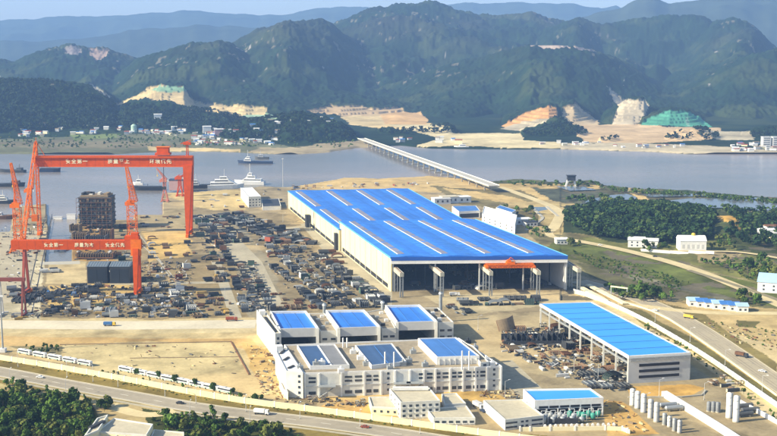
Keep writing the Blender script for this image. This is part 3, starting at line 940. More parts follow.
def inset(Q, d):
    c = (sum(p[0] for p in Q) / 4, sum(p[1] for p in Q) / 4)
    out = []
    n = 4
    for i in range(n):
        a, p, b = Vector(Q[i - 1]), Vector(Q[i]), Vector(Q[(i + 1) % n])
        e1 = (p - a).normalized(); e2 = (b - p).normalized()
        s = (b - p).normalized() - (p - a).normalized()
        cr = e1.x * e2.y - e1.y * e2.x
        out.append(tuple(p + (e2 - e1) * (d / abs(cr)) * (1 if cr > 0 else -1)))
    return out


def wall_ring(mb, Q, z0, z1, t):
    I = inset(Q, t)
    for i in range(4):
        j = (i + 1) % 4
        mb.hexa([(*Q[i], z0), (*Q[j], z0), (*I[j], z0), (*I[i], z0)], [(*Q[i], z1), (*Q[j], z1), (*I[j], z1), (*I[i], z1)])


def wall_panel(mb, a, b, z0, z1, t=0.5, out=0.0):
    """panel along a->b, whose outside lies on the right-hand side of a->b"""
    a = Vector(a); b = Vector(b); d = (b - a).normalized(); n = Vector((d.y, -d.x))
    p = a + n * out; q = b + n * out; r = q - n * t; s_ = p - n * t
    mb.hexa([(*p, z0), (*q, z0), (*r, z0), (*s_, z0)], [(*p, z1), (*q, z1), (*r, z1), (*s_, z1)])


def windows(root, a, b, rows, n, w, h, m=M_GLASS, s0=0.0, s1=1.0, skip=(), name='window', out=0.12, sill=True):
    """n windows in each row on the wall a->b (outside on the right); every window is a part of its own"""
    a = Vector(a); b = Vector(b); L = (b - a).length
    for z in rows:
        for k in range(n):
            if k in skip: continue
            c = s0 + (s1 - s0) * (k + 0.5) / n
            p = a.lerp(b, c - w / L / 2); q = a.lerp(b, c + w / L / 2)
            mb = MB(); wall_panel(mb, p, q, z, z + h, 0.3, out)
            o = mb.build(name, m, root)
            if sill:
                ms = MB(); wall_panel(ms, a.lerp(b, c - w / L / 2 - .3 / L), a.lerp(b, c + w / L / 2 + .3 / L), z - 0.35, z - 0.02, 0.4, out + 0.22)
                ms.build('sill', M_WHITE2, o)


def flat_building(name, label, cat, pxq, z, mwall, mroof, par=0.9, group=None, parm=None):
    Q = quad_px(pxq, z); o = origin(Q); q = rel(Q, o)
    t = thing(name, label, cat, o, 0, group)
    w = MB(); w.prism(q, -1.0, z - par - 0.02); w.build('wall', mwall, t)
    I = inset(q, 0.5)
    r = MB(); r.prism(inset(q, 0.52), z - par, z - par + 0.25); rf = r.build('roof', mroof, t)
    p = MB(); wall_ring(p, q, z - par - 0.02, z, 0.5); p.build('parapet', parm or M_WHITE, t)
    return t, q


# ---- the great assembly hall: front section
def big_hall():
    z = 29.0
    Q = quad_px([(391, 257.5), (567.5, 256), (475, 219.3), (339.4, 221)], z); o = origin(Q); q = rel(Q, o)
    t = thing('assembly_hall', 'huge front hall with blue roof and open dark front facing the yard', 'factory hall', o)
    w = MB()
    wall_panel(w, q[3], q[0], 0, z - 1.2, 1.0)
    w.build('side_wall', M_CREAMW, t)
    w = MB(); wall_panel(w, q[1], q[2], 0, z - 1.2, 1.0); w.build('side_wall', M_GREYW, t)
    w = MB(); wall_panel(w, q[2], q[3], 0, z - 1.2, 1.0, -1.1); w.build('rear_wall', M_DKSTEEL, t)  # dark colour carries the shade inside the hall
    # four low gables
    mr = MB(); ms = []
    for b in range(4):
        u0, u1 = b / 4, (b + 1) / 4
        um = (u0 + u1) / 2
        for (ua, za, ub, zb) in ((u0, z, um, z + 1.6), (um, z + 1.6, u1, z)):
            A, B, C_, D_ = bil(q, ua, 0), bil(q, ub, 0), bil(q, ub, 1), bil(q, ua, 1)
            mr.hexa([(*A, za - 1.2), (*B, zb - 1.2), (*C_, zb - 1.2), (*D_, za - 1.2)], [(*A, za), (*B, zb), (*C_, zb), (*D_, za)])
    for b in range(4):
        for j in range(18):
            v0 = .02 + j * .0535
            for (u_a, u_b) in ((.03, .20), (.47, .62), (.66, .95)):
                if R.random() < .45: continue
                ub_, ue_ = (b + u_a) / 4, (b + u_b) / 4
                hgt = lambda uu: z + 1.6 * (1 - abs((uu * 4 - b) * 2 - 1)) + .04
                A, B, C_, D_ = bil(q, ub_, v0), bil(q, ue_, v0), bil(q, ue_, v0 + .012), bil(q, ub_, v0 + .012)
                if u_a < .5 < u_b:
                    continue
                m = MB(); m.add([(*A, hgt(ub_)), (*B, hgt(ue_)), (*C_, hgt(ue_)), (*D_, hgt(ub_))], [(0, 1, 2, 3)])
                mr.mi = 1; mr.add(m.v, m.f)
    roof = mr.build('roof', [M_BLUE, mat('pale_blue_sheets', (0.06, 0.26, 0.66), .5, .1)], t)
    for b in range(4):
        for side in (0,):
            ua = (b + 0.24) / 4; ub = (b + 0.38) / 4
            for (v0, v1) in ((0.05, 0.19), (0.205, 0.34), (0.355, 0.49), (0.505, 0.64), (0.655, 0.79), (0.805, 0.95)):
                za = z + 1.6 * 0.48; zb = z + 1.6 * 0.76
                A, B, C_, D_ = bil(q, ua, v0), bil(q, ub, v0), bil(q, ub, v1), bil(q, ua, v1)
                m = MB(); m.hexa([(*A, za - .1), (*B, zb - .1), (*C_, zb - .1), (*D_, za - .1)], [(*A, za + .12), (*B, zb + .12), (*C_, zb + .12), (*D_, za + .12)])
                m.build('skylight', M_SKYL, roof)
            m = MB()
            A, B = bil(q, ua - .004, 0.05), bil(q, ua - .004, 0.95)
            m.bar((*A, z + .95), (*B, z + .95), 0.55, 0.35)
            m.build('gutter', M_WHITE2, roof)
    # wind braces across the roof: purlin lines
    for k in range(1, 9):
        m = MB()
        for b in range(4):
            a0 = bil(q, b / 4, k / 9); a1 = bil(q, (b + .5) / 4, k / 9); a2 = bil(q, (b + 1) / 4, k / 9)
            m.bar((*a0, z + .05), (*a1, z + 1.65), 0.5, 0.25); m.bar((*a1, z + 1.65), (*a2, z + .05), 0.5, 0.25)
        m.build('roof_seam', mat('seam_blue', (0.09, 0.28, 0.70), 0.5, 0.1), roof)
    f = MB(); wall_panel(f, q[0], q[1], z - 2.6, z + 0.4, 0.8, 1.2); f.build('fascia', mat('deep_blue_fascia', (0.02, 0.10, 0.42), 0.5, 0.08), t)
    f = MB(); wall_panel(f, q[0], q[1], z - 5.4, z - 2.62, 0.7, 1.0); f.build('fascia', M_WHITE2, t)
    f = MB(); wall_panel(f, q[3], q[0], z - 1.1, z + 0.5, 0.5, 0.6); f.build('eaves', mat('eaves_teal', (0.12, 0.38, 0.50), 0.5, 0.08), t)
    f = MB(); wall_panel(f, q[1], q[2], z - 1.1, z + 0.5, 0.5, 0.6); f.build('eaves', mat('eaves_teal', (0.12, 0.38, 0.50), 0.5, 0.08), t)
    # columns inside, on the bay lines
    for b in range(5):
        for v in (0.0, 0.14, 0.28, 0.42, 0.56, 0.7):
            c = bil(q, min(max(b / 4, 0.012), 0.988), v)
            m = MB(); m.cbox((c[0], c[1] + 1.5, (z - 1.3) / 2), (1.1, 1.3, z - 1.3)); m.build('column', M_GREYW if v == 0 else M_DKSTEEL, t)  # behind the front row, interior shade is put into a darker colour
    # door opening line along the left wall, with down pipes
    m = MB(); wall_panel(m, bil(q, 0, .93), bil(q, 0, .05), 1.0, 4.6, 0.3, 0.15); m.build('window', M_DARK, t)
    for k in range(10):
        c0 = bil(q, 0, 0.03 + k * 0.104); m = MB(); m.cbox((c0[0] - .35, c0[1], 14), (0.5, 0.5, 27)); m.build('down_pipe', M_WHITE2, t)
    # stair tower at the joint
    c = bil(q, 0, 0.985); m = MB(); m.cbox((c[0] - 3.2, c[1], 8.5), (5, 7, 17), 0.24); m.build('stair_tower', M_DKSTEEL, t)
    return t, q, o


hall, HQ, HO = big_hall()


def rear_hall():
    z = 22.0
    Q = quad_px([(339.0, 229.3), (474, 225.5), (408, 188.7), (288, 191)], z)
    # stop short of the front section's rear wall
    o = origin(Q); q = rel(Q, o)
    t = thing('assembly_hall', 'long rear hall with blue roof standing behind the taller front hall', 'factory hall', o)
    for a, b, m_, nm in ((3, 0, M_CREAMW, 'side_wall'), (1, 2, M_GREYW, 'side_wall'), (2, 3, M_GREYW, 'rear_wall'), (0, 1, M_GREYW, 'front_wall')):
        w = MB(); wall_panel(w, q[a], q[b], 0, z - 1.0, 1.0, 0 if a in (3, 1) else -1.1); w.build(nm, m_, t)
    mr = MB()
    for b in range(4):
        u0, u1 = b / 4, (b + 1) / 4; um = (u0 + u1) / 2
        for (ua, za, ub, zb) in ((u0, z, um, z + 1.3), (um, z + 1.3, u1, z)):
            A, B, C_, D_ = bil(q, ua, 0), bil(q, ub, 0), bil(q, ub, 1), bil(q, ua, 1)
            mr.hexa([(*A, za - 1.0), (*B, zb - 1.0), (*C_, zb - 1.0), (*D_, za - 1.0)], [(*A, za), (*B, zb), (*C_, zb), (*D_, za)])
    roof = mr.build('roof', M_BLUE, t)
    for b in range(4):
        for (v0, v1, sh) in ((0.06, 0.44, 0.0), (0.52, 0.96, 0.0)):
            ua = (b + 0.22 + sh) / 4; ub = (b + 0.38 + sh) / 4
            za = z + 1.3 * 0.44; zb = z + 1.3 * 0.76
            A, B, C_, D_ = bil(q, ua, v0), bil(q, ub, v0), bil(q, ub, v1), bil(q, ua, v1)
            m = MB(); m.hexa([(*A, za - .1), (*B, zb - .1), (*C_, zb - .1), (*D_, za - .1)], [(*A, za + .12), (*B, zb + .12), (*C_, zb + .12), (*D_, za + .12)])
            m.build('skylight', M_SKYL, roof)
            m = MB(); A, B = bil(q, ua - .004, v0), bil(q, ua - .004, v1)
            m.bar((*A, z + .8), (*B, z + .8), 0.65, 0.35); m.build('gutter', M_WHITE2, roof)
    for k in range(1, 8):
        m = MB()
        for b in range(4):
            a0 = bil(q, b / 4, k / 8); a1 = bil(q, (b + .5) / 4, k / 8); a2 = bil(q, (b + 1) / 4, k / 8)
            m.bar((*a0, z + .05), (*a1, z + 1.35), 0.5, 0.25); m.bar((*a1, z + 1.35), (*a2, z + .05), 0.5, 0.25)
        m.build('roof_seam', MATS['seam_blue'], roof)
    for a, b in ((3, 0), (2, 3), (1, 2)):
        f = MB(); wall_panel(f, q[a], q[b], z - 1.0, z + 0.5, 0.5, 0.6); f.build('eaves', MATS['eaves_teal'], t)
    m = MB(); wall_panel(m, bil(q, 0, .95), bil(q, 0, .05), 1.0, 4.4, 0.3, 0.15); m.build('window', M_DARK, t)
    c = bil(q, 0, 0.5); m = MB(); m.cbox((c[0] - 3.2, c[1], 7), (5, 9, 14), 0.24); m.build('stair_tower', M_DKSTEEL, t)
    for k in range(11):
        c0 = bil(q, 0, 0.03 + k * 0.094); m = MB(); m.cbox((c0[0] - .35, c0[1], 10.5), (0.5, 0.5, 20)); m.build('down_pipe', M_WHITE2, t)
    return t


rear_hall()

# ---- runway portals standing out of the hall's front
where = ['leftmost portal frame outside the hall, beside its cream side wall', 'second portal frame from the left outside the open hall',
         'middle portal frame outside the hall, left end of the red overhead crane', 'portal frame outside the hall, right end of the red overhead crane',
         'rightmost portal frame at the right corner of the open hall']
PORT = []
for k, (xa, xb, yb) in enumerate(((392, 401.5, 297.3), (431, 441.8, 297.0), (480, 490.5, 296.0), (527.5, 538.0, 295.3), (564.5, 578.5, 292.5))):
    fx, fy = G(xb, yb)                                    # foot of the outer columns
    bx, by = G(xa, yb - 9.5)
    d = Vector((bx - fx, by - fy, 0)); L = d.length; ang = math.atan2(d.y, d.x)
    t = thing('runway_portal', where[k], 'portal frame', (fx, fy, 0), ang - math.pi / 2, 'crane runway portals in front of the hall')
    m = MB(); m.box(-1.7, 1.7, -1.2, L + 1, 17.2, 20.4); m.build('runway_beam', mat('portal_cream', (0.50, 0.47, 0.36), 0.8, 0.14), t)
    for s in (-1, 1):
        m = MB(); m.box(s * 1.1 - .45, s * 1.1 + .45, -0.5, 0.5, 0, 17.2); m.build('column', M_STEEL, t)
        m = MB(); m.box(s * 1.1 - .45, s * 1.1 + .45, L * .55, L * .55 + 1, 0, 17.2); m.build('column', M_STEEL, t)
    m = MB()
    for z0 in (0, 4.3, 8.6, 12.9):
        m.bar((-1.1, 0, z0), (1.1, 0, z0 + 4.3), 0.25); m.bar((-1.1, 0, z0 + 4.3), (1.1, 0, z0 + 4.3), 0.25)
        m.bar((-1.1, L * .55 + .5, z0), (1.1, L * .55 + .5, z0 + 4.3), 0.25)
    m.build('bracing', M_STEEL, t)
    m = MB(); m.box(-.25, .25, -1.2, L + 1, 20.42, 20.8); m.build('rail', M_RUST, t)
    PORT.append((fx, fy, ang, L))
# the red overhead crane riding between portals 3 and 4
a = Vector((PORT[2][0], PORT[2][1], 0)); b = Vector((PORT[3][0], PORT[3][1], 0))
dv = Vector((math.cos(PORT[2][2]), math.sin(PORT[2][2]), 0))
a = a + dv * 17; b = b + dv * 17
c = (a + b) / 2; ang = math.atan2((b - a).y, (b - a).x); Lc = (b - a).length
t = thing('overhead_crane', 'red overhead travelling crane spanning two portals before the dark hall', 'crane', (c.x, c.y, 20.9), ang)
for s in (-3.2, 3.2):
    m = MB(); m.truss((-Lc / 2, s, 1.4), (Lc / 2, s, 1.4), 2.6, 2.6, 18, 0.5); m.build('girder', M_ORANGE, t)
    m = MB(); m.box(-Lc / 2, Lc / 2, s - .5, s + .5, 0.2, 0.9); m.build('girder', M_ORANGE, t)
for s in (-1, 1):
    m = MB(); m.box(s * Lc / 2 - 1.2, s * Lc / 2 + 1.2, -6, 6, 0, 1.6); m.build('end_carriage', M_ORANGE, t)
m = MB(); m.box(-3, 4, -4, 4, 2.9, 4.2); m.box(-2, 1, -2, 2, 4.2, 6); m.bar((-3, 0, 4.2), (1, 0, 8), .5); m.bar((5, 0, 4.2), (1, 0, 8), .5); m.build('trolley', M_ORANGE, t)

# ---- painting workshops: back row
def workshop(label, pxq, zt, mroof, k):
    z = 17.0
    Q = quad_px(pxq, z); o = origin(Q); q = rel(Q, o)
    t = thing('workshop', label, 'workshop', o, 0, 'row of open-fronted workshops with blue roofs')
    for a, b in ((3, 0), (1, 2), (2, 3)):
        w = MB(); wall_panel(w, q[a], q[b], 0, z - .02, 0.9, 0 if a != 2 else -.92); w.build('wall', M_WHITE, t)
    r = MB(); r.prism(inset(q, 0.92), z - 1.6, z - 0.9); roof = r.build('roof', mroof, t)
    for s in (0.34, 0.67):
        m = MB(); A, B = bil(q, s, 0.03), bil(q, s, 0.97); m.bar((*A, z - .8), (*B, z - .8), 0.35, 0.3); m.build('ridge_cap', M_BLUE2, roof)
    f = MB(); wall_panel(f, q[0], q[1], z - 5.6, z + .3, 0.9, 0.1); f.build('fascia', M_GREYW, t)
    p = MB()
    for a, b in ((3, 0), (1, 2), (2, 3)):
        wall_panel(p, q[a], q[b], z, z + .8, 0.9, 0 if a != 2 else -.92)
    p.build('parapet', M_WHITE2, t)
    for s in (0.02, 0.98):
        c = bil(q, s, 0.01); m = MB(); m.cbox((c[0], c[1] - 1, 8.6), (2.0, 1.5, 17.2)); m.build('column', M_WHITE, t)
    return t, q, o


W1 = workshop('open workshop with blue roof, left of the back row', [(279, 329.3), (318.5, 328.4), (306, 311.5), (270, 312)], 0, M_BLUE, 0)
W2 = workshop('open workshop with blue roof in the middle of the back row', [(338, 328.4), (380, 327), (364, 310.5), (325.5, 311)], 0, M_BLUE, 1)
W3 = workshop('open workshop with blue roof at the right end of the back row', [(396.5, 322.6), (437, 321.6), (419.5, 305.4), (385, 306)], 0, M_BLUE, 2)


def block(name, label, cat, pxq, z, mroof=M_ROOFC, mwall=M_WHITE, group=None, par=0.9):
    return flat_building(name, label, cat, pxq, z, mwall, mroof, par, group)


LG = 'white service blocks between the workshops'
t, q = block('stair_block', 'white stair block with slits at the far left of the back row workshops', 'annexe', [(275, 333.5), (281, 333), (264, 309.5), (256.5, 310)], 17.5)
windows(t, q[0], q[1], (2.5, 6, 9.5, 13), 1, 1.6, 1.8)
m = MB(); c = bil(q, 0.35, 0.82); m.cbox((c[0], c[1], 18.4), (4, 6, 3.2), 0.2); m.build('roof_hut', M_WHITE2, t)
m = MB(); m.bar((*bil(q, .5, .08), 17.0), (*bil(q, .5, .7), 17.0), 1.5, 0.4); m.build('roof_light', M_DARK, t)
for k, (pts, lab) in enumerate((([(320.5, 331), (337.5, 330.6), (324.5, 313), (308.5, 313.4)], 'low white service block between the left and middle open workshops'),
                               ([(382, 328.5), (395.8, 328), (384.3, 308.5), (366, 311.8)], 'low white service block between the middle and right open workshops'),
                               ([(438.5, 322.5), (453.5, 322), (438, 307.5), (421.5, 307.7)], 'white annexe closing the right end of the back row'))):
    t, q = block('service_block', lab, 'annexe', pts, 14.0, M_ROOFB, group=LG)
    windows(t, q[0], q[1], (3, 7.5), 2, 3.2, 1.5, sill=False)
    for s in range(4):
        c = bil(q, 0.3 + 0.4 * (s % 2), 0.2 + 0.2 * s); m = MB(); m.cbox((c[0], c[1], 14.1), (2.6, 2.2, 1.8), 0.24); m.build('roof_unit', R.choice([M_STEEL, M_DKSTEEL, M_WHITE2]), t)
# chimneys rising behind the back row
for k, (px, py, ty, lab) in enumerate(((324.5, 331, 303.5, 'grey chimney behind the left service block'), (382.5, 328, 301, 'tall blue grey chimney beside the right workshop roof'),
                                       (440.5, 322, 292, 'tallest grey chimney at the right end of the back row'), (337.5, 345, 325, 'short pale chimney at the corner of the middle workshop'),
                                       (277.5, 352, 325.5, 'short pale chimney at the corner of the left workshop'))):
    x, y = G(px, py)
    hgt = D2(px, ty, y).z
    t = thing('chimney', lab, 'chimney', (x, y, 0))
    m = MB(); m.lathe([(1.25, 0), (1.2, hgt - 2), (1.2, hgt)], 14); m.build('stack', M_STEEL, t, True)
    m = MB(); m.lathe([(1.5, hgt - 1.6), (1.5, hgt - 0.6)], 14); m.build('collar', M_WHITE2, t)


# ---- front building: long two-storey facade with three sunk blue roofs
def front_block():
    z = 14.6
    Q = quad_px([(304, 373.5), (502, 366.2), (459, 338.2), (284, 345)], z); o = origin(Q); q = rel(Q, o)
    t = thing('paint_works', 'long two storey pale building with window bands and three sunk blue roofs', 'factory', o)
    w = MB(); w.prism(q, -1, z - 1.0); w.build('wall', M_WHITE, t)
    r = MB(); r.prism(inset(q, 0.62), z - .98, z - .6); r.build('roof_terrace', M_ROOFB, t)
    p = MB(); wall_ring(p, q, z - .98, z + .2, 0.6); p.build('parapet', M_WHITE2, t)

    def up(pxq, zz, m1, m2=None, split=None, wallm=M_WHITE2):
        Qr = rel(quad_px(pxq, zz), o)
        wl = MB(); wl.prism(Qr, z - .55, zz - .5); wl.build('raised_wall', wallm, t)
        pr = MB(); wall_ring(pr, Qr, zz - .48, zz + .5, 0.55); pr.build('parapet', M_WHITE2, t)
        I = inset(Qr, 0.6)
        if split:
            A, B = bil(I, split, 0), bil(I, split, 1)
            m = MB(); m.prism([I[0], A, B, I[3]], zz - .45, zz - .1); m.build('roof', m1, t)
            m = MB(); m.prism([A, I[1], I[2], B], zz - .45, zz - .1); m.build('roof', m2, t)
            m = MB(); m.bar((*A, zz + .1), (*B, zz + .1), 0.9, 0.5); m.build('ridge_cap', M_WHITE2, t)
        else:
            m = MB(); m.prism(I, zz - .45, zz - .1); rf = m.build('roof', m1, t)
            m = MB(); A, B = bil(I, .5, 0.02), bil(I, .5, .98); m.bar((*A, zz), (*B, zz), 0.4, 0.3); m.build('ridge_cap', M_BLUE2, rf)
        return Qr
    up([(310, 366.8), (349.5, 365.5), (335, 345), (297, 346)], 16.0, M_DROOF, mat('grey_roof_sheets', (0.22, 0.22, 0.22), 0.6, 0.15, .2, stripe=(tuple(CROSS), .4, .1)), 0.55)
    up([(371.5, 366.2), (406.5, 362.2), (392, 344), (355, 346)], 16.0, M_DROOF)
    Qr = up([(437, 357.8), (479.5, 356.5), (456, 338), (418, 339)], 18.5, M_BLUE2)
    # facade pilasters, window bands and lower openings
    A, B = q[0], q[1]
    L = (Vector(B) - Vector(A)).length
    for s in (0.0, .075, .185, .30, .385, .455, .53, .60, .66, .735, .80, .865, .925, 1.0):
        c = lerp2(A, B, min(max(s, .004), .996)); m = MB(); m.cbox((c[0], c[1] - .35, (z - .2) / 2), (1.0, 0.8, z - .2), math.atan2(B[1] - A[1], B[0] - A[0])); m.build('pilaster', M_WHITE2, t)
    for s0, s1, n in ((.015, .065, 1), (.195, .295, 2), (.305, .375, 2), (.57, .60, 1), (.61, .73, 3), (.74, .80, 2), (.81, .92, 3)):
        windows(t, A, B, (8.6, 10.9), n, (s1 - s0) * L / n * 0.72, 1.25, s0=s0, s1=s1, sill=False)
        windows(t, A, B, (1.6,), n, (s1 - s0) * L / n * 0.72, 1.9, s0=s0, s1=s1, sill=False)
    windows(t, A, B, (2.2, 5.6, 9.0, 12.0), 1, 1.4, 1.4, s0=.39, s1=.45, sill=False)
    windows(t, A, B, (2.2, 5.6, 9.0, 12.0), 1, 1.4, 1.4, s0=.93, s1=.99, sill=False)
    windows(t, A, B, (0.2,), 1, 5.5, 4.2, M_DARK, s0=.463, s1=.523, sill=False, name='loading_door')
    # canopies / external stairs
    for s in (.115, .49, .555):
        c = lerp2(A, B, s); m = MB(); m.box(c[0] - 5, c[0] + 5, c[1] - 5, c[1], 7.0, 7.5); m.build('canopy', M_STEEL, t)
        m = MB(); m.bar((c[0] - 5, c[1] - 3, .2), (c[0] + 5, c[1] - 3, 7.2), 1.6, .35); m.build('stair', M_STEEL, t)
    # string course
    m = MB(); wall_panel(m, A, B, 6.6, 7.0, .4, .35); m.build('string_course', M_GREYW, t)
    # roof plant
    for (px, py, zz) in ((316, 364, 17), (322, 363, 17), (341, 371, 15), (403, 364, 15), (409, 361, 15), (413, 352, 15), (353, 352, 15), (360, 358, 15), (366, 364, 15), (486, 360, 15), (492, 364, 15), (475, 348, 15), (468, 342, 15), (390, 368, 15), (425, 365, 15), (300, 368, 15)):
        p_ = G(px, py, zz); m = MB(); m.cbox((p_[0] - o.x, p_[1] - o.y, zz + .2), (3.5, 3, 2.4), .24)
        m.lathe([(.6, zz + 1.3), (.6, zz + 2.4), (.9, zz + 2.5), (.2, zz + 3)], 8, (p_[0] - o.x, p_[1] - o.y)); m.build('roof_unit', R.choice([M_STEEL, M_DKSTEEL, M_WHITE2]), t)
    # thin flues
    for (px, py, tp) in ((385, 366, 352), (394, 366, 352), (462, 368, 351), (469, 368, 351), (343, 346, 338), (347, 346, 338)):
        p_ = G(px, py, 15); zt = D2(px, tp, p_[1]).z
        m = MB(); m.tube((p_[0] - o.x, p_[1] - o.y, 13.8), (p_[0] - o.x, p_[1] - o.y, zt), .45, 8); m.build('flue', M_WHITE2, t)
    for k in range(8):
        c = lerp2(Qr[0], Qr[1], .06 + k * .125); m = MB(); m.cbox((c[0], c[1] - .5, 16), (.5, .8, 3.6)); m.build('buttress', M_GREYW, t)
    return t


front_block()
t, q = block('stair_block', 'white stair block with small windows at the left end of the long facade', 'annexe', [(286, 371), (303, 372.5), (287, 347.5), (275, 349.5)], 15.6, M_WHITE2)
windows(t, q[0], q[1], (2.5, 5.8, 9.1, 12.4), 1, 1.5, 1.5, s0=.55, s1=1, sill=False)
for s in (.15, .5, .8):
    m = MB(); m.bar((*bil(q, .25, s), 15.2), (*bil(q, .7, s + .12), 15.2), 1.4, 1.0); m.build('roof_unit', M_DKSTEEL, t)
m = MB(); c = bil(q, .3, .95); m.cbox((c[0], c[1], 16), (4, 5, 5), .24); m.build('roof_hut', M_WHITE2, t)
t, q = block('lean_to', 'low cream lean-to at the foot of the white stair block', 'annexe', [(283, 389), (288, 392), (284, 383), (279, 380)], 5, M_ROOFC, M_CREAM)
t, q = block('service_block', 'flat service block closing the right end of the long facade', 'annexe', [(480.5, 362.5), (489, 361.8), (473.5, 346), (462, 341)], 17.0, M_ROOFB)
windows(t, q[0], q[1], (14.6,), 1, 2.0, 1.2, sill=False)

# ---- offices along the front wall
t, q = block('office', 'three storey pale office with small square windows beside the perimeter wall', 'office building', [(400.8, 402.3), (440.2, 400.6), (429.5, 387.6), (389.3, 388.8)], 9.8, M_ROOFC)
windows(t, q[0], q[1], (1.2, 4.0, 6.8), 6, 1.6, 1.4, skip=())
windows(t, q[3], q[0], (1.2, 4.0, 6.8), 3, 1.4, 1.3)
m = MB(); c = bil(q, .5, .9); m.cbox((c[0], c[1], 10.4), (20, 2.4, 1.6), .02); m.build('roof_unit', M_WHITE2, t)
t, q = block('annexe', 'plain low cream block left of the three storey office', 'annexe', [(371.5, 406.5), (398, 408), (390, 396.5), (368.5, 396.8)], 4.6, M_ROOFC, M_CREAM)
windows(t, q[0], q[1], (1.4,), 4, 1.3, 1.3, sill=False)
t, q = block('office', 'single storey office with a row of six windows, right of the taller office', 'office building', [(433.5, 418.0), (475.3, 417.7), (466.6, 405.6), (426.5, 408.6)], 4.2, M_ROOFC)
windows(t, q[0], q[1], (1.2,), 6, 2.2, 1.3)
t, q = block('annexe', 'narrow flat-roofed block running back from the single storey office', 'annexe', [(444.5, 404.5), (466.0, 403.2), (456.5, 393.0), (441.5, 393.8)], 4.2, M_ROOFC)
t, q = block('depot', 'broad flat-roofed cream depot beside the sky blue roofed plant house', 'depot', [(505.2, 419.8), (544.0, 415.4), (522.6, 399.3), (483.3, 400.3)], 6.0, M_ROOFC)
windows(t, q[0], q[1], (1.0, 3.4), 2, 3.6, 1.0, s0=.03, s1=.3, sill=False)
windows(t, q[0], q[1], (1.0, 3.4), 2, 1.6, 1.0, s0=.38, s1=.62, sill=False)
windows(t, q[0], q[1], (1.0, 3.4), 2, 3.2, 1.0, s0=.68, s1=.97, sill=False)

# ---- gas plant house with teal equipment
def plant_house():
    z = 9.2
    Q = quad_px([(534.8, 401.5), (603.6, 398.6), (590.3, 389.2), (523.2, 390.2)], z); o = origin(Q); q = rel(Q, o)
    t = thing('plant_house', 'white plant house with sky blue roof and open bays full of pipes', 'plant building', o)
    w = MB(); wall_panel(w, q[3], q[0], 0, z, .6); w.build('wall', M_WHITE2, t)
    w = MB(); wall_panel(w, q[1], q[2], 0, z, .6); w.build('wall', M_WHITE2, t)
    w = MB(); wall_panel(w, q[2], q[3], 0, z, .6, -.62); w.build('wall', M_WHITE2, t)
    w = MB(); wall_panel(w, q[0], q[1], 4.6, z, .6); w.build('wall', M_WHITE2, t)
    r = MB(); r.prism(inset(q, .62), z - .6, z - .2); r.build('roof', M_BLUE3, t)
    p = MB(); wall_ring(p, q, z + .02, z + .6, .5); p.build('parapet', M_WHITE2, t)
    windows(t, q[0], q[1], (5.0,), 6, 5.2, 1.3, M_DARK, s0=.05, s1=.97, sill=False, name='louvre')
    for k in range(7):
        c = lerp2(q[0], q[1], .01 + k * .163); m = MB(); m.cbox((c[0], c[1] - .3, 2.3), (.7, .7, 4.6)); m.build('column', M_GREYW, t)
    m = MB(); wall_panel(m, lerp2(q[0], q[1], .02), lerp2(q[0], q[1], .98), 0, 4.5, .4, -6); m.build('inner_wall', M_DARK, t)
    return t, q, o


t, q, o = plant_house()
ptank = []
k = 0
for row, (y0, n) in enumerate(((3.5, 7), (8.0, 6), (12.0, 5))):
    for i in range(n):
        f = (i + .6 + .3 * (row % 2)) / 7.3
        c = Vector(lerp2(q[0], q[1], f)) + Vector((.1, -y0))
        teal = (row == 0 and i > 2) or (row == 1 and i > 3)
        lab = ('teal process vessel standing before the plant house' if teal else 'grey process vessel standing before the plant house')
        tt = thing('process_vessel', lab, 'vessel', (c.x + o.x, c.y + o.y, 0), 0, ('teal' if teal else 'grey') + ' vessels before the plant house')
        hh = R.uniform(3.2, 4.6)
        m = MB(); m.lathe([(1.35, 1.0), (1.5, 1.3), (1.5, hh - .5), (1.1, hh), (.3, hh + .25)], 12); m.build('shell', M_TEAL if teal else M_STEEL, tt, True)
        m = MB()
        for a in (0, 2.1, 4.2): m.bar((1.2 * math.cos(a), 1.2 * math.sin(a), 0), (1.2 * math.cos(a), 1.2 * math.sin(a), 1.3), .25)
        m.build('legs', M_DKSTEEL, tt)
        m = MB(); m.bar((0, 0, hh + .2), (0, 0, hh + 1.2), .35); m.bar((0, 0, hh + 1.1), (2.6, .6, hh + 1.1), .3); m.bar((2.6, .6, hh + 1.1), (2.6, .6, .4), .3); m.build('pipe', M_WHITE2, tt)
mbx = thing('switchgear', 'long dark switchgear cabinet in front of the grey process vessels', 'cabinet', (*G(563, 424), 0), 0.03)
m = MB(); m.box(-8, 8, -1.2, 1.2, 0.3, 3.2); m.build('cabinet', M_DKSTEEL, mbx)
m = MB(); m.box(-8.5, 8.5, -1.6, 1.6, 0, .3); m.build('plinth', M_CONCR, mbx)


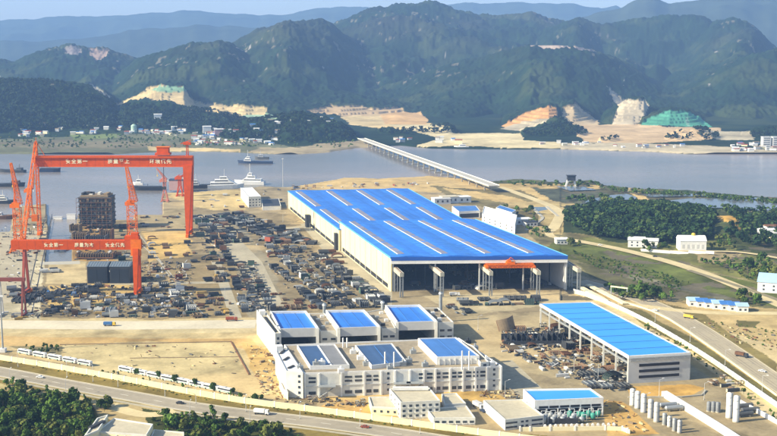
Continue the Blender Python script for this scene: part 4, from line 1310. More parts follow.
# ---- open-sided shed on the right
def open_shed():
    z = 17.0
    Q = quad_px([(628.8, 356.6), (690.8, 353.0), (591.6, 302.4), (539.6, 304)], z); o = origin(Q); q = rel(Q, o)
    t = thing('open_shed', 'open-sided shed with bright sky blue roof and louvred white end wall', 'shed', o)
    m = MB(); m.prism(inset(q, .8), z - .9, z); rf = m.build('roof', M_BLUE3, t)
    for a, b, nm in ((3, 0, 'edge_beam'), (1, 2, 'edge_beam'), (2, 3, 'edge_beam'), (0, 1, 'edge_beam')):
        m = MB(); wall_panel(m, q[a], q[b], z - 1.6 if a in (3,) else z - 1.2, z + .35, .85, .15); m.build(nm, M_WHITE2, t)
    for k in range(1, 9):
        m = MB(); A, B = bil(q, .02, k / 9), bil(q, .98, k / 9); m.bar((*A, z + .08), (*B, z + .08), .5, .15); m.build('roof_seam', M_BLUE2, rf)
    # end wall
    m = MB(); wall_panel(m, q[0], q[1], 0, z - 1.22, .6, 0.0); m.build('end_wall', M_GREYW, t)
    for z0 in (3.0, 6.6, 10.2):
        m = MB(); wall_panel(m, lerp2(q[0], q[1], .17), lerp2(q[0], q[1], .82), z0, z0 + 1.7, .3, .2); m.build('louvre', M_DARK, t)
    for k in range(9):
        for s in (0.012, 0.988):
            c = bil(q, s, min(max(k / 8, .01), .99)); m = MB(); m.cbox((c[0], c[1], (z - 1) / 2), (1.0, 1.0, z - 1)); m.build('column', M_WHITE, t)
        if k < 8:
            m = MB(); A, B = bil(q, .988, k / 8), bil(q, .988, (k + 1) / 8)
            if k in (0, 3, 7):
                m.bar((*A, 0.5), (*B, z - 1.5), .35); m.bar((*A, z - 1.5), (*B, .5), .35)
            m.bar((*A, 8), (*B, 8), .5); m.build('bracing', M_STEEL, t)
            m = MB(); A, B = bil(q, .012, k / 8), bil(q, .012, (k + 1) / 8); m.bar((*A, 12.6), (*B, 12.6), .8, 1.2); m.build('crane_beam', M_STEEL, t)
            m = MB(); A, B = bil(q, .02, k / 8), bil(q, .98, k / 8); m.truss((*A, z - 2.2), (*B, z - 2.2), 1.6, 1.6, 10, .3); m.build('roof_truss', M_STEEL, t)
    return t


open_shed()

# ---- the building at lower left
t, q = block('gatehouse', 'cream block with flat grey roof at the lower edge beside the road', 'building', [(96, 431.5), (146.5, 434.8), (153, 424.0), (114, 418.0)], 7.5, M_ROOFC, M_CREAM)
for k in range(6):
    c = lerp2(q[0], q[1], .08 + k * .165); m = MB(); m.cbox((c[0], c[1] - .3, 3.2), (.5, .5, 6.4)); m.build('pilaster', M_WHITE2, t)
windows(t, q[0], q[1], (2.0,), 5, 2.6, 1.8, s0=.1, s1=.95)
t, q = block('stair_block', 'pale raised block with dark roof slots behind the cream gatehouse', 'annexe', [(84, 436), (98, 430), (108, 414.5), (97, 418)], 9.5, M_ROOFC, M_CREAM)
m = MB(); c = bil(q, .5, .5); m.cbox((c[0], c[1], 9.2), (2, 12, 1.5), -.4); m.build('roof_unit', M_DKSTEEL, t)
t, q = block('annexe', 'low cream annexe right of the gatehouse at the lower edge', 'annexe', [(150, 438), (184, 440), (184, 432), (154, 429.5)], 4, M_ROOFC, M_CREAM)

# ---- white building in the far yard, sheds behind the hall
t, q = block('office', 'tall white block with rows of windows by the ferry quay', 'office building', [(248.5, 196.8), (261.0, 196.2), (252.0, 187), (240.5, 187.5)], 14, M_WHITE2, M_WHITE)
windows(t, q[0], q[1], (2, 5.5, 9), 4, 2, 1.6, sill=False)
windows(t, q[3], q[0], (2, 5.5, 9), 4, 2, 1.6, sill=False)
t, q = block('store', 'dark-roofed low store right of the tall white block', 'store', [(262.5, 206.5), (281, 206), (279, 198.5), (261.5, 199)], 5, M_DKSTEEL, M_WHITE2)
t, q = flat_building('shed', 'blue-roofed white shed right of the far hall roof', 'shed', [(459, 211.5), (480, 210.5), (476, 205.5), (452, 206)], 9, M_WHITE2, M_BLUE2, .5)
m = MB(); wall_panel(m, lerp2(q[0], q[1], .05), lerp2(q[0], q[1], .95), 1, 6, .4, .2); m.build('opening', M_DARK, t)
t, q = flat_building('office', 'white long office with pale roof between the hall and the canal', 'office building', [(482, 213.5), (515, 225), (517, 215.0), (484, 206)], 10, M_WHITE2, M_WHITE2, .8)
windows(t, q[0], q[1], (2, 5.5), 6, 2.4, 1.6, sill=False)
t, q = flat_building('shed', 'small blue-roofed shed right of the white long office', 'shed', [(496, 207.5), (512, 212.5), (516, 210), (500, 205)], 8, M_WHITE2, M_BLUE2, .4)
for k, (x, y, w, d, h, lab, mr) in enumerate(((441, 203.5, 22, 16, 7, 'leftmost small white house right of the far hall roof', M_WHITE2), (449, 202.5, 22, 16, 8, 'small white house left of the blue-roofed white shed', M_ROOFC),
                                            (460, 202.0, 26, 16, 7, 'white house behind the blue-roofed white shed', M_WHITE2), (522, 224, 20, 14, 6, 'small white house at the end of the long office', M_WHITE2),
                                            (530, 226, 14, 12, 5, 'dark little store beside the canal', M_DKSTEEL))):
    px, py = G(x, y); t = thing('house', lab, 'house', (px, py, 0), .24)
    m = MB(); m.box(-w / 2, w / 2, -d / 2, d / 2, 0, h); m.build('wall', M_WHITE2, t)
    m = MB(); m.box(-w / 2 - .5, w / 2 + .5, -d / 2 - .5, d / 2 + .5, h, h + .8); m.build('roof', mr, t)
    for j in (-.3, 0, .3):
        m = MB(); m.box(w * j - 1.2, w * j + 1.2, -d / 2 - .1, -d / 2 + .2, h * .35, h * .75); m.build('window', M_GLASS, t)

# ---- houses near the wooded knoll
def gable_house(x, y, w, d, h, rot, lab, mw, mr, nwin=4, z=0.0, gh=None, group=None, name='house', cat='house', det=True):
    t = thing(name, lab, cat, (x, y, z), rot, group)
    gh = gh or d * .18
    m = MB(); m.box(-w / 2, w / 2, -d / 2, d / 2, -2, h); m.build('wall', mw, t)
    m = MB(); e = .6
    m.add([(-w / 2 - e, -d / 2 - e, h), (w / 2 + e, -d / 2 - e, h), (w / 2 + e, d / 2 + e, h), (-w / 2 - e, d / 2 + e, h), (-w / 2 - e, 0, h + gh), (w / 2 + e, 0, h + gh)],
          [(3, 2, 1, 0), (0, 1, 5, 4), (2, 3, 4, 5), (1, 2, 5), (3, 0, 4)])
    m.build('roof', mr, t)
    if det:
        for r_ in range(max(1, int(h / 3.3))):
            for j in range(nwin):
                c = (-.5 + (j + .5) / nwin) * w * .92
                m = MB(); m.box(c - .8, c + .8, -d / 2 - .1, -d / 2 + .2, 1.2 + r_ * 3.2, 2.7 + r_ * 3.2); m.build('window', M_GLASS, t)
    return t


x, y = G(691, 249.3)
t = thing('hall', 'big white round-roofed hall below the wooded knoll', 'hall', (x, y, 0), -.05)
m = MB(); m.box(-13, 13, -10, 10, -2, 10); m.build('wall', M_WHITE2, t)
m = MB(); prof = [(-10.4 + 20.8 * i / 10, 10 + 4.5 * math.sin(math.pi * i / 10)) for i in range(11)]
vs = [(-13.4, a, b) for a, b in prof] + [(13.4, a, b) for a, b in prof]
m.add(vs, [(i, 11 + i, 12 + i, i + 1) for i in range(10)] + [tuple(range(11))[::-1], tuple(range(11, 22)), (0, 10, 21, 11)]); m.build('roof', M_WHITE2, t)
for j in range(5):
    m = MB(); m.box(-11 + j * 4.8, -8.6 + j * 4.8, -10.12, -9.8, 2.5, 6.5); m.build('window', M_GREYW, t)
m = MB(); m.lathe([(.1, 17), (1.6, 16.6), (2, 15), (2, 13)][::-1], 10, (2, 0)); m.build('roof_vent', M_YEL, t)
x, y = G(643, 246.5)
gable_house(x, y, 30, 13, 7, -.25, 'long white house with pale roof by the dirt road below the knoll', M_WHITE2, M_GREYW, 5)
x, y = G(637, 242.5)
gable_house(x, y, 16, 8, 5, -.25, 'small pale house behind the long white one below the knoll', M_WHITE2, M_WHITE2, 3)
x, y = G(561, 243.5)
gable_house(x, y, 12, 9, 5, .1, 'small white house at the corner of the dirt road near the hall', M_WHITE2, M_WHITE2, 3)
for k, (px, py, w, lab) in enumerate(((766, 236, 16, 'white house among the trees at the right edge'), (774, 239, 14, 'cream house at the right edge below another white house'), (770, 232, 12, 'small white house highest among the trees at the right edge'))):
    x, y = G(px, py); gable_house(x, y, w, 10, 7, .1, lab, (M_WHITE2, M_CREAM, M_WHITE2)[k], (M_WHITE2, M_GREYW, M_RUST)[k], 3)
# blue and white cabins row
for k in range(7):
    px = 693 + k * 8.0; py = 305.0 + k * .95
    x, y = G(px, py)
    lab = ('first', 'second', 'third', 'fourth', 'fifth', 'sixth', 'seventh')[k] + ' from the left of the white cabins with blue roofs by the dirt road'
    t = gable_house(x, y, 8.4, 11, 4.6, -.05, lab, M_WHITE2, M_BLUE2 if k % 3 else mat('pale_blue_roof', (0.35, 0.5, 0.62), .6, .1), 2, group='site cabins with blue roofs', name='site_cabin', cat='cabin')
x, y = G(775, 289)
gable_house(x, y, 26, 30, 8, -.4, 'white-roofed shed by the dirt road at the right edge', M_WHITE2, mat('pale_blue_roof', (0.35, 0.5, 0.62), .6, .1), 3)

# hall floor concrete, coloured dark to carry the shade of the interior
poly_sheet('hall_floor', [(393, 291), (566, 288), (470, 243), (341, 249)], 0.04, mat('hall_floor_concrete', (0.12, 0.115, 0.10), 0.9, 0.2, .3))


# ================================================================= CRANES
def letters(body, size, m, parent, loc, rotx=math.pi / 2, depth=0.12):
    c = bpy.data.curves.new('lettering', 'FONT'); c.body = body; c.size = size; c.extrude = depth; c.offset = size * 0.018
    c.align_x = 'CENTER'; c.align_y = 'CENTER'; c.space_character = 1.25
    o = bpy.data.objects.new('lettering_source', c); COL.objects.link(o)
    bpy.context.view_layer.update()
    me = bpy.data.meshes.new_from_object(o.evaluated_get(bpy.context.evaluated_depsgraph_get()))
    bpy.data.objects.remove(o)
    me.materials.clear(); me.materials.append(m)
    n = bpy.data.objects.new('lettering', me); COL.objects.link(n)
    n.parent = parent; n.location = loc; n.rotation_euler = (rotx, 0, 0)
    return n


M_LETTER = mat('cream_lettering', (0.85, 0.76, 0.52), 0.7, 0.05)


def portal_gantry():
    fx, fy = G(189.5, 235.5)
    zt = D2(189, 155.8, fy).z; zb = D2(189, 166.5, fy).z
    lx = D2(38.5, 200, fy).x
    t = thing('gantry_crane', 'tallest red goliath gantry crane with cream characters along its beam', 'gantry crane', (lx, fy, 0))
    W = fx - lx
    m = MB(); m.box(-2, W + 6, -4.5, 4.5, zb, zt); bm = m.build('beam', M_RED, t)
    m = MB(); m.box(-2.2, W + 6.2, -4.8, -4.2, zt - .35, zt + .05); m.box(-2.2, W + 6.2, -4.8, -4.2, zb - .05, zb + .4); m.build('flange', M_ORANGE, bm)
    m = MB()
    for k in range(60):
        x = -1 + k * (W + 6) / 60
        m.box(x - .06, x + .06, -4.7, -4.6, zt, zt + 1.1)
    m.box(-2, W + 6, -4.72, -4.62, zt + 1.0, zt + 1.15); m.build('handrail', M_RED, bm)
    for k in range(1, 18):
        m = MB(); x = -2 + k * (W + 8) / 18; m.box(x - .12, x + .12, -4.56, -4.5, zb + .4, zt - .4); m.build('plate_seam', mat('worn_red', (0.33, 0.06, .01), .8, .3, .5), bm)
    m = MB(); m.box(-2, W + 6, -6.2, -4.9, zt - 1.3, zt - 1.1); m.build('walkway', M_ORANGE, bm)
    for body, px in (('安全第一', 76.5), ('质量至上', 118.5), ('环境优先', 160.5)):
        cx = D2(px, 161, fy - 5).x - lx
        letters(body, 5.4, M_LETTER, t, (cx, -4.62, (zt + zb) / 2))
    # rigid leg: wide at the top, narrowing to the bogies
    m = MB()
    for s in (-1, 1):
        m.hexa([(W - 1.6, s * 11 - 2, 4), (W + 1.6, s * 11 - 2, 4), (W + 1.6, s * 11 + 2, 4), (W - 1.6, s * 11 + 2, 4)],
               [(W - 4.2, s * 4 - 2.4, zb + 2), (W + 5.6, s * 4 - 2.4, zb + 2), (W + 5.6, s * 4 + 2.4, zb + 2), (W - 4.2, s * 4 + 2.4, zb + 2)])
    m.box(W - 1.4, W + 1.4, -13, 13, 3.2, 6); m.build('rigid_leg', M_RED, t)
    for s in (-1, 1):
        m = MB(); m.box(W - 1.5, W + 1.5, s * 11 - 5, s * 11 + 5, .3, 3.2); m.build('bogie', M_ORANGE, t)
    # flexible leg: an A-frame of two lattice legs
    apex = D2(38.5, 141, fy).z
    for s, y0 in ((1, 4.0), (-1, -38)):
        m = MB(); m.truss((-1.5 + (0 if s > 0 else -5), y0, 3), (0, 0, zb if s > 0 else apex - 2), 3.6, 2.8, 12, .55)
        if s > 0: m.truss((0, 0, zb), (0, 0, apex), 2.8, 1.4, 4, .55)
        m.build('leg', M_ORANGE, t)
        m = MB(); m.box(-3 + (0 if s > 0 else -5), .5 + (0 if s > 0 else -5), y0 - 5, y0 + 5, .3, 3.2); m.build('bogie', M_ORANGE, t)
    m = MB(); m.bar((0, 0, apex), (9, 0, zt), .6); m.bar((-3, -22, 34), (-1.5, 4, 30), .9); m.bar((0, 0, apex), (0, 0, apex + 4), .4); m.build('strut', M_ORANGE, t)
    m = MB(); m.box(-3.2, 3.2, -17, -12, 18, 25); m.build('stair_cage', M_ORANGE, t)
    # trolley house
    cx = D2(163, 150, fy).x - lx
    m = MB(); m.box(cx - 8, cx + 8, -5, 5, zt + 1.2, zt + 3.4); m.box(cx - 6, cx + 6.5, -4, 4, zt + 3.4, zt + 9.5); tr = m.build('trolley', M_RED, t)
    m = MB(); m.box(cx - 7, cx + 7.6, -4.6, 4.6, zt + 9.5, zt + 10); m.build('trolley_roof', M_ORANGE, tr)
    m = MB(); m.tube((cx, 0, zb), (cx, 0, zb - 22), .3, 6); m.box(cx - 2, cx + 2, -1, 1, zb - 25, zb - 22); m.build('hook_block', M_DKSTEEL, t)
    # mast and small slewing crane over the rigid leg
    m = MB(); m.truss((W, 0, zt), (W, 0, zt + 13), 2.2, 1.8, 4, .4); m.box(W - 4, W + 4, -2, 2, zt + 12, zt + 15); m.bar((W - 7, 0, zt + 13), (W + 4, 0, zt + 17), .8); m.build('mast', M_RED, t)


portal_gantry()


def small_gantry():
    fx, fy = G(138, 294.5)
    zt = D2(138, 240, fy).z; zb = D2(138, 249, fy).z
    lx = D2(25.5, 270, fy).x
    W = fx - lx
    t = thing('gantry_crane', 'lower red gantry crane standing nearer, over the dark steel shelters', 'gantry crane', (lx, fy, 0))
    m = MB(); m.box(-10, W + 4, -3.4, 3.4, zb, zt); bm = m.build('beam', M_RED, t)
    m = MB()
    for k in range(46):
        x = -9 + k * (W + 12) / 46
        m.box(x - .05, x + .05, -3.5, -3.4, zt, zt + 1.1)
    m.box(-10, W + 4, -3.55, -3.45, zt + 1, zt + 1.12); m.build('handrail', M_RED, bm)
    for k in range(1, 16):
        m = MB(); x = -10 + k * (W + 14) / 16; m.box(x - .1, x + .1, -3.45, -3.4, zb + .3, zt - .3); m.build('plate_seam', MATS['worn_red'], bm)
    for body, px in (('安全第一', 53.5), ('质量为本', 84), ('安全优先', 115)):
        cx = D2(px, 244, fy - 3.5).x - lx
        letters(body, 3.6, M_LETTER, t, (cx, -3.52, (zt + zb) / 2), depth=.1)
    m = MB()
    for s in (-1, 1):
        m.hexa([(W - 1.4, s * 8 - 1.4, 3), (W + 1.2, s * 8 - 1.4, 3), (W + 1.2, s * 8 + 1.4, 3), (W - 1.4, s * 8 + 1.4, 3)],
               [(W - 2.4, s * 3 - 1.6, zb + 1), (W + 2.4, s * 3 - 1.6, zb + 1), (W + 2.4, s * 3 + 1.6, zb + 1), (W - 2.4, s * 3 + 1.6, zb + 1)])
    m.box(W - 1.1, W + 1.1, -10, 10, 2.4, 4.6); m.build('rigid_leg', M_RED, t)
    m = MB()
    m.bar((0, 7, 2), (0, 1, zb), 1.9); m.bar((0, -9, 2), (0, -1, zb), 1.9); m.box(-1, 1, -9, 9, 2.2, 4.2); m.build('flexible_leg', mat('dull_red_paint', (0.36, 0.07, .04), .6, .15), t)
    for x in (0, W):
        for s in (-1, 1):
            m = MB(); m.box(x - 1.2, x + 1.2, s * 8 - 4, s * 8 + 4, .2, 2.4); m.build('bogie', M_ORANGE, t)
    m = MB(); m.box(W - 9, W + 2.6, -3, 3, zt, zt + 3.6); m.box(W - 4, W + 2, -2.4, 2.4, zt + 3.6, zt + 6); m.build('trolley', M_RED, t)
    m = MB(); m.box(W - 4, W + 4.6, -3.9, -3.3, zb - 5, zt + 1); m.build('cab', M_ORANGE, t)


small_gantry()


def jib_crane(px, py, top, lab, m_, boomdx=3.0, boomtop=None, base=10.0, wid=4.5):
    fx, fy = G(px, py)
    zt = D2(px, top, fy).z
    t = thing('jib_crane', lab, 'crane', (fx, fy, 0))
    m = MB(); b = base / 2
    for sx in (-1, 1):
        for sy in (-1, 1):
            m.bar((sx * b, sy * b, 1), (sx * wid / 2, sy * wid / 2, 14), 1.0)
            m.box(sx * b - .8, sx * b + .8, sy * b - 2.4, sy * b + 2.4, 0, 1.5)
    for s in (-1, 1):
        m.bar((-b, s * b, 2), (b, s * b, 2), .7); m.bar((s * b, -b, 2), (s * b, b, 2), .7); m.bar((-b, s * b, 2), (wid / 2, s * wid / 2, 14), .4)
    m.build('portal', m_, t)
    zc = 14 + (zt - 14) * .42
    m = MB(); m.truss((0, 0, 14), (0, 0, zc), wid, wid, 5, .6); m.build('tower', m_, t)
    m = MB(); m.box(-4.5, 3.4, -3, 3, zc, zc + 4.6); m.box(-6.5, -4.5, -2.4, 2.4, zc - .5, zc + 3); cab = m.build('machine_house', m_, t)
    m = MB(); m.box(3.4, 5.6, -2.6, -.4, zc + .6, zc + 3.4); m.build('cab', M_WHITE2, t)
    bt = D2(px, boomtop or top, fy).z
    m = MB(); m.truss((2.5, 0, zc + 3), (boomdx, 0, bt), wid * .8, wid * .28, 12, .5); m.build('boom', m_, t)
    m = MB(); hz_ = zc + (bt - zc) * .55
    m.bar((-2.5, -1.5, zc + 4.5), (-1, 0, hz_), .6); m.bar((-2.5, 1.5, zc + 4.5), (-1, 0, hz_), .6); m.bar((2.5, 0, zc + 4.5), (-1, 0, hz_), .5)
    m.bar((-1, 0, hz_), (boomdx, 0, bt), .22); m.build('a_frame', m_, t)
    m = MB(); m.bar((boomdx, 0, bt), (boomdx + .8, 0, bt - (bt - zc) * .5), .25); m.box(boomdx + .2, boomdx + 1.4, -.5, .5, bt - (bt - zc) * .5 - 2, bt - (bt - zc) * .5); m.build('hook_block', M_YEL, t)


M_SALMON = mat('faded_red_paint', (0.58, 0.20, 0.13), .6, .15, .3)
jib_crane(19, 252, 164, 'orange lattice jib crane on the left quay, left of the tall gantry crane', M_ORANGE, -4, 163, 13, 6.5)
jib_crane(31, 218, 172, 'slim orange jib crane between the tall gantry crane legs at left', M_ORANGE, 6, 174, 8, 3.5)
jib_crane(133, 246, 166, 'red orange lattice jib crane behind the right end of the lower gantry crane', M_ORANGE, -4, 167, 15, 8.5)
jib_crane(165, 201.5, 169, 'faded red jib crane on the outer quay, left of its twin', M_SALMON, -10, 168, 8, 3.4)
jib_crane(180, 196, 170, 'red jib crane on the outer quay by the pink ship blocks', M_RED, 12, 171, 8, 3.6)

# small dark red portal at the left edge
x, y = G(13, 316)
t = thing('portal_frame', 'small dark red portal crane at the left edge of the yard', 'gantry crane', (x, y, 0))
M_DRED = mat('dark_red_paint', (0.20, 0.05, 0.04), .6, .15)
m = MB(); m.box(-24, 10.5, -1.3, 1.3, 27.0, 29.6); m.build('beam', M_DRED, t)
for sx, mm in ((-22, M_DRED), (8.5, M_DRED), (-9, M_GREYW)):
    m = MB(); m.bar((sx, -5, 1), (sx, -.6, 27), 1.1); m.bar((sx, 5, 1), (sx, .6, 27), 1.1); m.box(sx - .6, sx + .6, -6, 6, .4, 1.8); m.build('leg', mm, t)


# ================================================================= SHIP UNDER CONSTRUCTION, SHELTERS
x, y = G(95, 229)
t = thing('ship_hull', 'dark ship stern section under construction on the berth with sandy deck', 'ship', (x, y, 0))
hw = 17.5
ztop = D2(95, 196.5, y).z
m = MB()
for k in range(7):
    z0 = 3 + k * (ztop - 4) / 7; z1 = z0 + (ztop - 4) / 7 - .7
    e = .6 * (k % 2)
    m.mi = 0; m.box(-hw + e, hw - e, 0 + e, 26, z0, z1); m.mi = 1; m.box(-hw - .8, hw + .8, -.9, 26.5, z1, z1 + .7)
    for j in range(9):
        m.mi = R.randrange(3); xx = -hw + 1 + j * 4.1; hh_ = R.uniform(1.2, z1 - z0)
        m.box(xx, xx + R.uniform(1, 3.4), -R.uniform(.3, 1.4), 1, z0, z0 + hh_)
m.build('hull', [M_DKSTEEL, M_PRIMER, M_BROWN], t)
m = MB(); m.box(-hw + 2, hw - 2, 1, 25, ztop - .9, ztop + .9); m.build('deck', M_BROWN, t)
m = MB()
for k in range(16):
    xx = -hw - 2.2 + (k % 8) * (2 * hw + 4.4) / 7; yy = -1.8 if k < 8 else 14
    if k >= 8 and 8 < k < 15: continue
    m.bar((xx, yy, 0), (xx, yy, ztop - R.uniform(0, 5)), .3)
for z in range(5, int(ztop), 5):
    m.bar((-hw - 2.2, -1.8, z), (hw + 2.2, -1.8, z), .35)
m.build('scaffolding', M_RUST, t)
for k in range(9):
    m = MB(); xx = -hw + 2 + R.random() * (2 * hw - 6); m.box(xx, xx + R.uniform(2, 5), R.uniform(1, 14), R.uniform(15, 20), ztop + .9, ztop + R.uniform(1.6, 4.5)); m.build('deck_housing', R.choice([M_BROWN, M_WHITE, M_RUST, M_DKSTEEL]), t)
# forward hull sections on the same berth
for k, (px, py, w, d, h, c, lab) in enumerate(((81, 241, 15, 14, 10, M_BROWN, 'brown hull ring left on the berth before the dark stern'), (97, 243.5, 20, 16, 9, M_PRIMER, 'grey green deck section in the middle of the berth'),
                                              (107, 240, 12, 12, 12, M_RUST, 'rusty hull ring right on the berth below the dark stern'), (76, 232, 10, 14, 9, M_BROWN, 'small brown hull section beside the dark stern'),
                                              (96, 258.5, 34, 10, 6, M_RUST, 'long rust red hull bottom at the near end of the berth'))):
    x, y = G(px, py); t = thing('hull_section', lab, 'hull section', (x, y, 0))
    m = MB()
    for s in (-1, 1): m.box(s * w / 2 - .5, s * w / 2 + .5, -d / 2, d / 2, 1, h)
    m.box(-w / 2 + .52, w / 2 - .52, -d / 2, d / 2, 1, 2.2); m.box(-w / 2 + .52, w / 2 - .52, -d / 2 + 1, d / 2, h * .55, h * .62); m.build('shell', c, t)
    m = MB()
    for j in range(int(w / 2.4)):
        xx = -w / 2 + 1.2 + j * 2.4; m.box(xx - .2, xx + .2, -d / 2 - .1, d / 2, 2.2, h * .9)
    m.build('frames', c if k % 2 else M_BROWN, t)
    m = MB()
    for j in range(5): m.box(-w / 2 + j * w / 5, -w / 2 + j * w / 5 + 1.2, -d / 2 + 1, d / 2 - 1, 0, 1)
    m.build('keel_blocks', M_CONCR, t)
for k, px in enumerate((97.5, 120)):
    x, y = G(px, 283.5)
    lab = ('left', 'right')[k] + ' of the two dark steel shelters with grey ribbed roofs under the lower gantry crane'
    t = thing('rolling_shelter', lab, 'shelter', (x, y, 0), 0, 'dark rolling shelters')
    m = MB(); m.box(-8.6, 8.6, 0, 20, 0, 15); m.build('wall', M_DKSTEEL, t)
    m = MB(); m.add([(-9, -.4, 15), (9, -.4, 15), (9, 10, 17.6), (-9, 10, 17.6), (9, 20.4, 15.6), (-9, 20.4, 15.6), (-9, -.4, 14.6), (9, -.4, 14.6), (9, 20.4, 14.6), (-9, 20.4, 14.6)],
                    [(0, 1, 2, 3), (3, 2, 4, 5), (6, 7, 1, 0), (7, 8, 4, 2, 1), (5, 9, 8, 4)[::-1], (0, 3, 5, 9, 6), (9, 8, 7, 6)]); rf = m.build('roof', mat('slate_roof', (0.13, 0.17, 0.21), .5, .15), t)
    m = MB()
    for j in range(8): m.bar((-8 + j * 2.28, -.4, 15.1), (-8 + j * 2.28, 10, 17.7), .3); m.bar((-8 + j * 2.28, 10, 17.7), (-8 + j * 2.28, 20.3, 15.7), .3)
    m.build('rib', M_STEEL, rf)
    m = MB(); m.box(-7.6, -.3, -.15, .2, .4, 12.5); m.build('door', mat('black_steel', (0.02, .028, .04), .5, .1), t)
    m = MB(); m.box(.3, 7.6, -.15, .2, .4, 12.5); m.build('door', MATS['black_steel'], t)
x, y = G(111, 283.2)
t = thing('bollard_tank', 'slim white-topped post tank between the two dark shelters', 'tank', (x, y, 0))
m = MB(); m.lathe([(.9, 0), (.9, 9), (.5, 10)], 10); m.build('shell', M_PRIMER, t); m = MB(); m.lathe([(1.1, 10), (1.1, 11.2), (.3, 11.8)], 10); m.build('cap', M_WHITE2, t)


# ================================================================= YARD CLUTTER
def proto_hull():
    m = MB(); n = 7
    for k in range(n):
        a0 = math.pi * k / n; a1 = math.pi * (k + 1) / n
        p0 = (-7 * math.cos(a0), 4.5 * math.sin(a0) ** .7 if k else 0); p1 = (-7 * math.cos(a1), 4.5 * abs(math.sin(a1)) ** .7)
        m.hexa([(p0[0], -5, p0[1]), (p1[0], -5, p1[1]), (p1[0], 5, p1[1]), (p0[0], 5, p0[1])], [(p0[0] * .97, -5, p0[1] + .35), (p1[0] * .97, -5, p1[1] + .35), (p1[0] * .97, 5, p1[1] + .35), (p0[0] * .97, 5, p0[1] + .35)])
    m.mi = 1
    for j in range(6):
        y = -5 + j * 2
        for k in range(n):
            a0 = math.pi * k / n; a1 = math.pi * (k + 1) / n
            m.bar((-7 * math.cos(a0), y, 4.5 * abs(math.sin(a0)) ** .7 + .6), (-7 * math.cos(a1), y, 4.5 * abs(math.sin(a1)) ** .7 + .6), .35, .7)
    return m


def proto_panel():
    m = MB(); m.box(-6, 6, -5, 5, 1.4, 1.8)
    m.mi = 1
    for j in range(7): m.box(-6, 6, -4.8 + j * 1.6, -4.5 + j * 1.6, 1.8, 3.2)
    for j in range(3): m.box(-5 + j * 4.6, -4.4 + j * 4.6, -5, 5, 1.8, 3.8)
    m.mi = 2
    for sx in (-5, 0, 5):
        for sy in (-4, 4): m.box(sx - .4, sx + .4, sy - .4, sy + .4, 0, 1.4)
    return m


def proto_block():
    m = MB(); m.box(-5.5, 5.5, -5, 5, .8, 1.3); m.box(-5.5, 5.5, 4.6, 5, 1.3, 7); m.box(-5.5, -5.1, -5, 4.6, 1.3, 7); m.box(5.1, 5.5, -5, 4.6, 1.3, 6)
    m.box(-5.1, 5.1, -4.4, 4.6, 4, 4.3)
    m.mi = 1
    for j in range(5): m.box(-4.6 + j * 2.2, -4.3 + j * 2.2, -4.6, 4.6, 1.3, 6.2)
    m.mi = 2
    for sx in (-4, 4):
        for sy in (-4, 4): m.box(sx - .5, sx + .5, sy - .5, sy + .5, 0, .8)
    return m


def proto_pipes():
    m = MB()
    for r_ in range(3):
        for k in range(7 - r_):
            m.mi = (k + r_) % 2
            m.tube((-6, -3 + k + r_ * .5, .5 + r_ * .85), (6 + R.uniform(-.6, .6), -3 + k + r_ * .5, .5 + r_ * .85), .46, 7)
    m.mi = 2
    for sx in (-4, 4): m.box(sx - .2, sx + .2, -3.9, 3.9, 0, .12); m.box(sx - .15, sx + .15, -3.9, -3.6, 0, 3); m.box(sx - .15, sx + .15, 3.6, 3.9, 0, 3)
    return m


def proto_plates():
    m = MB()
    for k in range(5):
        m.mi = k % 2
        a = R.uniform(-.06, .06); m.cbox((R.uniform(-.5, .5), R.uniform(-.4, .4), .45 + k * .42), (9 - .3 * k, 3.4 - .2 * k, .3), a)
    m.mi = 2
    for sx in (-3, 0, 3): m.box(sx - .2, sx + .2, -1.7, 1.7, 0, .3)
    return m


def proto_frame():
    m = MB()
    for sx in (-4, 0, 4):
        for sy in (-2.5, 2.5): m.bar((sx, sy, 0), (sx, sy, 5.5), .4)
    m.mi = 1
    for z in (2.6, 5.4):
        for sy in (-2.5, 2.5): m.bar((-4, sy, z), (4, sy, z), .4)
        for sx in (-4, 0, 4): m.bar((sx, -2.5, z), (sx, 2.5, z), .4)
    m.mi = 2
    m.box(-3.8, -.2, -2.3, 2.3, 2.8, 3.6); m.box(.4, 3.6, -2, 2, 5.6, 6.4)
    return m


def proto_container():
    m = MB(); m.box(-6, 6, -1.25, 1.25, .1, 2.7)
    m.mi = 1
    for k in range(14): m.box(-5.7 + k * .84, -5.4 + k * .84, -1.33, 1.33, .25, 2.6)
    m.mi = 2; m.box(-6.1, -5.9, -1.3, 1.3, 0, 2.8); m.box(5.9, 6.1, -1.3, 1.3, 0, 2.8)
    return m


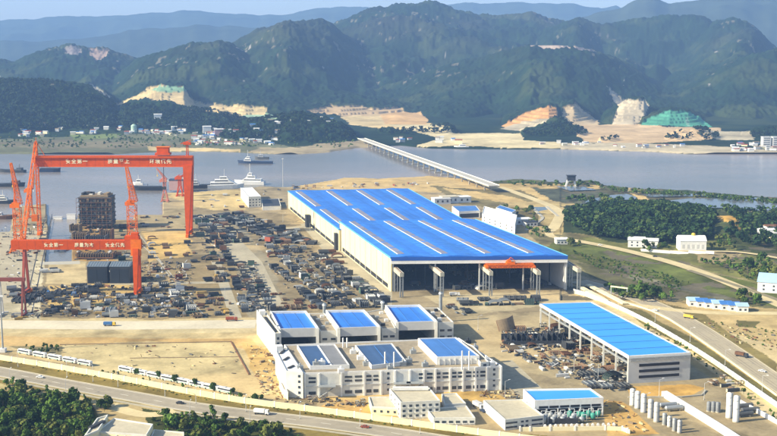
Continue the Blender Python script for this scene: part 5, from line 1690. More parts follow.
PROTO = {}
CLM = {'dark': (M_DKSTEEL, M_PRIMER, M_CONCR), 'grey': (M_PRIMER, M_STEEL, M_BROWN), 'rust': (M_RUST, M_BROWN, M_CONCR), 'red': (M_REDOX, M_RUST, M_CONCR),
       'pale': (M_GREYW, M_WHITE, M_STEEL), 'brown': (M_BROWN, M_RUST, M_CONCR), 'green': (mat('green_primer', (.07, .12, .09), .7, .25), M_DKSTEEL, M_CONCR), 'blue': (mat('blue_container', (.05, .15, .35), .6, .15), M_STEEL, M_DKSTEEL),
       'white': (M_WHITE2, M_GREYW, M_STEEL), 'yellow': (mat('mustard', (.42,.27,.05),.8,.2), M_BROWN, M_DKSTEEL)}
BUILD = dict(hull_segment=proto_hull, deck_segment=proto_panel, ship_block=proto_block, pipe_stack=proto_pipes, plate_stack=proto_plates, steel_rack=proto_frame, container=proto_container)
WHAT = dict(hull_segment=('curved hull segment', 'hull segment'), deck_segment=('flat ribbed deck segment', 'deck segment'), ship_block=('boxy ship block', 'ship block'),
            pipe_stack=('stack of steel pipes', 'pipe stack'), plate_stack=('stack of steel plates', 'plate stack'), steel_rack=('open steel rack', 'rack'), container=('shipping container', 'container'))
CNAME = dict(dark='dark grey', grey='grey', rust='rusty', red='red', pale='pale grey', brown='brown', green='dark green', blue='blue', white='white', yellow='yellow')
NUM = {}
OCC = []


def put(kind, colour, x, y, rot, zone, s=1.0, z=0.0):
    key = (kind, colour)
    if key not in PROTO:
        me = BUILD[kind]().build(kind, CLM[colour]); d = me.data; bpy.data.objects.remove(me); PROTO[key] = d
    o = bpy.data.objects.new(kind, PROTO[key]); COL.objects.link(o)
    o.location = (x, y, z + near_z(x, y)); o.rotation_euler = (0, 0, rot); o.scale = (s * R.uniform(.85, 1.15), s * R.uniform(.85, 1.15), s * R.uniform(.8, 1.25))
    tag(o, CNAME[colour] + ' ' + WHAT[kind][0] + ' ' + zone, WHAT[kind][1], CNAME[colour] + ' ' + WHAT[kind][1] + 's ' + zone)
    return o


def free(x, y, r):
    for a, b, c in OCC:
        if (a - x) ** 2 + (b - y) ** 2 < ((r + c) * .78) ** 2: return False
    OCC.append((x, y, r)); return True


YAW = math.atan2(CROSS.y, CROSS.x)


def inp(x, y, poly):
    c = False; n = len(poly)
    for i in range(n):
        x1, y1 = poly[i]; x2, y2 = poly[(i + 1) % n]
        if (y1 > y) != (y2 > y) and x < (x2 - x1) * (y - y1) / (y2 - y1) + x1: c = not c
    return c


def rows(a, b, n, lanes, gap, kinds, cols, zone, s=1.0, jit=1.5, drop=.12):
    """pieces laid in lanes along the ground line a->b"""
    A = Vector(G(*a)); B = Vector(G(*b)); d = (B - A).normalized(); nn = Vector((-d.y, d.x)); ang = math.atan2(d.y, d.x)
    for l in range(lanes):
        for k in range(n):
            if R.random() < drop: continue
            p = A.lerp(B, (k + R.uniform(.3, .7)) / n) + nn * (l - (lanes - 1) / 2) * gap + Vector((R.uniform(-jit, jit), R.uniform(-jit, jit)))
            kd = R.choice(kinds)
            if free(p.x, p.y, 5.2 * s): put(kd, R.choice(cols), p.x, p.y, ang + R.choice([0, math.pi / 2, math.pi]) + R.uniform(-.12, .12), zone, s)


def fill(poly, n, kinds, cols, zone, s=1.0, r=5.0, yaw=None):
    xs = [p[0] for p in poly]; ys = [p[1] for p in poly]; t = 0; c = 0
    while c < n and t < n * 30:
        t += 1
        px, py = R.uniform(min(xs), max(xs)), R.uniform(min(ys), max(ys))
        if not inp(px, py, poly): continue
        x, y = G(px, py)
        ss = s * R.uniform(.7, 1.25)
        if not free(x, y, r * ss): continue
        put(R.choice(kinds), R.choice(cols), x, y, (YAW if yaw is None else yaw) + R.choice([0, math.pi / 2]) + R.uniform(-.12, .12), zone, ss); c += 1


HP = ['hull_segment', 'hull_segment', 'deck_segment', 'ship_block']
DK = ['dark', 'dark', 'dark', 'dark', 'dark', 'grey', 'grey', 'brown', 'green']
rows((226, 214), (296, 243), 15, 5, 8.5, HP, DK, 'in the far rows west of the rear hall', .68)
rows((203, 217), (234, 244), 10, 4, 9, HP, DK, 'in the far left rows of the yard', .7)
rows((262, 240), (318, 244), 9, 2, 10, HP, ['dark', 'grey', 'red', 'dark', 'rust'], 'in the mixed rows in the middle of the yard', .7)
fill([(262, 238), (300, 240), (324, 262), (276, 262)], 26, HP, DK + ['red'], 'in the middle block of the yard', .62)
for a_, b_, n_ in (((272, 266), (322, 309), 20), ((284, 262), (338, 309), 22), ((296, 260), (352, 309), 22), ((309, 259), (366, 309), 22), ((322, 259), (381, 308), 22), ((336, 266), (387, 303), 16)):
    rows(a_, b_, n_, 1, 8, HP + ['steel_rack'], DK + ['dark', 'grey', 'pale'], 'in the big cluster before the cream hall wall', .64, .7, .14)
for a_, b_, n_ in (((230, 264), (246, 313), 17), ((240, 264), (259, 313), 17), ((250, 264), (272, 313), 17)):
    rows(a_, b_, n_, 1, 8, HP + ['steel_rack'], DK, 'in the rows left of the big cluster', .6, .7, .14)
fill([(316, 250), (338, 252), (350, 268), (330, 272)], 7, ['hull_segment', 'deck_segment'], ['brown', 'dark', 'grey'], 'near the cream wall of the hall', .8)
fill([(272, 232), (298, 230), (306, 242), (286, 245)], 9, ['deck_segment', 'container', 'plate_stack'], ['pale', 'white', 'grey'], 'among the pale pieces near the rear hall', .7)
fill([(198, 236), (224, 236), (232, 262), (204, 262)], 16, HP + ['plate_stack'], ['dark', 'rust', 'green', 'grey'], 'between the crane rails and the panel rows', .75)
fill([(140, 264), (190, 264), (192, 282), (142, 282)], 18, ['steel_rack', 'plate_stack', 'ship_block', 'pipe_stack'], ['red', 'rust', 'dark', 'pale', 'brown'], 'right of the lower gantry crane', .7)
fill([(192, 262), (222, 262), (228, 284), (194, 284)], 12, ['plate_stack', 'deck_segment', 'pipe_stack'], ['dark', 'rust', 'green', 'yellow'], 'between the lower gantry and the panel rows', .7)
fill([(140, 286), (186, 286), (194, 316), (142, 316)], 42, ['steel_rack', 'plate_stack', 'container', 'ship_block', 'deck_segment'], ['pale', 'white', 'dark', 'green', 'grey'], 'in the busy corner right of the lower gantry leg', .62)
fill([(188, 288), (224, 288), (238, 318), (196, 318)], 22, ['plate_stack', 'pipe_stack', 'deck_segment'], ['rust', 'dark', 'yellow', 'brown', 'green'], 'left of the long rows near the pale lane', .62)
fill([(56, 300), (134, 294), (134, 317), (40, 318)], 52, ['plate_stack', 'steel_rack', 'deck_segment', 'ship_block', 'pipe_stack'], ['dark', 'dark', 'rust', 'grey', 'yellow', 'pale', 'green'], 'along the near edge of the yard below the gantry', .6)
fill([(10, 289), (100, 285), (94, 297), (60, 302), (14, 304)], 60, ['deck_segment', 'pipe_stack', 'plate_stack'], ['dark', 'dark', 'dark', 'dark', 'blue', 'grey'], 'added to fill the shadow area under the left end of the lower gantry crane', .7)  # dark pieces added to fill the shadow-dark area on the darker ground
rows((42, 272), (62, 271), 4, 2, 8, ['pipe_stack', 'deck_segment'], ['grey', 'pale', 'dark'], 'on the sandy apron left of the dark shelters', .75, 1, 0)
fill([(146, 236), (190, 234), (196, 258), (150, 260)], 15, ['plate_stack', 'deck_segment', 'hull_segment'], ['rust', 'pale', 'dark', 'brown'], 'on the orange ground by the tall gantry leg', .65)
fill([(114, 224), (128, 224), (132, 262), (116, 262)], 16, ['steel_rack', 'ship_block', 'plate_stack'], ['dark', 'green', 'rust', 'pale'], 'along the quay right of the ship berth', .6)
fill([(18, 222), (44, 222), (42, 262), (4, 262)], 22, ['steel_rack', 'plate_stack', 'container'], ['dark', 'pale', 'rust', 'grey', 'white'], 'on the left quay beneath the tall gantry crane', .6)
fill([(140, 215), (190, 212), (190, 228), (142, 230)], 16, ['plate_stack', 'pipe_stack', 'deck_segment'], ['dark', 'rust', 'grey'], 'on the slipway behind the orange ground', .6)
fill([(200, 193), (240, 191), (246, 209), (204, 212)], 12, ['plate_stack', 'container', 'deck_segment'], ['pale', 'brown', 'dark', 'rust'], 'on the sandy ground by the ferry quay', .6)
fill([(262, 189), (284, 189), (288, 206), (266, 206)], 9, ['container', 'plate_stack'], ['dark', 'white', 'grey'], 'at the rear corner of the far hall', .6)
fill([(288, 187.5), (430, 182), (432, 185), (292, 190)], 34, ['container', 'steel_rack', 'plate_stack'], ['white', 'red', 'pale', 'red', 'blue', 'brown'], 'on the strip between the rear hall and the river', .6, 4)
# in front of the hall and beside the shed
rows((458, 303), (540, 302), 8, 2, 16, ['plate_stack', 'hull_segment', 'deck_segment'], ['dark', 'green', 'brown', 'grey'], 'in the row before the open hall', .75, 2, .1)
fill([(398, 284), (560, 282), (552, 288), (404, 291)], 20, ['deck_segment', 'ship_block', 'plate_stack', 'hull_segment'], ['rust', 'grey', 'brown', 'white', 'dark'], 'on the threshold of the open hall', .6)
fill([(396, 250), (540, 250), (560, 280), (400, 280)], 30, ['ship_block', 'hull_segment', 'deck_segment'], ['dark', 'grey', 'rust'], 'added to help darken the inside of the open hall', .9)  # dark-toned pieces added to help darken the hall interior
fill([(542, 308), (596, 320), (648, 362), (628, 382), (606, 378), (552, 322)], 64, ['steel_rack', 'plate_stack', 'deck_segment', 'pipe_stack', 'hull_segment'], ['grey', 'dark', 'brown', 'rust', 'pale', 'green'], 'under the sky blue roofed shed', .62)
fill([(498, 340), (560, 332), (626, 374), (612, 392), (560, 380), (520, 358)], 52, ['plate_stack', 'deck_segment', 'pipe_stack', 'container'], ['brown', 'dark', 'rust', 'pale', 'grey'], 'on the open ground left of the shed', .55)
fill([(575, 372), (626, 372), (628, 392), (590, 388)], 22, ['deck_segment', 'steel_rack', 'plate_stack'], ['dark', 'dark', 'grey'], 'at the corner between shed and plant house', .6)
fill([(718, 378), (742, 384), (740, 394), (712, 386)], 9, ['plate_stack', 'container', 'steel_rack'], ['dark', 'pale', 'brown'], 'right of the shed end wall', .5)
fill([(444, 300), (470, 304), (476, 316), (450, 314)], 9, ['plate_stack', 'deck_segment'], ['dark', 'brown', 'grey'], 'behind the right end of the workshop row', .6)
fill([(252, 284), (300, 300), (330, 309), (270, 311)], 14, ['plate_stack', 'deck_segment'], ['rust', 'red', 'brown', 'dark'], 'behind the back row workshops', .6)
fill([(4, 312), (30, 308), (34, 322), (4, 322)], 7, ['container', 'plate_stack'], ['grey', 'yellow', 'pale'], 'at the left edge beside the pale lane', .55)
fill([(262, 344), (284, 352), (288, 382), (272, 374)], 10, ['plate_stack'], ['rust', 'brown', 'grey'], 'on the orange strip left of the stair blocks', .4, 4)
fill([(300, 398), (372, 399), (378, 406), (316, 404)], 12, ['plate_stack', 'steel_rack'], ['grey', 'brown', 'dark'], 'on the orange strip below the long facade', .35, 4)

# big curved brown plate and dark grillage left of the shed
x, y = G(508, 331)
t = thing('hull_shell', 'large upright brown curved hull plate left of the shed', 'hull plate', (x, y, 0), .5)
t.scale = (.8, .8, .8)
m = MB()
for k in range(8):
    a0, a1 = -.9 + k * .225, -.9 + (k + 1) * .225
    p0 = (math.sin(a0) * 11, 6 - math.cos(a0) * 9); p1 = (math.sin(a1) * 11, 6 - math.cos(a1) * 9)
    m.hexa([(p0[0], p0[1], 1), (p1[0], p1[1], 1), (p1[0], p1[1] + .6, 1), (p0[0], p0[1] + .6, 1)], [(p0[0] - 1, p0[1] + 4, 10 + k * .4), (p1[0] - 1, p1[1] + 4, 10.4 + k * .4), (p1[0] - 1, p1[1] + 4.6, 10.4 + k * .4), (p0[0] - 1, p0[1] + 4.6, 10 + k * .4)])
m.build('plate', M_BROWN, t)
m = MB()
for k in range(6):
    xx = -8 + k * 3.2; m.bar((xx, 2, 0), (xx - .8, 6, 9), .5)
m.build('stiffeners', M_RUST, t)
x, y = G(540, 343)
t = thing('grillage', 'long dark curved steel grillage with ribs between brown plate and shed', 'hull section', (x, y, 0), .02)
m = MB()
for k in range(15):
    xx = -24 + k * 3.5; h = 3 + 4.5 * math.sin(k * .5 + .4) ** 2
    m.box(xx - .3, xx + .3, -6, 7, .6, h); m.bar((xx, -6, h), (xx + 3, 7, h + 2), .5)
m.box(-26, 27, -6.5, -5.9, .4, 3); m.box(-26, 27, 6.8, 7.4, .4, 5); m.build('frames', M_DKSTEEL, t)
m = MB(); m.box(-26, 27, -5.8, 6.7, .3, .7); m.build('bottom_plate', M_RUST, t)
fill([(520, 328), (582, 326), (604, 344), (560, 350), (515, 346)], 22, ['deck_segment', 'steel_rack', 'ship_block', 'hull_segment'], ['dark', 'green', 'brown', 'dark'], 'around the dark grillage left of the shed', .62, 4)


def scraps(name, polys, n, mats_, smin, smax, seed, kind='stuff'):
    rr_ = random.Random(seed); m = MB()
    tot = sum(w for _, w in polys)
    for poly, w in polys:
        xs = [p[0] for p in poly]; ys = [p[1] for p in poly]; c = 0
        while c < n * w / tot:
            px, py = rr_.uniform(min(xs), max(xs)), rr_.uniform(min(ys), max(ys))
            if not inp(px, py, poly): continue
            x, y = G(px, py); c += 1
            z = near_z(x, y)
            s = rr_.uniform(smin, smax)
            m.mi = rr_.randrange(len(mats_))
            l, w_, h = s * rr_.uniform(.8, 3), s * rr_.uniform(.3, 1.2), s * rr_.uniform(.2, .9)
            if rr_.random() < .3:
                a = rr_.uniform(0, 6.3); m.bar((x, y, z + .2), (x + l * math.cos(a), y + l * math.sin(a), z + rr_.uniform(.2, 2.5)), .3 * s)
            else:
                m.cbox((x, y, z + h / 2), (l, w_, h), rr_.uniform(0, 3.1))
    return tag(m.build(name, mats_), kind=kind)


scraps('steel_scraps', [([(140, 262), (192, 262), (196, 318), (140, 318)], 2.4), ([(40, 286), (138, 286), (138, 318), (20, 318)], 2), ([(230, 216), (262, 214), (300, 236), (345, 268), (388, 303), (384, 309), (326, 309), (290, 292), (266, 262)], 1.6), ([(228, 262), (256, 262), (276, 310), (242, 312)], 1.2), ([(198, 214), (222, 214), (232, 262), (204, 262)], 1),
                        ([(500, 330), (560, 328), (628, 376), (610, 392), (500, 350)], 3), ([(545, 308), (600, 312), (680, 368), (640, 384)], 2), ([(0, 225), (46, 222), (40, 300), (0, 300)], 1), ([(78, 222), (113, 222), (116, 260), (76, 262)], 2)],
       2300, [M_DKSTEEL, M_RUST, M_PRIMER, M_DKSTEEL, M_GREYW, M_DKSTEEL, M_BROWN, M_PRIMER, M_DKSTEEL], .7, 2.2, 5)
scraps('rubble', [([(262, 386), (330, 400), (372, 402), (372, 408), (300, 406), (262, 396)], 2), ([(244, 345), (276, 350), (288, 390), (260, 388)], 2), ([(480, 392), (520, 392), (520, 399), (480, 399)], 1), ([(600, 400), (620, 402), (650, 432), (612, 432)], 1),
                  ([(700, 322), (777, 328), (777, 350), (740, 345)], 1), ([(60, 345), (235, 345), (245, 375), (120, 372)], 1)], 420, [M_BROWN, M_DIRT, M_RUST, M_PRIMER], .5, 1.4, 6)

# ================================================================= TANKS AND WALLS AT LOWER RIGHT
def tank(px, pb, pt, rpx, lab, m_, group):
    x, y = G(px, pb); h = D2(px, pt, y).z
    r = rpx / F * y * .97
    t = thing('storage_tank', lab, 'tank', (x, y, 0), 0, group)
    m = MB(); m.lathe([(r, .6), (r, h - r * .5), (r * .8, h - r * .2), (r * .35, h), (.05, h + .05)], 18); m.build('shell', m_, t, True)
    m = MB(); m.lathe([(r * 1.12, 0), (r * 1.12, .6)], 18); m.build('plinth', M_CONCR, t)
    m = MB(); m.bar((r + .3, -.4, .4), (r + .3, -.4, h), .18); m.bar((r + .3, .4, .4), (r + .3, .4, h), .18)
    for k in range(int(h / 1.2)): m.bar((r + .3, -.4, 1 + k * 1.2), (r + .3, .4, 1 + k * 1.2), .12)
    m.build('ladder', M_STEEL, t)
    m = MB(); m.lathe([(r * 1.02, h * .5), (r * 1.02, h * .5 + .3)], 18); m.lathe([(r * 1.02, h * .8), (r * 1.02, h * .8 + .3)], 18); m.build('band', M_STEEL, t)


for k, (px, pb, pt) in enumerate(((632, 405.5, 388.5), (637, 408.5, 391), (643, 412.5, 393.5))):
    tank(px, pb, pt, 2.6, ('leftmost', 'middle', 'rightmost')[k] + ' of three white upright tanks below the shed end wall', M_WHITE2, 'white upright tanks below the shed')
for k, (px, pb, pt) in enumerate(((650, 418, 399), (656, 422, 402))):
    tank(px, pb, pt, 2.6, ('left', 'right')[k] + ' one of two pale grey upright tanks beside the white three', M_GREYW, 'pale grey upright tanks')
for k, (px, pb, pt) in enumerate(((664, 425, 413), (669, 427, 416), (674, 431, 418), (679, 433, 420))):
    tank(px, pb, pt, 2.0, ('first', 'second', 'third', 'fourth')[k] + ' of four short grey tanks, counted from the pale tall pair', (M_STEEL, M_WHITE, M_STEEL, M_GREYW)[k], 'short grey tanks')
for k, (px, pb, pt) in enumerate(((708.5, 411.5, 401.5), (713, 412, 401.5), (717.5, 412.5, 402))):
    tank(px, pb, pt, 2.1, ('left', 'middle', 'right')[k] + ' of three dark grey tanks in a row near the two tall white tanks', mat('dark_tank_grey', (0.20, 0.21, 0.22), .6, .15), 'dark grey tanks in a row')
for k, (px, pb, pt) in enumerate(((728.5, 418, 392.5), (735.5, 422, 395.5))):
    tank(px, pb, pt, 3.0, ('left', 'right')[k] + ' one of the two tallest white tanks at lower right', M_WHITE2, 'tallest white tanks at lower right')
for k, (px, py) in enumerate(((744, 409), (750, 413), (744, 417), (668, 408), (674, 411))):
    x, y = G(px, py)
    t = thing('horizontal_tank', ('upper', 'right hand', 'lower', 'left', 'right')[k] + (' of the lying dark tanks right of the tall white tanks' if k < 3 else ' of two lying tanks beside the pale tanks'), 'tank', (x, y, 0), YAW)
    m = MB(); m.tube((-5, 0, 2), (5, 0, 2), 1.3, 12); m.tube((5, 0, 2), (5.7, 0, 2), 1.3, 12, .5); m.tube((-5, 0, 2), (-5.7, 0, 2), 1.3, 12, .5); m.build('shell', M_PRIMER if k < 3 else M_STEEL, t)
    m = MB(); m.box(-3.4, -2.8, -1, 1, 0, 1); m.box(2.8, 3.4, -1, 1, 0, 1); m.build('saddle', M_CONCR, t)


def wall_line(name, pts, h, w, m_, label, cat='wall', step=None, posts=None, coping=None, sm=1):
    L = gline(pts, 10, sm); c = L[len(L) // 2]
    t = thing(name, label, cat, (c.x, c.y, 0))
    LL = [Vector((p.x - c.x, p.y - c.y, 0)) for p in L]
    mb = MB(); cb = MB(); pb = MB()
    z0 = -c.z
    for a, b in zip(LL, LL[1:]):
        za = near_z(a.x + c.x, a.y + c.y); 
        mb.bar((a.x, a.y, za + h / 2 - .25), (b.x, b.y, za + h / 2 - .25), w, h + .5)
        if coping: cb.bar((a.x, a.y, za + h + .1), (b.x, b.y, za + h + .1), w + .35, .2)
        if posts:
            pb.cbox((a.x, a.y, za + (h + .5) / 2), (posts, posts, h + .5), math.atan2(b.y - a.y, b.x - a.x))
    mb.build('panel', m_, t)
    if coping: cb.build('coping', coping, t)
    if posts: pb.build('posts', M_WHITE2, t)
    return t


M_YWALL = mat('yellow_cream_wall', (0.76, 0.68, 0.38), 0.85, 0.10, 0.3)
wall_line('perimeter_wall', [(-60, 350), (0, 360), (50, 368), (100, 377), (150, 386.5), (200, 396.5), (260, 406), (320, 413), (390, 423), (480, 435.5), (560, 446)], 3.2, .4, M_YWALL, 'long yellow cream boundary wall running along the front road', posts=.7, coping=M_CREAM)
strip('pavement', gline([(-60, 347.5), (0, 357), (50, 364.8), (100, 373.4), (150, 383), (200, 392.5), (260, 402.5), (320, 409.6), (390, 419.3), (480, 431), (560, 441)], 12), 6.0, 0.05, mat('yellow_dust_lane', (0.62, 0.53, 0.30), .9, .12))
wall_line('perimeter_wall', [(574, 293), (590, 297), (640, 319), (690, 348.5), (720, 368), (777, 408), (840, 452)], 3.0, .5, M_CREAM, 'cream boundary wall slanting down past the open shed', posts=.7, coping=M_WHITE2)
wall_line('retaining_wall', [(625, 303), (660, 314), (700, 340), (777, 396.5)], 1.2, .6, M_CREAM, 'low pale retaining wall along the dusty road at right')
wall_line('fence_wall', [(520, 431.5), (560, 431), (620, 430), (630, 434)], 2.2, .4, M_CREAM, 'cream wall before the plant house', posts=.9)
wall_line('fence_wall', [(664, 396), (690, 412), (722, 432), (740, 444)], 3.0, 3.5, M_WHITE2, 'thick white slanting duct wall between the tank groups')
wall_line('fence_wall', [(738, 403), (777, 424), (800, 437)], 2.5, .8, M_WHITE2, 'white wall at the lower right corner beyond the tall tanks')
wall_line('garden_wall', [(641, 251), (680, 254), (714, 256.5)], 2.2, .8, M_WHITE2, 'long low white wall before the round-roofed hall')
wall_line('kerb_wall', [(628, 398), (700, 397.5), (706, 391)], .8, .8, M_CONCR, 'low concrete edge below the shed end wall')
wall_line('foundation_wall', [(231, 342), (249, 375)], .7, .7, M_RUST, 'rusty foundation edge at the right side of the sandy lot', sm=0)
wall_line('foundation_wall', [(60, 345), (231, 342)], .5, .6, M_BROWN, 'brown foundation line along the top of the sandy lot', sm=0)
wall_line('foundation_wall', [(130, 358.5), (238, 357)], .4, .5, M_BROWN, 'brown foundation line across the middle of the sandy lot', sm=0)
for k, (a, b, lab) in enumerate((((580, 288), (606, 302), 'long pale concrete slab stack nearest the hall corner'), ((588, 286), (625, 305), 'long pale concrete slab stack outside the hall corner by the road'))):
    A = Vector(G(*a)); B = Vector(G(*b)); c = (A + B) / 2; an = math.atan2((B - A).y, (B - A).x); L2 = (B - A).length / 2
    t = thing('slab_stack', lab, 'slab stack', (c.x, c.y, 0), an)
    m = MB(); m.box(-L2, L2, -2.2, 2.2, .5, 1.6); m.build('slabs', M_CREAM, t); m = MB()
    for j in range(9): m.box(-L2 + 1 + j * (L2 * 2 - 2) / 8 - .3, -L2 + 1 + j * (L2 * 2 - 2) / 8 + .3, -1.8, 1.8, 0, .5)
    m.build('bearers', M_CONCR, t)
x, y = G(619, 296)
t = thing('signal_portal', 'small dark gate frame by the road right of the hall', 'gate', (x, y, 0), -.6)
m = MB(); m.bar((-7, 0, 0), (-7, 0, 7), .7); m.bar((7, 0, 0), (7, 0, 7), .7); m.build('posts', M_STEEL, t); m = MB(); m.bar((-7.5, 0, 7.3), (7.5, 0, 7.3), 1); m.build('beam', M_CREAM, t)

# perimeter fence in front of the plant house, small white bollards
bp_ = None
for k in range(14):
    px = 545 + k * 5.3; x, y = G(px, 428.3 - k * .12)
    if bp_ is None:
        m = MB(); m.box(-.7, .7, -.5, .5, 0, 1.6); m.box(-.45, .45, -.3, .3, 1.6, 2.1); bp_ = m.build('barrier_block', M_WHITE2); o = bp_
    else:
        o = bp_.copy(); COL.objects.link(o)
    o.location = (x, y, 0); tag(o, 'small white barrier block in the row before the plant house', 'barrier', 'white barrier blocks before the plant house')


# ================================================================= VEHICLES
def bus():
    t = thing('bus', 'x', 'bus', (0, 0, 0))
    m = MB(); m.hexa([(-5.4, -1.25, .45), (5.4, -1.25, .45), (5.4, 1.25, .45), (-5.4, 1.25, .45)], [(-5.4, -1.25, 2.2), (5.5, -1.25, 2.2), (5.5, 1.25, 2.2), (-5.4, 1.25, 2.2)])
    m.hexa([(-5.4, -1.25, 2.2), (5.5, -1.25, 2.2), (5.5, 1.25, 2.2), (-5.4, 1.25, 2.2)], [(-5.3, -1.15, 3.2), (5.1, -1.15, 3.2), (5.1, 1.15, 3.2), (-5.3, 1.15, 3.2)]); m.build('body', M_WHITE2, t)
    for s in (-1, 1):
        m = MB(); m.box(-4.9, 4.6, s * 1.28 - .03, s * 1.28 + .03, 1.75, 2.75); m.build('window', M_GLASS, t)
        m = MB(); m.box(-5.2, 5.2, s * 1.27 - .02, s * 1.27 + .02, .8, 1.15); m.build('stripe', mat('green_stripe', (0.08, .3, .14), .5, .1), t)
        for xx in (-3.4, 3.4):
            m = MB(); m.tube((xx, s * 1.3, .5), (xx, s * .95, .5), .5, 12); m.build('wheel', M_DARK, t)
    m = MB(); m.add([(5.53, -1.1, 1.5), (5.53, 1.1, 1.5), (5.2, 1.05, 2.9), (5.2, -1.05, 2.9)], [(0, 1, 2, 3)]); m.build('windscreen', M_GLASS, t)
    m = MB(); m.box(-2, .5, -.8, .8, 3.2, 3.55); m.build('roof_unit', M_GREYW, t)
    return t


b0 = bus(); b0p = tree_of(b0)
ordn = ['leftmost', 'second', 'third', 'fourth', 'last']
for k in range(5):
    px = 25 + k * 15.0; py = 354.2 + k * 2.75
    a = Vector(G(px - 5, py - .9)); b = Vector(G(px + 5, py + .9)); d = b - a
    lab = ordn[k] + ' in the row of five white buses parked behind the wall at left'
    g = 'white buses behind the boundary wall'
    if k == 0: o = b0; o['label'] = lab; o['group'] = g
    else: o = dup(b0, (0, 0, 0), 0, lab, g, pieces=b0p)
    p = G(px, py); o.location = (p[0], p[1], 0.05); o.rotation_euler = (0, 0, math.atan2(d.y, d.x))
for k in range(8):
    px = 126 + k * 14.2; py = 371.8 + k * 3.0
    a = Vector(G(px - 5, py - 1.05)); b = Vector(G(px + 5, py + 1.05)); d = b - a; p = G(px, py)
    lab = ('first', 'second', 'third', 'fourth', 'fifth', 'sixth', 'seventh', 'eighth')[k] + ' white bus from the left in the row broken up by dark shrubs'
    dup(b0, (p[0], p[1], .05), math.atan2(d.y, d.x), lab, 'white buses between dark shrubs', pieces=b0p)


def truck(lab, px, py, rot, mc, mb_, s=1.0):
    x, y = G(px, py)
    t = thing('truck', lab, 'truck', (x, y, 0.07 + near_z(x, y)), rot)
    t.scale = (s, s, s)
    m = MB(); m.box(-4.6, 2.2, -1.2, 1.2, .9, 1.2); m.build('chassis', M_DKSTEEL, t)
    m = MB(); m.box(-4.6, 1.6, -1.25, 1.25, 1.2, 3.0); m.build('cargo_box', mb_, t)
    m = MB(); m.hexa([(2.0, -1.2, .6), (4.2, -1.2, .6), (4.2, 1.2, .6), (2.0, 1.2, .6)], [(2.0, -1.15, 2.8), (3.8, -1.15, 2.8), (3.8, 1.15, 2.8), (2.0, 1.15, 2.8)]); m.build('cab', mc, t)
    m = MB(); m.add([(4.22, -1.05, 1.6), (4.22, 1.05, 1.6), (3.9, 1.0, 2.6), (3.9, -1.0, 2.6)], [(0, 1, 2, 3)]); m.build('windscreen', M_GLASS, t)
    for xx in (-3.4, 3.1):
        for s_ in (-1, 1):
            m = MB(); m.tube((xx, s_ * 1.3, .5), (xx, s_ * .95, .5), .5, 10); m.build('wheel', M_DARK, t)


truck('yellow excavator truck on the dusty ground by the right road', 689, 318.5, -.7, M_YEL, M_YEL, .9)
truck('white delivery truck on the front road', 262, 414.5, -.25, M_WHITE2, M_WHITE2)
truck('blue truck on the yard lane at left', 110, 326, .02, M_YEL, mat('blue_container', (.05, .15, .35), .6, .15))
truck('grey truck in the passage right of the low office', 479, 408.5, -1.1, M_GREYW, M_GREYW, 1.1)
truck('white truck on the hall apron near the second portal', 455, 296, .05, M_WHITE2, M_WHITE2)
truck('red truck by the pale lane behind the left workshop', 232, 321, .1, M_REDOX, M_REDOX)
truck('dark truck on the road beyond the shed', 742, 357, -.75, M_DKSTEEL, M_RUST)


def car(lab, px, py, rot, m_, g=None):
    x, y = G(px, py)
    t = thing('car', lab, 'car', (x, y, 0.07 + near_z(x, y)), rot, g)
    m = MB(); m.box(-2.2, 2.2, -.9, .9, .35, .95)
    m.hexa([(-1.5, -.85, .95), (1.2, -.85, .95), (1.2, .85, .95), (-1.5, .85, .95)], [(-1.1, -.72, 1.5), (.6, -.72, 1.5), (.6, .72, 1.5), (-1.1, .72, 1.5)]); m.build('body', m_, t)
    m = MB(); m.box(-1.2, .8, -.87, -.8, 1.0, 1.4); m.box(-1.2, .8, .8, .87, 1.0, 1.4); m.build('window', M_GLASS, t)
    for xx in (-1.4, 1.4):
        for s in (-1, 1):
            m = MB(); m.tube((xx, s * .95, .33), (xx, s * .7, .33), .33, 8); m.build('wheel', M_DARK, t)


for k, (px, py, r_, mm, lab) in enumerate(((40, 378, -.25, M_WHITE2, 'white car on the left stretch of the front road'), (180, 404, -.25, M_DKSTEEL, 'dark car on the front road below the shrub row'), (365, 428, -.2, M_REDOX, 'red car on the front road below the offices'),
                                         (655, 311, -.75, M_WHITE2, 'white car on the dusty road beyond the shed roof'), (762, 372, -.75, M_WHITE2, 'white car on the dusty road at the right edge'), (483, 412, -1.1, M_NAVY, 'navy car in the passage beside the cream depot'),
                                         (600, 246, -.2, M_WHITE2, 'white car on the dirt road below the knoll'), (655, 257, -.25, M_DKSTEEL, 'dark car on the dirt road by the white wall'), (300, 327, .3, M_WHITE2, 'white car behind the left workshop'))):
    car(lab, px, py, r_, mm)


# ================================================================= STREET LAMPS AND POLES
def lamp():
    t = thing('street_lamp', 'x', 'street lamp', (0, 0, 0))
    m = MB(); m.tube((0, 0, 0), (0, 0, 10), .16, 8, .09); m.build('pole', M_GREYW, t)
    m = MB(); m.bar((0, 0, 9.8), (2.4, 0, 10.6), .12); m.build('arm', M_GREYW, t)
    m = MB(); m.box(2.2, 3.4, -.2, .2, 10.5, 10.75); m.build('lamp_head', M_WHITE2, t)
    m = MB(); m.box(-.35, .35, -.35, .35, 0, .5); m.build('base', M_CONCR, t)
    return t


l0 = lamp(); l0p = tree_of(l0); first = True
def lamps(pts, lab, grp, rot=0):
    global first
    for px, py in pts:
        x, y = G(px, py)
        if first: o = l0; o['label'] = lab; o['group'] = grp; o.location = (x, y, 0); o.rotation_euler = (0, 0, rot); first = False
        else: dup(l0, (x, y, near_z(x, y)), rot, lab, grp, pieces=l0p)


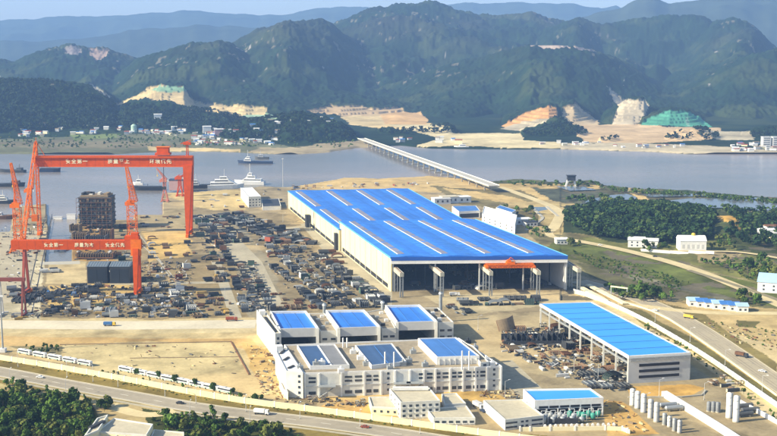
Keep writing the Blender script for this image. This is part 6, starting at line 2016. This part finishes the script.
lamps([(18, 367), (67, 377.5), (93, 382), (118, 387), (165, 396.5), (196, 403.5), (246, 412), (300, 419), (360, 427), (420, 434)], 'slim grey street lamp standing between boundary wall and front road', 'street lamps along the front road', -1.3)
lamps([(10, 386), (66, 396), (190, 420), (250, 427)], 'slim grey street lamp on the near side of the front road', 'street lamps on the near verge', 1.5)
lamps([(618, 310), (655, 322), (690, 342), (725, 365), (762, 392)], 'slim grey lamp along the verge between shed wall and dusty road', 'street lamps along the dusty road', -.6)
lamps([(645, 412), (659, 396.5), (704, 400), (598, 380), (574, 372), (478, 330), (505, 398)], 'slim grey lamp inside the lower right yard', 'yard lamps', .4)
lamps([(345, 191), (283, 222), (310, 232), (225, 300), (270, 318)], 'slim grey lamp in the steel yard', 'lamps of the steel yard', .4)
x, y = G(3, 352)
t = thing('light_mast', 'tall grey light mast at the left edge behind the wall', 'mast', (x, y, 0))
m = MB(); m.tube((0, 0, 0), (0, 0, 38), .7, 10, .35); m.build('pole', M_STEEL, t); m = MB(); m.box(-2, 2, -.4, .4, 37.6, 38.6); m.build('light_bar', M_WHITE2, t); m = MB(); m.box(-2, 2, -2, 2, 0, 2.5); m.build('base', M_WHITE2, t)
x, y = G(283, 187)
t = thing('light_mast', 'tall thin mast on the river bank by the rear hall', 'mast', (x, y, 0))
m = MB(); m.tube((0, 0, 0), (0, 0, 42), .4, 8, .2); m.build('pole', M_GREYW, t); m = MB(); m.box(-1.4, 1.4, -.3, .3, 41.5, 42.3); m.build('light_bar', M_WHITE2, t)


# ================================================================= BRIDGE
A = Vector(G(365, 139.5, 10)); B = Vector(G(492, 185.5, 9))
c = (A + B) / 2; d = (B - A); ang = math.atan2(d.y, d.x); L2 = d.length / 2
t = thing('bridge', 'long low concrete road bridge crossing the river on many piers', 'bridge', (c.x, c.y, 0), ang)
m = MB(); m.box(-L2 - 40, L2 + 10, -8, 8, 8.2, 9.8); m.build('deck', M_CONCR, t)
m = MB(); m.box(-L2 - 40, L2 + 10, -6.8, 6.8, 9.8, 9.9); m.build('carriageway', mat('bridge_road', (.42, .40, .34), .9, .1), t)
for s in (-1, 1):
    m = MB(); m.box(-L2 - 40, L2 + 10, s * 7.9 - .2, s * 7.9 + .2, 9.8, 10.8); m.build('parapet', M_WHITE, t)
n = 23
for k in range(n):
    xx = -L2 + (k + .5) * (2 * L2) / n
    m = MB(); m.box(xx - .9, xx + .9, -7, 7, 6.8, 8.2)
    for s in (-1, 1): m.box(xx - .8, xx + .8, s * 4.6 - 1.0, s * 4.6 + 1.0, -5, 6.8)
    m.box(xx - 1.6, xx + 1.6, -6.6, 6.6, -5, -.6); m.build('pier', M_CONCR, t)

# pump house on stilts by the flats
x, y = G(571, 186.5)
t = thing('pump_house', 'dark pump house on pale legs by the marsh', 'hut', (x, y, 0))
m = MB(); m.box(-6, 6, -4, 4, 9, 16); m.build('wall', M_DKSTEEL, t)
for sx in (-8, 7): m = MB(); m.bar((sx, 0, 0), (sx * .6, 0, 10), 2.4); m.build('leg', M_WHITE2, t)
m = MB(); m.box(-7, 7, -5, 5, 16, 17); m.build('roof', M_DKSTEEL, t)


# ================================================================= VESSELS
def vessel(name, lab, cat, px, py, L, W, h, rot, mh, ms, decks, mast=8, group=None, bowpt=.3):
    x, y = G(px, py, -2)
    t = thing(name, lab, cat, (x, y, -2), rot, group)
    m = MB(); n = 10; V = []
    for zf, wf in ((-1.2, .8), (h, 1.0)):
        pts = []
        for k in range(n + 1):
            u = k / n; w = W / 2 * wf * (1 if u < 1 - bowpt else max(0.03, 1 - max(0, (u - 1 + bowpt) / bowpt) ** 1.8))
            pts.append((-L / 2 + L * u * (1 if zf < 0 else 1.03), w, zf + (1.2 * u ** 3 * (h / 3) if zf > 0 else 0)))
        V += [pts]
    P = []
    for pts in V:
        P += [(a, b, c_) for a, b, c_ in pts] + [(a, -b, c_) for a, b, c_ in pts[::-1]]
    N = 2 * (n + 1)
    m.add(P, [(i, (i + 1) % N, N + (i + 1) % N, N + i) for i in range(N)] + [tuple(range(N))[::-1], tuple(range(N, 2 * N))]); m.build('hull', mh, t)
    z = h
    for (x0, x1, w, hh, slope) in decks:
        m = MB(); m.hexa([(x0 * L, -w * W / 2, z), (x1 * L, -w * W / 2, z), (x1 * L, w * W / 2, z), (x0 * L, w * W / 2, z)],
                         [(x0 * L, -w * W / 2, z + hh), ((x1 - slope) * L, -w * W / 2, z + hh), ((x1 - slope) * L, w * W / 2, z + hh), (x0 * L, w * W / 2, z + hh)]); dk = m.build('deckhouse', ms, t)
        m = MB(); m.box(x0 * L + .6, (x1 - slope) * L - .4, -w * W / 2 - .08, w * W / 2 + .08, z + hh * .45, z + hh * .8); m.build('window', M_GLASS, dk)
        z += hh
    m = MB(); x_ = decks[-1]; mx_ = (x_[0] + x_[1]) / 2 * L if decks else 0
    m.bar((mx_, 0, z), (mx_, 0, z + mast), .5); m.bar((mx_, -2.4, z + mast * .6), (mx_, 2.4, z + mast * .6), .3); m.build('mast', ms, t)
    return t


vessel('ferry', 'white pointed ferry moored left at the outer quay', 'ferry', 225.5, 188.0, 52, 15, 5, .12, M_WHITE2, M_WHITE2, [(-.42, .36, .9, 4, .12), (-.3, .22, .8, 4, .14), (-.16, .1, .6, 4, .06)], 11)
vessel('ferry', 'white ferry with tall raked mast moored right of another white ferry', 'ferry', 250.0, 184.3, 46, 13, 5, 3.0, M_WHITE2, M_WHITE2, [(-.4, .3, .9, 4, .12), (-.2, .16, .7, 4.5, .1), (-.08, .08, .5, 4, .04)], 14)
vessel('coaster', 'small grey blue ship with white cabin out on the river', 'ship', 255.5, 163.3, 62, 12, 4, 3.05, M_NAVY, M_WHITE2, [(.12, .34, .8, 4.5, .03), (.16, .3, .7, 3.5, .04)], 12)
vessel('tug', 'small dark tug behind the grey blue ship on the river', 'tug', 262, 158.8, 26, 9, 3.5, 3.1, M_PRIMER, M_GREYW, [(-.1, .3, .7, 4, .05)], 8)
vessel('barge', 'dark hopper barge at the left behind the orange crane mast', 'barge', 50, 171.8, 34, 12, 5, .05, M_NAVY, M_DKSTEEL, [(-.45, .45, .85, 1.4, .0)], 3)
vessel('barge', 'dark barge on the water at left, nearer than the hopper barge', 'barge', 12, 172.2, 46, 12, 4, 3.0, M_DKSTEEL, M_PRIMER, [(-.4, -.2, .7, 4, .02)], 6)
vessel('barge', 'long dark barge at the left edge beside the quay', 'barge', 4, 186.5, 60, 13, 4.5, .05, M_DKSTEEL, M_RUST, [(.2, .4, .7, 4.5, .02)], 6)
vessel('workboat', 'dark workboat with pale cabin moored by the left quay', 'workboat', 3, 203.5, 36, 10, 4, .05, M_DKSTEEL, M_WHITE, [(-.2, .2, .7, 4, .04), (-.1, .1, .5, 3, .02)], 7)
vessel('workboat', 'rusty workboat at the left edge below the pale cabin boat', 'workboat', 0, 219, 40, 11, 4, .1, M_RUST, M_GREYW, [(-.3, .1, .7, 4, .04)], 7)
vessel('barge', 'long black flat barge moored left of the pink ship blocks', 'barge', 147, 190.2, 44, 13, 5, 3.1, M_DARK, M_DKSTEEL, [(-.46, .4, .86, 1.0, .0)], 3)
vessel('coaster', 'dark hulled coaster with white wheelhouse right of the tall gantry leg', 'ship', 203.5, 188.2, 40, 11, 5, .05, M_DARK, M_GREYW, [(-.42, -.15, .8, 4, .02), (-.36, -.2, .7, 3.5, .02)], 9)
vessel('launch', 'small white launch near the far shore beside the bridge foot', 'launch', 461.5, 148.3, 30, 9, 4, 3.1, M_WHITE2, M_WHITE2, [(-.3, .2, .8, 4, .08)], 5)
vessel('launch', 'small white launch behind the black flat barge', 'launch', 138, 184.5, 16, 6, 3, 3.1, M_WHITE2, M_WHITE2, [(-.3, .2, .8, 5, .08)], 7)
for k, (px, py, w) in enumerate(((177, 190.3, 20), (187, 189.6, 14))):
    x, y = G(px, py)
    t = thing('ship_block', ('larger pink primed ship block behind the red jib crane', 'smaller pink primed ship block beside the tall gantry leg')[k], 'ship block', (x, y, 0))
    m = MB(); m.box(-w / 2, w / 2, -7, 7, 1, 15 - k * 3); m.build('shell', mat('pink_primer', (0.48, 0.30, 0.28), .7, .15), t)
    m = MB(); m.box(-w / 2 - .5, w / 2 + .5, -7.5, 7.5, 15 - k * 3, 16.4 - k * 3); m.build('deck', M_NAVY, t)
    m = MB(); m.box(-w / 2 + 1, -w / 2 + 2, -6, 6, 0, 1); m.box(w / 2 - 2, w / 2 - 1, -6, 6, 0, 1); m.build('keel_blocks', M_CONCR, t)
for k, px in enumerate((58, 71.5)):
    x, y = G(px, 219.2, -2)
    t = thing('dock_gate', ('low white dock gate at the left of the flooded basin', 'taller white dock gate next to the dark ship stern')[k], 'dock gate', (x, y, -2))
    m = MB(); m.box(-5.2, 5.2, -2, 2, 0, 3 + 3 * k); m.build('gate', M_WHITE2, t); m = MB(); m.box(-5.4, 5.4, -2.2, 2.2, 3 + 3 * k, 3.5 + 3 * k); m.build('walkway', M_GREYW, t)
x, y = G(62, 250, -2)
t = thing('work_float', 'grey blue float lying in the flooded dock basin', 'float', (x, y, -2))
m = MB(); m.box(-6, 6, -8, 8, -.5, 1.2); m.build('pontoon', mat('slate_roof', (0.13, 0.17, 0.21), .5, .15), t); m = MB(); m.box(-3, 3, -3, 3, 1.2, 3.6); m.build('cabin', M_PRIMER, t)


# ================================================================= FAR SHORE HOUSES
HM = [M_WHITE2, M_WHITE, M_GREYW, M_CREAM]; HRM = [M_GREYW, M_REDOX, M_WHITE2, M_BROWN, M_BLUE2]
def far_village(cl, zone, s0=1.0):
    n = 0
    for px, py in cl:
        s = s0 * R.uniform(.55, .85)
        p = far_pt(px, py)
        w = R.uniform(9, 20) * s; h = R.uniform(5, 10) * s
        n += 1
        gable_house(p.x, p.y, w, R.uniform(8, 12) * s, h, R.uniform(-.4, .4), 'small pale far house ' + zone, R.choice(HM), R.choice(HRM), 3, p.z, group='far houses ' + zone, det=False)


far_village([(20 + R.random() * 26, 130 + R.random() * 7) for _ in range(14)], 'on the far shore left of the tall gantry crane')
far_village([(54 + R.random() * 60, 130.5 + R.random() * 4) for _ in range(14)], 'at the foot of the wooded hill behind the gantry beam')
far_village([(116 + R.random() * 30, 129 + R.random() * 6) for _ in range(11)], 'behind the trolley of the tall gantry crane')
far_village([(146 + R.random() * 50, 129 + R.random() * 6.5) for _ in range(24)], 'in the village above the sandy spit')
far_village([(194 + R.random() * 46, 131 + R.random() * 14) for _ in range(48)], 'in the white village across from the ferries')
far_village([(240 + R.random() * 40, 137 + R.random() * 8) for _ in range(20)], 'among the trees across from the grey blue ship')
far_village([(282 + R.random() * 50, 128 + R.random() * 12) for _ in range(14)], 'scattered on the wooded rise left of the bridge', .8)
far_village([(395 + R.random() * 70, 138 + R.random() * 6) for _ in range(12)], 'near the far end of the bridge')
far_village([(540 + R.random() * 60, 142.5 + R.random() * 3) for _ in range(11)], 'on the pale shore below the dark grove', .8)
far_village([(728 + R.random() * 60, 143 + R.random() * 9) for _ in range(30)], 'in the far village at the right edge')
far_village([(606 + R.random() * 90, 145 + R.random() * 3) for _ in range(11)], 'on the pale flat below the green netted slope', .7)
for k, (px, w, lab) in enumerate(((765.5, 16, 'left of two tall white blocks on the far shore at right'), (775.5, 16, 'right of two tall white blocks on the far shore at right'))):
    p = far_pt(px, 147.5); t = thing('apartment_block', lab, 'building', p)
    m = MB(); m.box(-w / 2, w / 2, -7, 7, -2, 22); m.build('wall', M_WHITE2, t); m = MB(); m.box(-w / 2 - .6, w / 2 + .6, -7.6, 7.6, 22, 23); m.build('roof', M_GREYW, t)
    for r_ in range(5):
        m = MB(); m.box(-w / 2 + 1.5, w / 2 - 1.5, -7.1, -6.9, 2 + r_ * 4, 3.8 + r_ * 4); m.build('window', M_GLASS, t)
p = far_pt(134, 132.5); t = thing('silo', 'pale green round tank on the far shore behind the gantry', 'silo', p)
m = MB(); m.lathe([(7, -1), (7, 17), (4, 20), (.2, 21)], 14); m.build('shell', mat('pale_green_paint', (.35, .5, .38), .6, .1), t); m = MB(); m.lathe([(7.3, 8), (7.3, 9)], 14); m.build('band', M_WHITE2, t)
for k, (px, py) in enumerate(((158, 121), (219, 136), (207, 133))):
    p = far_pt(px, py) if py > 125 else hill_hit(px, py)
    gable_house(p.x, p.y, 20, 12, 16, .2, ('lone white house high in the woods left of the village', 'pink walled taller house in the white village', 'white taller house in the white village')[k], (M_WHITE2, mat('pink_primer', (0.48, 0.30, 0.28), .7, .15), M_WHITE2)[k], M_GREYW, 3, p.z, det=False)
for k, (px, py) in enumerate(((300, 121), (345, 120), (288, 133), (440, 60), (386, 22), (322, 62))):
    pass


# ================================================================= TREES
def leaf_mesh(seed, r=4.0, h=9.0, n=230, spread=.75, sz=1.0, n_lobe=6):
    """crown of leaf-clump faces around several lobes"""
    rr_ = random.Random(seed); V = []; Fc = []
    lobes = [(rr_.uniform(-.5, .5) * r, rr_.uniform(-.5, .5) * r, h * rr_.uniform(.45, .85), rr_.uniform(.42, .7) * r) for _ in range(n_lobe)]
    for i in range(n):
        lx, ly, lz, lr = lobes[i % n_lobe]
        th = rr_.uniform(0, 6.283); ph = math.acos(rr_.uniform(-.7, 1)); q = lr * (rr_.uniform(.55, 1.08))
        c = Vector((lx + q * math.sin(ph) * math.cos(th), ly + q * math.sin(ph) * math.sin(th), lz + q * math.cos(ph) * .85))
        nrm = (c - Vector((lx, ly, lz))).normalized() + Vector((rr_.uniform(-.6, .6), rr_.uniform(-.6, .6), rr_.uniform(-.3, .6)))
        nrm.normalize(); a = nrm.orthogonal().normalized(); b = nrm.cross(a)
        s = sz * rr_.uniform(.5, 1.1); o = len(V)
        V += [c - a * s, c + b * s * .8, c + a * s * 1.1, c - b * s * .9 + nrm * .2]
        Fc.append((o, o + 1, o + 2, o + 3))
    return V, Fc


def leafmat(name, col):
    return mat(name, col, 0.9, 0.45, 0.55, spec=.1)


LEAF = [leafmat('dark_leaves', (0.040, 0.075, 0.014)), leafmat('green_leaves', (0.085, 0.15, 0.024)), leafmat('olive_leaves', (0.115, 0.135, 0.030))]
TP = []
for i in range(6):
    V, Fc = leaf_mesh(100 + i, (3.4, 2.5, 4.1, 3.0, 3.7, 2.2)[i], (8, 10, 7, 8.5, 6.5, 7.5)[i], 300, sz=(1, .8, 1.05, .85, .95, .75)[i])
    me = bpy.data.meshes.new('crown'); me.from_pydata([tuple(v) for v in V], [], Fc); me.materials.append(LEAF[i % 3]); me.update()
    m = MB(); m.tube((0, 0, -.5), (0, 0, 4.6), .26, 6, .14)
    for a in range(4): m.tube((0, 0, 2.4 + a * .4), (1.6 * math.cos(a * 1.7), 1.6 * math.sin(a * 1.7), 5.2), .12, 5, .05)
    ob = m.build('trunk', M_BARK); tm = ob.data; bpy.data.objects.remove(ob)
    TP.append((me, tm))


def tree(x, y, z, s, lab, grp, i=None, name='tree', cat='tree', flat=1.0):
    i = R.randrange(6) if i is None else i
    t = thing(name, lab, cat, (x, y, z), R.uniform(0, 6.28), grp)
    t.scale = (s, s, s * R.uniform(.85, 1.2) * flat)
    for nm, me in (('crown', TP[i][0]), ('trunk', TP[i][1])):
        o = bpy.data.objects.new(nm, me); COL.objects.link(o); o.parent = t
    return t


def wood(poly, n, s, lab, grp, name='tree', cat='tree', z0=0, flat=1.0, idx=None, mind=3.0):
    xs = [p[0] for p in poly]; ys = [p[1] for p in poly]; P = []; tr = 0
    while len(P) < n and tr < n * 40:
        tr += 1; px, py = R.uniform(min(xs), max(xs)), R.uniform(min(ys), max(ys))
        if not inp(px, py, poly): continue
        x, y = G(px, py)
        if any((x - a) ** 2 + (y - b) ** 2 < mind ** 2 for a, b in P): continue
        P.append((x, y)); tree(x, y, near_z(x, y) + z0, s * R.choice([.55, .75, .9, 1.0, 1.1, 1.45]) * R.uniform(.85, 1.15), lab, grp, idx and R.choice(idx), name, cat, flat)


wood([(-20, 394), (0, 395), (40, 399), (88, 406), (90, 436), (80, 445), (-20, 445)], 230, .74, 'bushy green tree in the dense grove at the lower left corner', 'trees of the lower left grove', mind=3.0)
wood([(160, 415), (200, 419), (262, 430), (290, 440), (170, 444)], 42, .75, 'bushy tree on the near verge right of the cream gatehouse', 'trees on the near verge', mind=3.2)
wood([(98, 404), (112, 406), (110, 412), (100, 413)], 6, .6, 'bush beside the gatehouse track', 'bushes beside the track', 'bush', 'bush', mind=2.5)
wood([(0, 384), (60, 395.5), (95, 402), (60, 401), (0, 391)], 26, .38, 'small shrub on the dry verge below the front road', 'small shrubs on the near verge', 'shrub', 'shrub')
for k, (px, py) in enumerate(((21, 393), (101, 409), (109, 407))):
    x, y = G(px, py); tree(x, y, 0, (1.0, .7, .8)[k], ('lone upright dark tree at the edge of the lower left grove', 'left of two dark trees at the track by the gatehouse', 'right of two dark trees at the track by the gatehouse')[k], None, 0)
for k, px in enumerate((137.5, 158.5, 175, 195, 213, 233, 255, 261)):
    x, y = G(px, 374.5 + (px - 137) * .215); tree(x, y, -.6, .62, ('first', 'second', 'third', 'fourth', 'fifth', 'sixth', 'seventh', 'eighth')[k] + ' dark shrub from the left in the white bus row', 'dark shrubs in the bus row', (0, 3)[k % 2], 'shrub', 'shrub')
wood([(100, 371.5), (250, 400), (252, 403), (100, 376)], 44, .26, 'low green shrub in the planting strip below the buses', 'low shrubs below the buses', 'shrub', 'shrub', idx=[1, 2, 4, 5], mind=1.5)
wood([(26, 348), (60, 348), (58, 353), (30, 353)], 22, .3, 'small dusty shrub in the nursery patch by the first buses', 'nursery shrubs', 'shrub', 'shrub', mind=1.6)
wood([(625, 290), (665, 296), (680, 303), (640, 302)], 14, .9, 'dark bushy tree by the left end of the blue-roofed cabins', 'trees left of the cabins', mind=4)
wood([(740, 297), (762, 301), (765, 307), (738, 305)], 9, .9, 'dark bushy tree right of the blue-roofed cabins', 'trees right of the cabins', mind=4)
wood([(574, 300), (590, 306), (688, 350), (700, 360), (690, 356), (600, 312)], 1, .4, 'lone small shrub by the shed wall', None, 'shrub', 'shrub')
wood([(568, 242), (580, 243), (580, 248), (570, 247)], 5, .8, 'dark tree by the dirt road corner near the hall', 'trees by the dirt road corner', mind=4)
wood([(640, 246), (672, 247), (674, 252), (642, 252)], 14, .7, 'garden tree around the long white house', 'garden trees', mind=4)
wood([(704, 240), (735, 243), (735, 250), (708, 250)], 14, .8, 'dark tree right of the round-roofed hall', 'trees right of the round-roofed hall', mind=4)
wood([(744, 262), (777, 268), (790, 285), (760, 282), (742, 272)], 22, 1.1, 'dark tree in the clump at the right edge below the track', 'trees in the right edge clump', mind=5)
wood([(600, 311), (640, 330), (690, 358), (740, 392), (777, 424), (777, 415), (720, 372), (650, 326)], 34, .3, 'small shrub on the dark verge of the dusty road', 'small shrubs of the dusty road verge', 'shrub', 'shrub')
wood([(500, 209), (536, 210), (538, 224), (528, 229), (508, 218)], 16, .8, 'shrubby tree between the canal and the white long office', 'trees by the canal', mind=5)


def mass(name, pts, s, seed, mats_=LEAF, nleaf=46, lz=.9, pick=(0, 0, 1, 1, 2)):
    """dense wood: many crowns in one mesh"""
    rr_ = np.random.RandomState(seed); base = []
    for i in range(5):
        V, Fc = leaf_mesh(seed * 10 + i, 3.8, 8, nleaf, sz=1.55, n_lobe=4); base.append(np.array([tuple(v) for v in V]))
    n = len(pts); allV = []
    mi = []
    for k, (x, y, z, sc) in enumerate(pts):
        b = base[k % 5]; a = rr_.rand() * 6.283; ca, sa = math.cos(a), math.sin(a)
        v = b * np.array([sc, sc, sc * lz]); v = np.stack([v[:, 0] * ca - v[:, 1] * sa + x, v[:, 0] * sa + v[:, 1] * ca + y, v[:, 2] + z], -1)
        allV.append(v); mi.append(np.full(nleaf, rr_.choice(pick)))
    V = np.concatenate(allV); Fq = np.arange(len(V)).reshape(-1, 4)
    o = np_mesh(name, V, Fq, mats_[0], smooth=False)
    for m_ in mats_[1:]: o.data.materials.append(m_)
    o.data.polygons.foreach_set('material_index', np.concatenate(mi).astype(np.int32))
    return tag(o, kind='stuff')


def scatter(poly, n, s, seed, zf=near_z):
    rr_ = random.Random(seed); xs = [p[0] for p in poly]; ys = [p[1] for p in poly]; out = []
    while len(out) < n:
        px, py = rr_.uniform(min(xs), max(xs)), rr_.uniform(min(ys), max(ys))
        if not inp(px, py, poly): continue
        x, y = G(px, py); out.append((x, y, zf(x, y) - .8, s * rr_.uniform(.65, 1.3)))
    return out


kn = [(566, 218), (580, 211), (610, 208), (660, 207), (700, 213), (716, 224), (712, 238), (690, 244), (650, 243), (620, 241), (590, 238), (568, 230)]
WOODM = [leafmat('deep_wood', (0.018, 0.042, 0.014)), leafmat('mid_wood', (0.034, 0.066, 0.018)), leafmat('light_wood', (0.06, 0.095, 0.025))]
mass('knoll_wood', scatter(kn, 1700, 1.25, 3), 1, 3, WOODM, 46, .9, (0, 0, 0, 1, 1, 2))
mass('marsh_thicket', scatter([(600, 187), (700, 194), (777, 201), (820, 206), (820, 210), (777, 205), (700, 198), (610, 192)], 260, .65, 4) + scatter([(500, 182), (600, 183), (604, 187), (520, 187)], 70, .7, 5)
     + scatter([(560, 200), (600, 197), (645, 203), (650, 208), (590, 206)], 90, .9, 15) + scatter([(525, 228), (548, 226), (552, 234), (536, 240)], 20, .7, 16), 1, 5)
mass('right_wood', scatter([(724, 212), (777, 214), (830, 220), (830, 262), (777, 250), (745, 244), (722, 236), (744, 230)], 420, 1.2, 6), 1, 6, WOODM, 46, .9, (0, 0, 0, 1, 1, 2))
mass('field_bushes', scatter([(570, 250), (640, 266), (690, 284), (680, 292), (640, 284), (590, 266)], 190, .36, 7) + scatter([(600, 286), (660, 294), (664, 300), (622, 298)], 60, .7, 8) + scatter([(700, 262), (777, 290), (777, 284), (730, 256)], 60, .6, 9)
     + scatter([(640, 205), (777, 208), (777, 214), (700, 214)], 60, .6, 19), 1, 7, nleaf=36)
mass('verge_growth', scatter([(0, 362), (100, 380), (200, 399.5), (300, 413), (390, 425), (480, 437), (480, 434), (300, 410), (200, 396.5), (100, 377), (0, 358)], 330, .16, 10) + scatter([(-20, 396), (90, 406), (92, 440), (-20, 440)], 900, .5, 11)
     + scatter([(150, 412), (200, 416), (290, 430), (300, 440), (160, 440)], 120, .4, 12) + scatter([(700, 318), (777, 330), (777, 352), (740, 342)], 60, .22, 13), 1, 8, nleaf=30)


# far-shore woods: crowns standing on the wooded rises
def far_scatter(poly, n, s, seed):
    rr_ = np.random.RandomState(seed); xs = [p[0] for p in poly]; ys = [p[1] for p in poly]
    px = rr_.uniform(min(xs), max(xs), n * 3); D = rr_.uniform(2440, 3250, n * 3)
    X = (px - 388.5) * DG * D; Z = far_height(px, D)
    vx, vy = px_of(X, D, Z)
    ok = inpoly(vx, vy, poly) & (Z > 2.5)
    idx = np.nonzero(ok)[0][:n]
    return [(X[i], D[i], Z[i] - 1, s * rr_.uniform(.7, 1.4)) for i in idx]


SHOREM = [leafmat('shore_leaves', (0.013, 0.027, 0.013)), leafmat('shore_leaves_light', (0.028, 0.046, 0.018))]
mass('shore_wood', far_scatter([(-60, 80), (60, 83), (112, 104), (124, 128), (60, 132), (-60, 134)], 1500, 1.7, 21) + far_scatter([(120, 106), (200, 110), (240, 117), (262, 130), (200, 132), (124, 132)], 900, 1.5, 22)
     + far_scatter([(205, 142), (245, 121), (300, 114), (345, 128), (368, 144), (300, 146), (240, 148)], 900, 1.3, 23) + far_scatter([(360, 134), (450, 126), (476, 142), (420, 144), (372, 140)], 420, 1.3, 24)
     + far_scatter([(518, 136), (560, 120), (600, 138), (596, 144), (530, 144)], 420, 1.3, 25) + far_scatter([(600, 138), (660, 136), (700, 128), (736, 142), (700, 146), (600, 145)], 420, 1.2, 26)
     + far_scatter([(736, 142), (760, 130), (850, 128), (850, 146), (736, 148)], 360, 1.3, 27), 1, 21, SHOREM, 26, .9, (0, 0, 0, 1, 1))
mass('shore_bushes', [(x, y, z, s) for x, y, z, s in ((lambda q: (q.x, q.y, q.z - 1, R.uniform(.6, 1.2)))(far_pt(R.uniform(-20, 360), R.uniform(134, 148))) for _ in range(420))], 1, 22, nleaf=24)
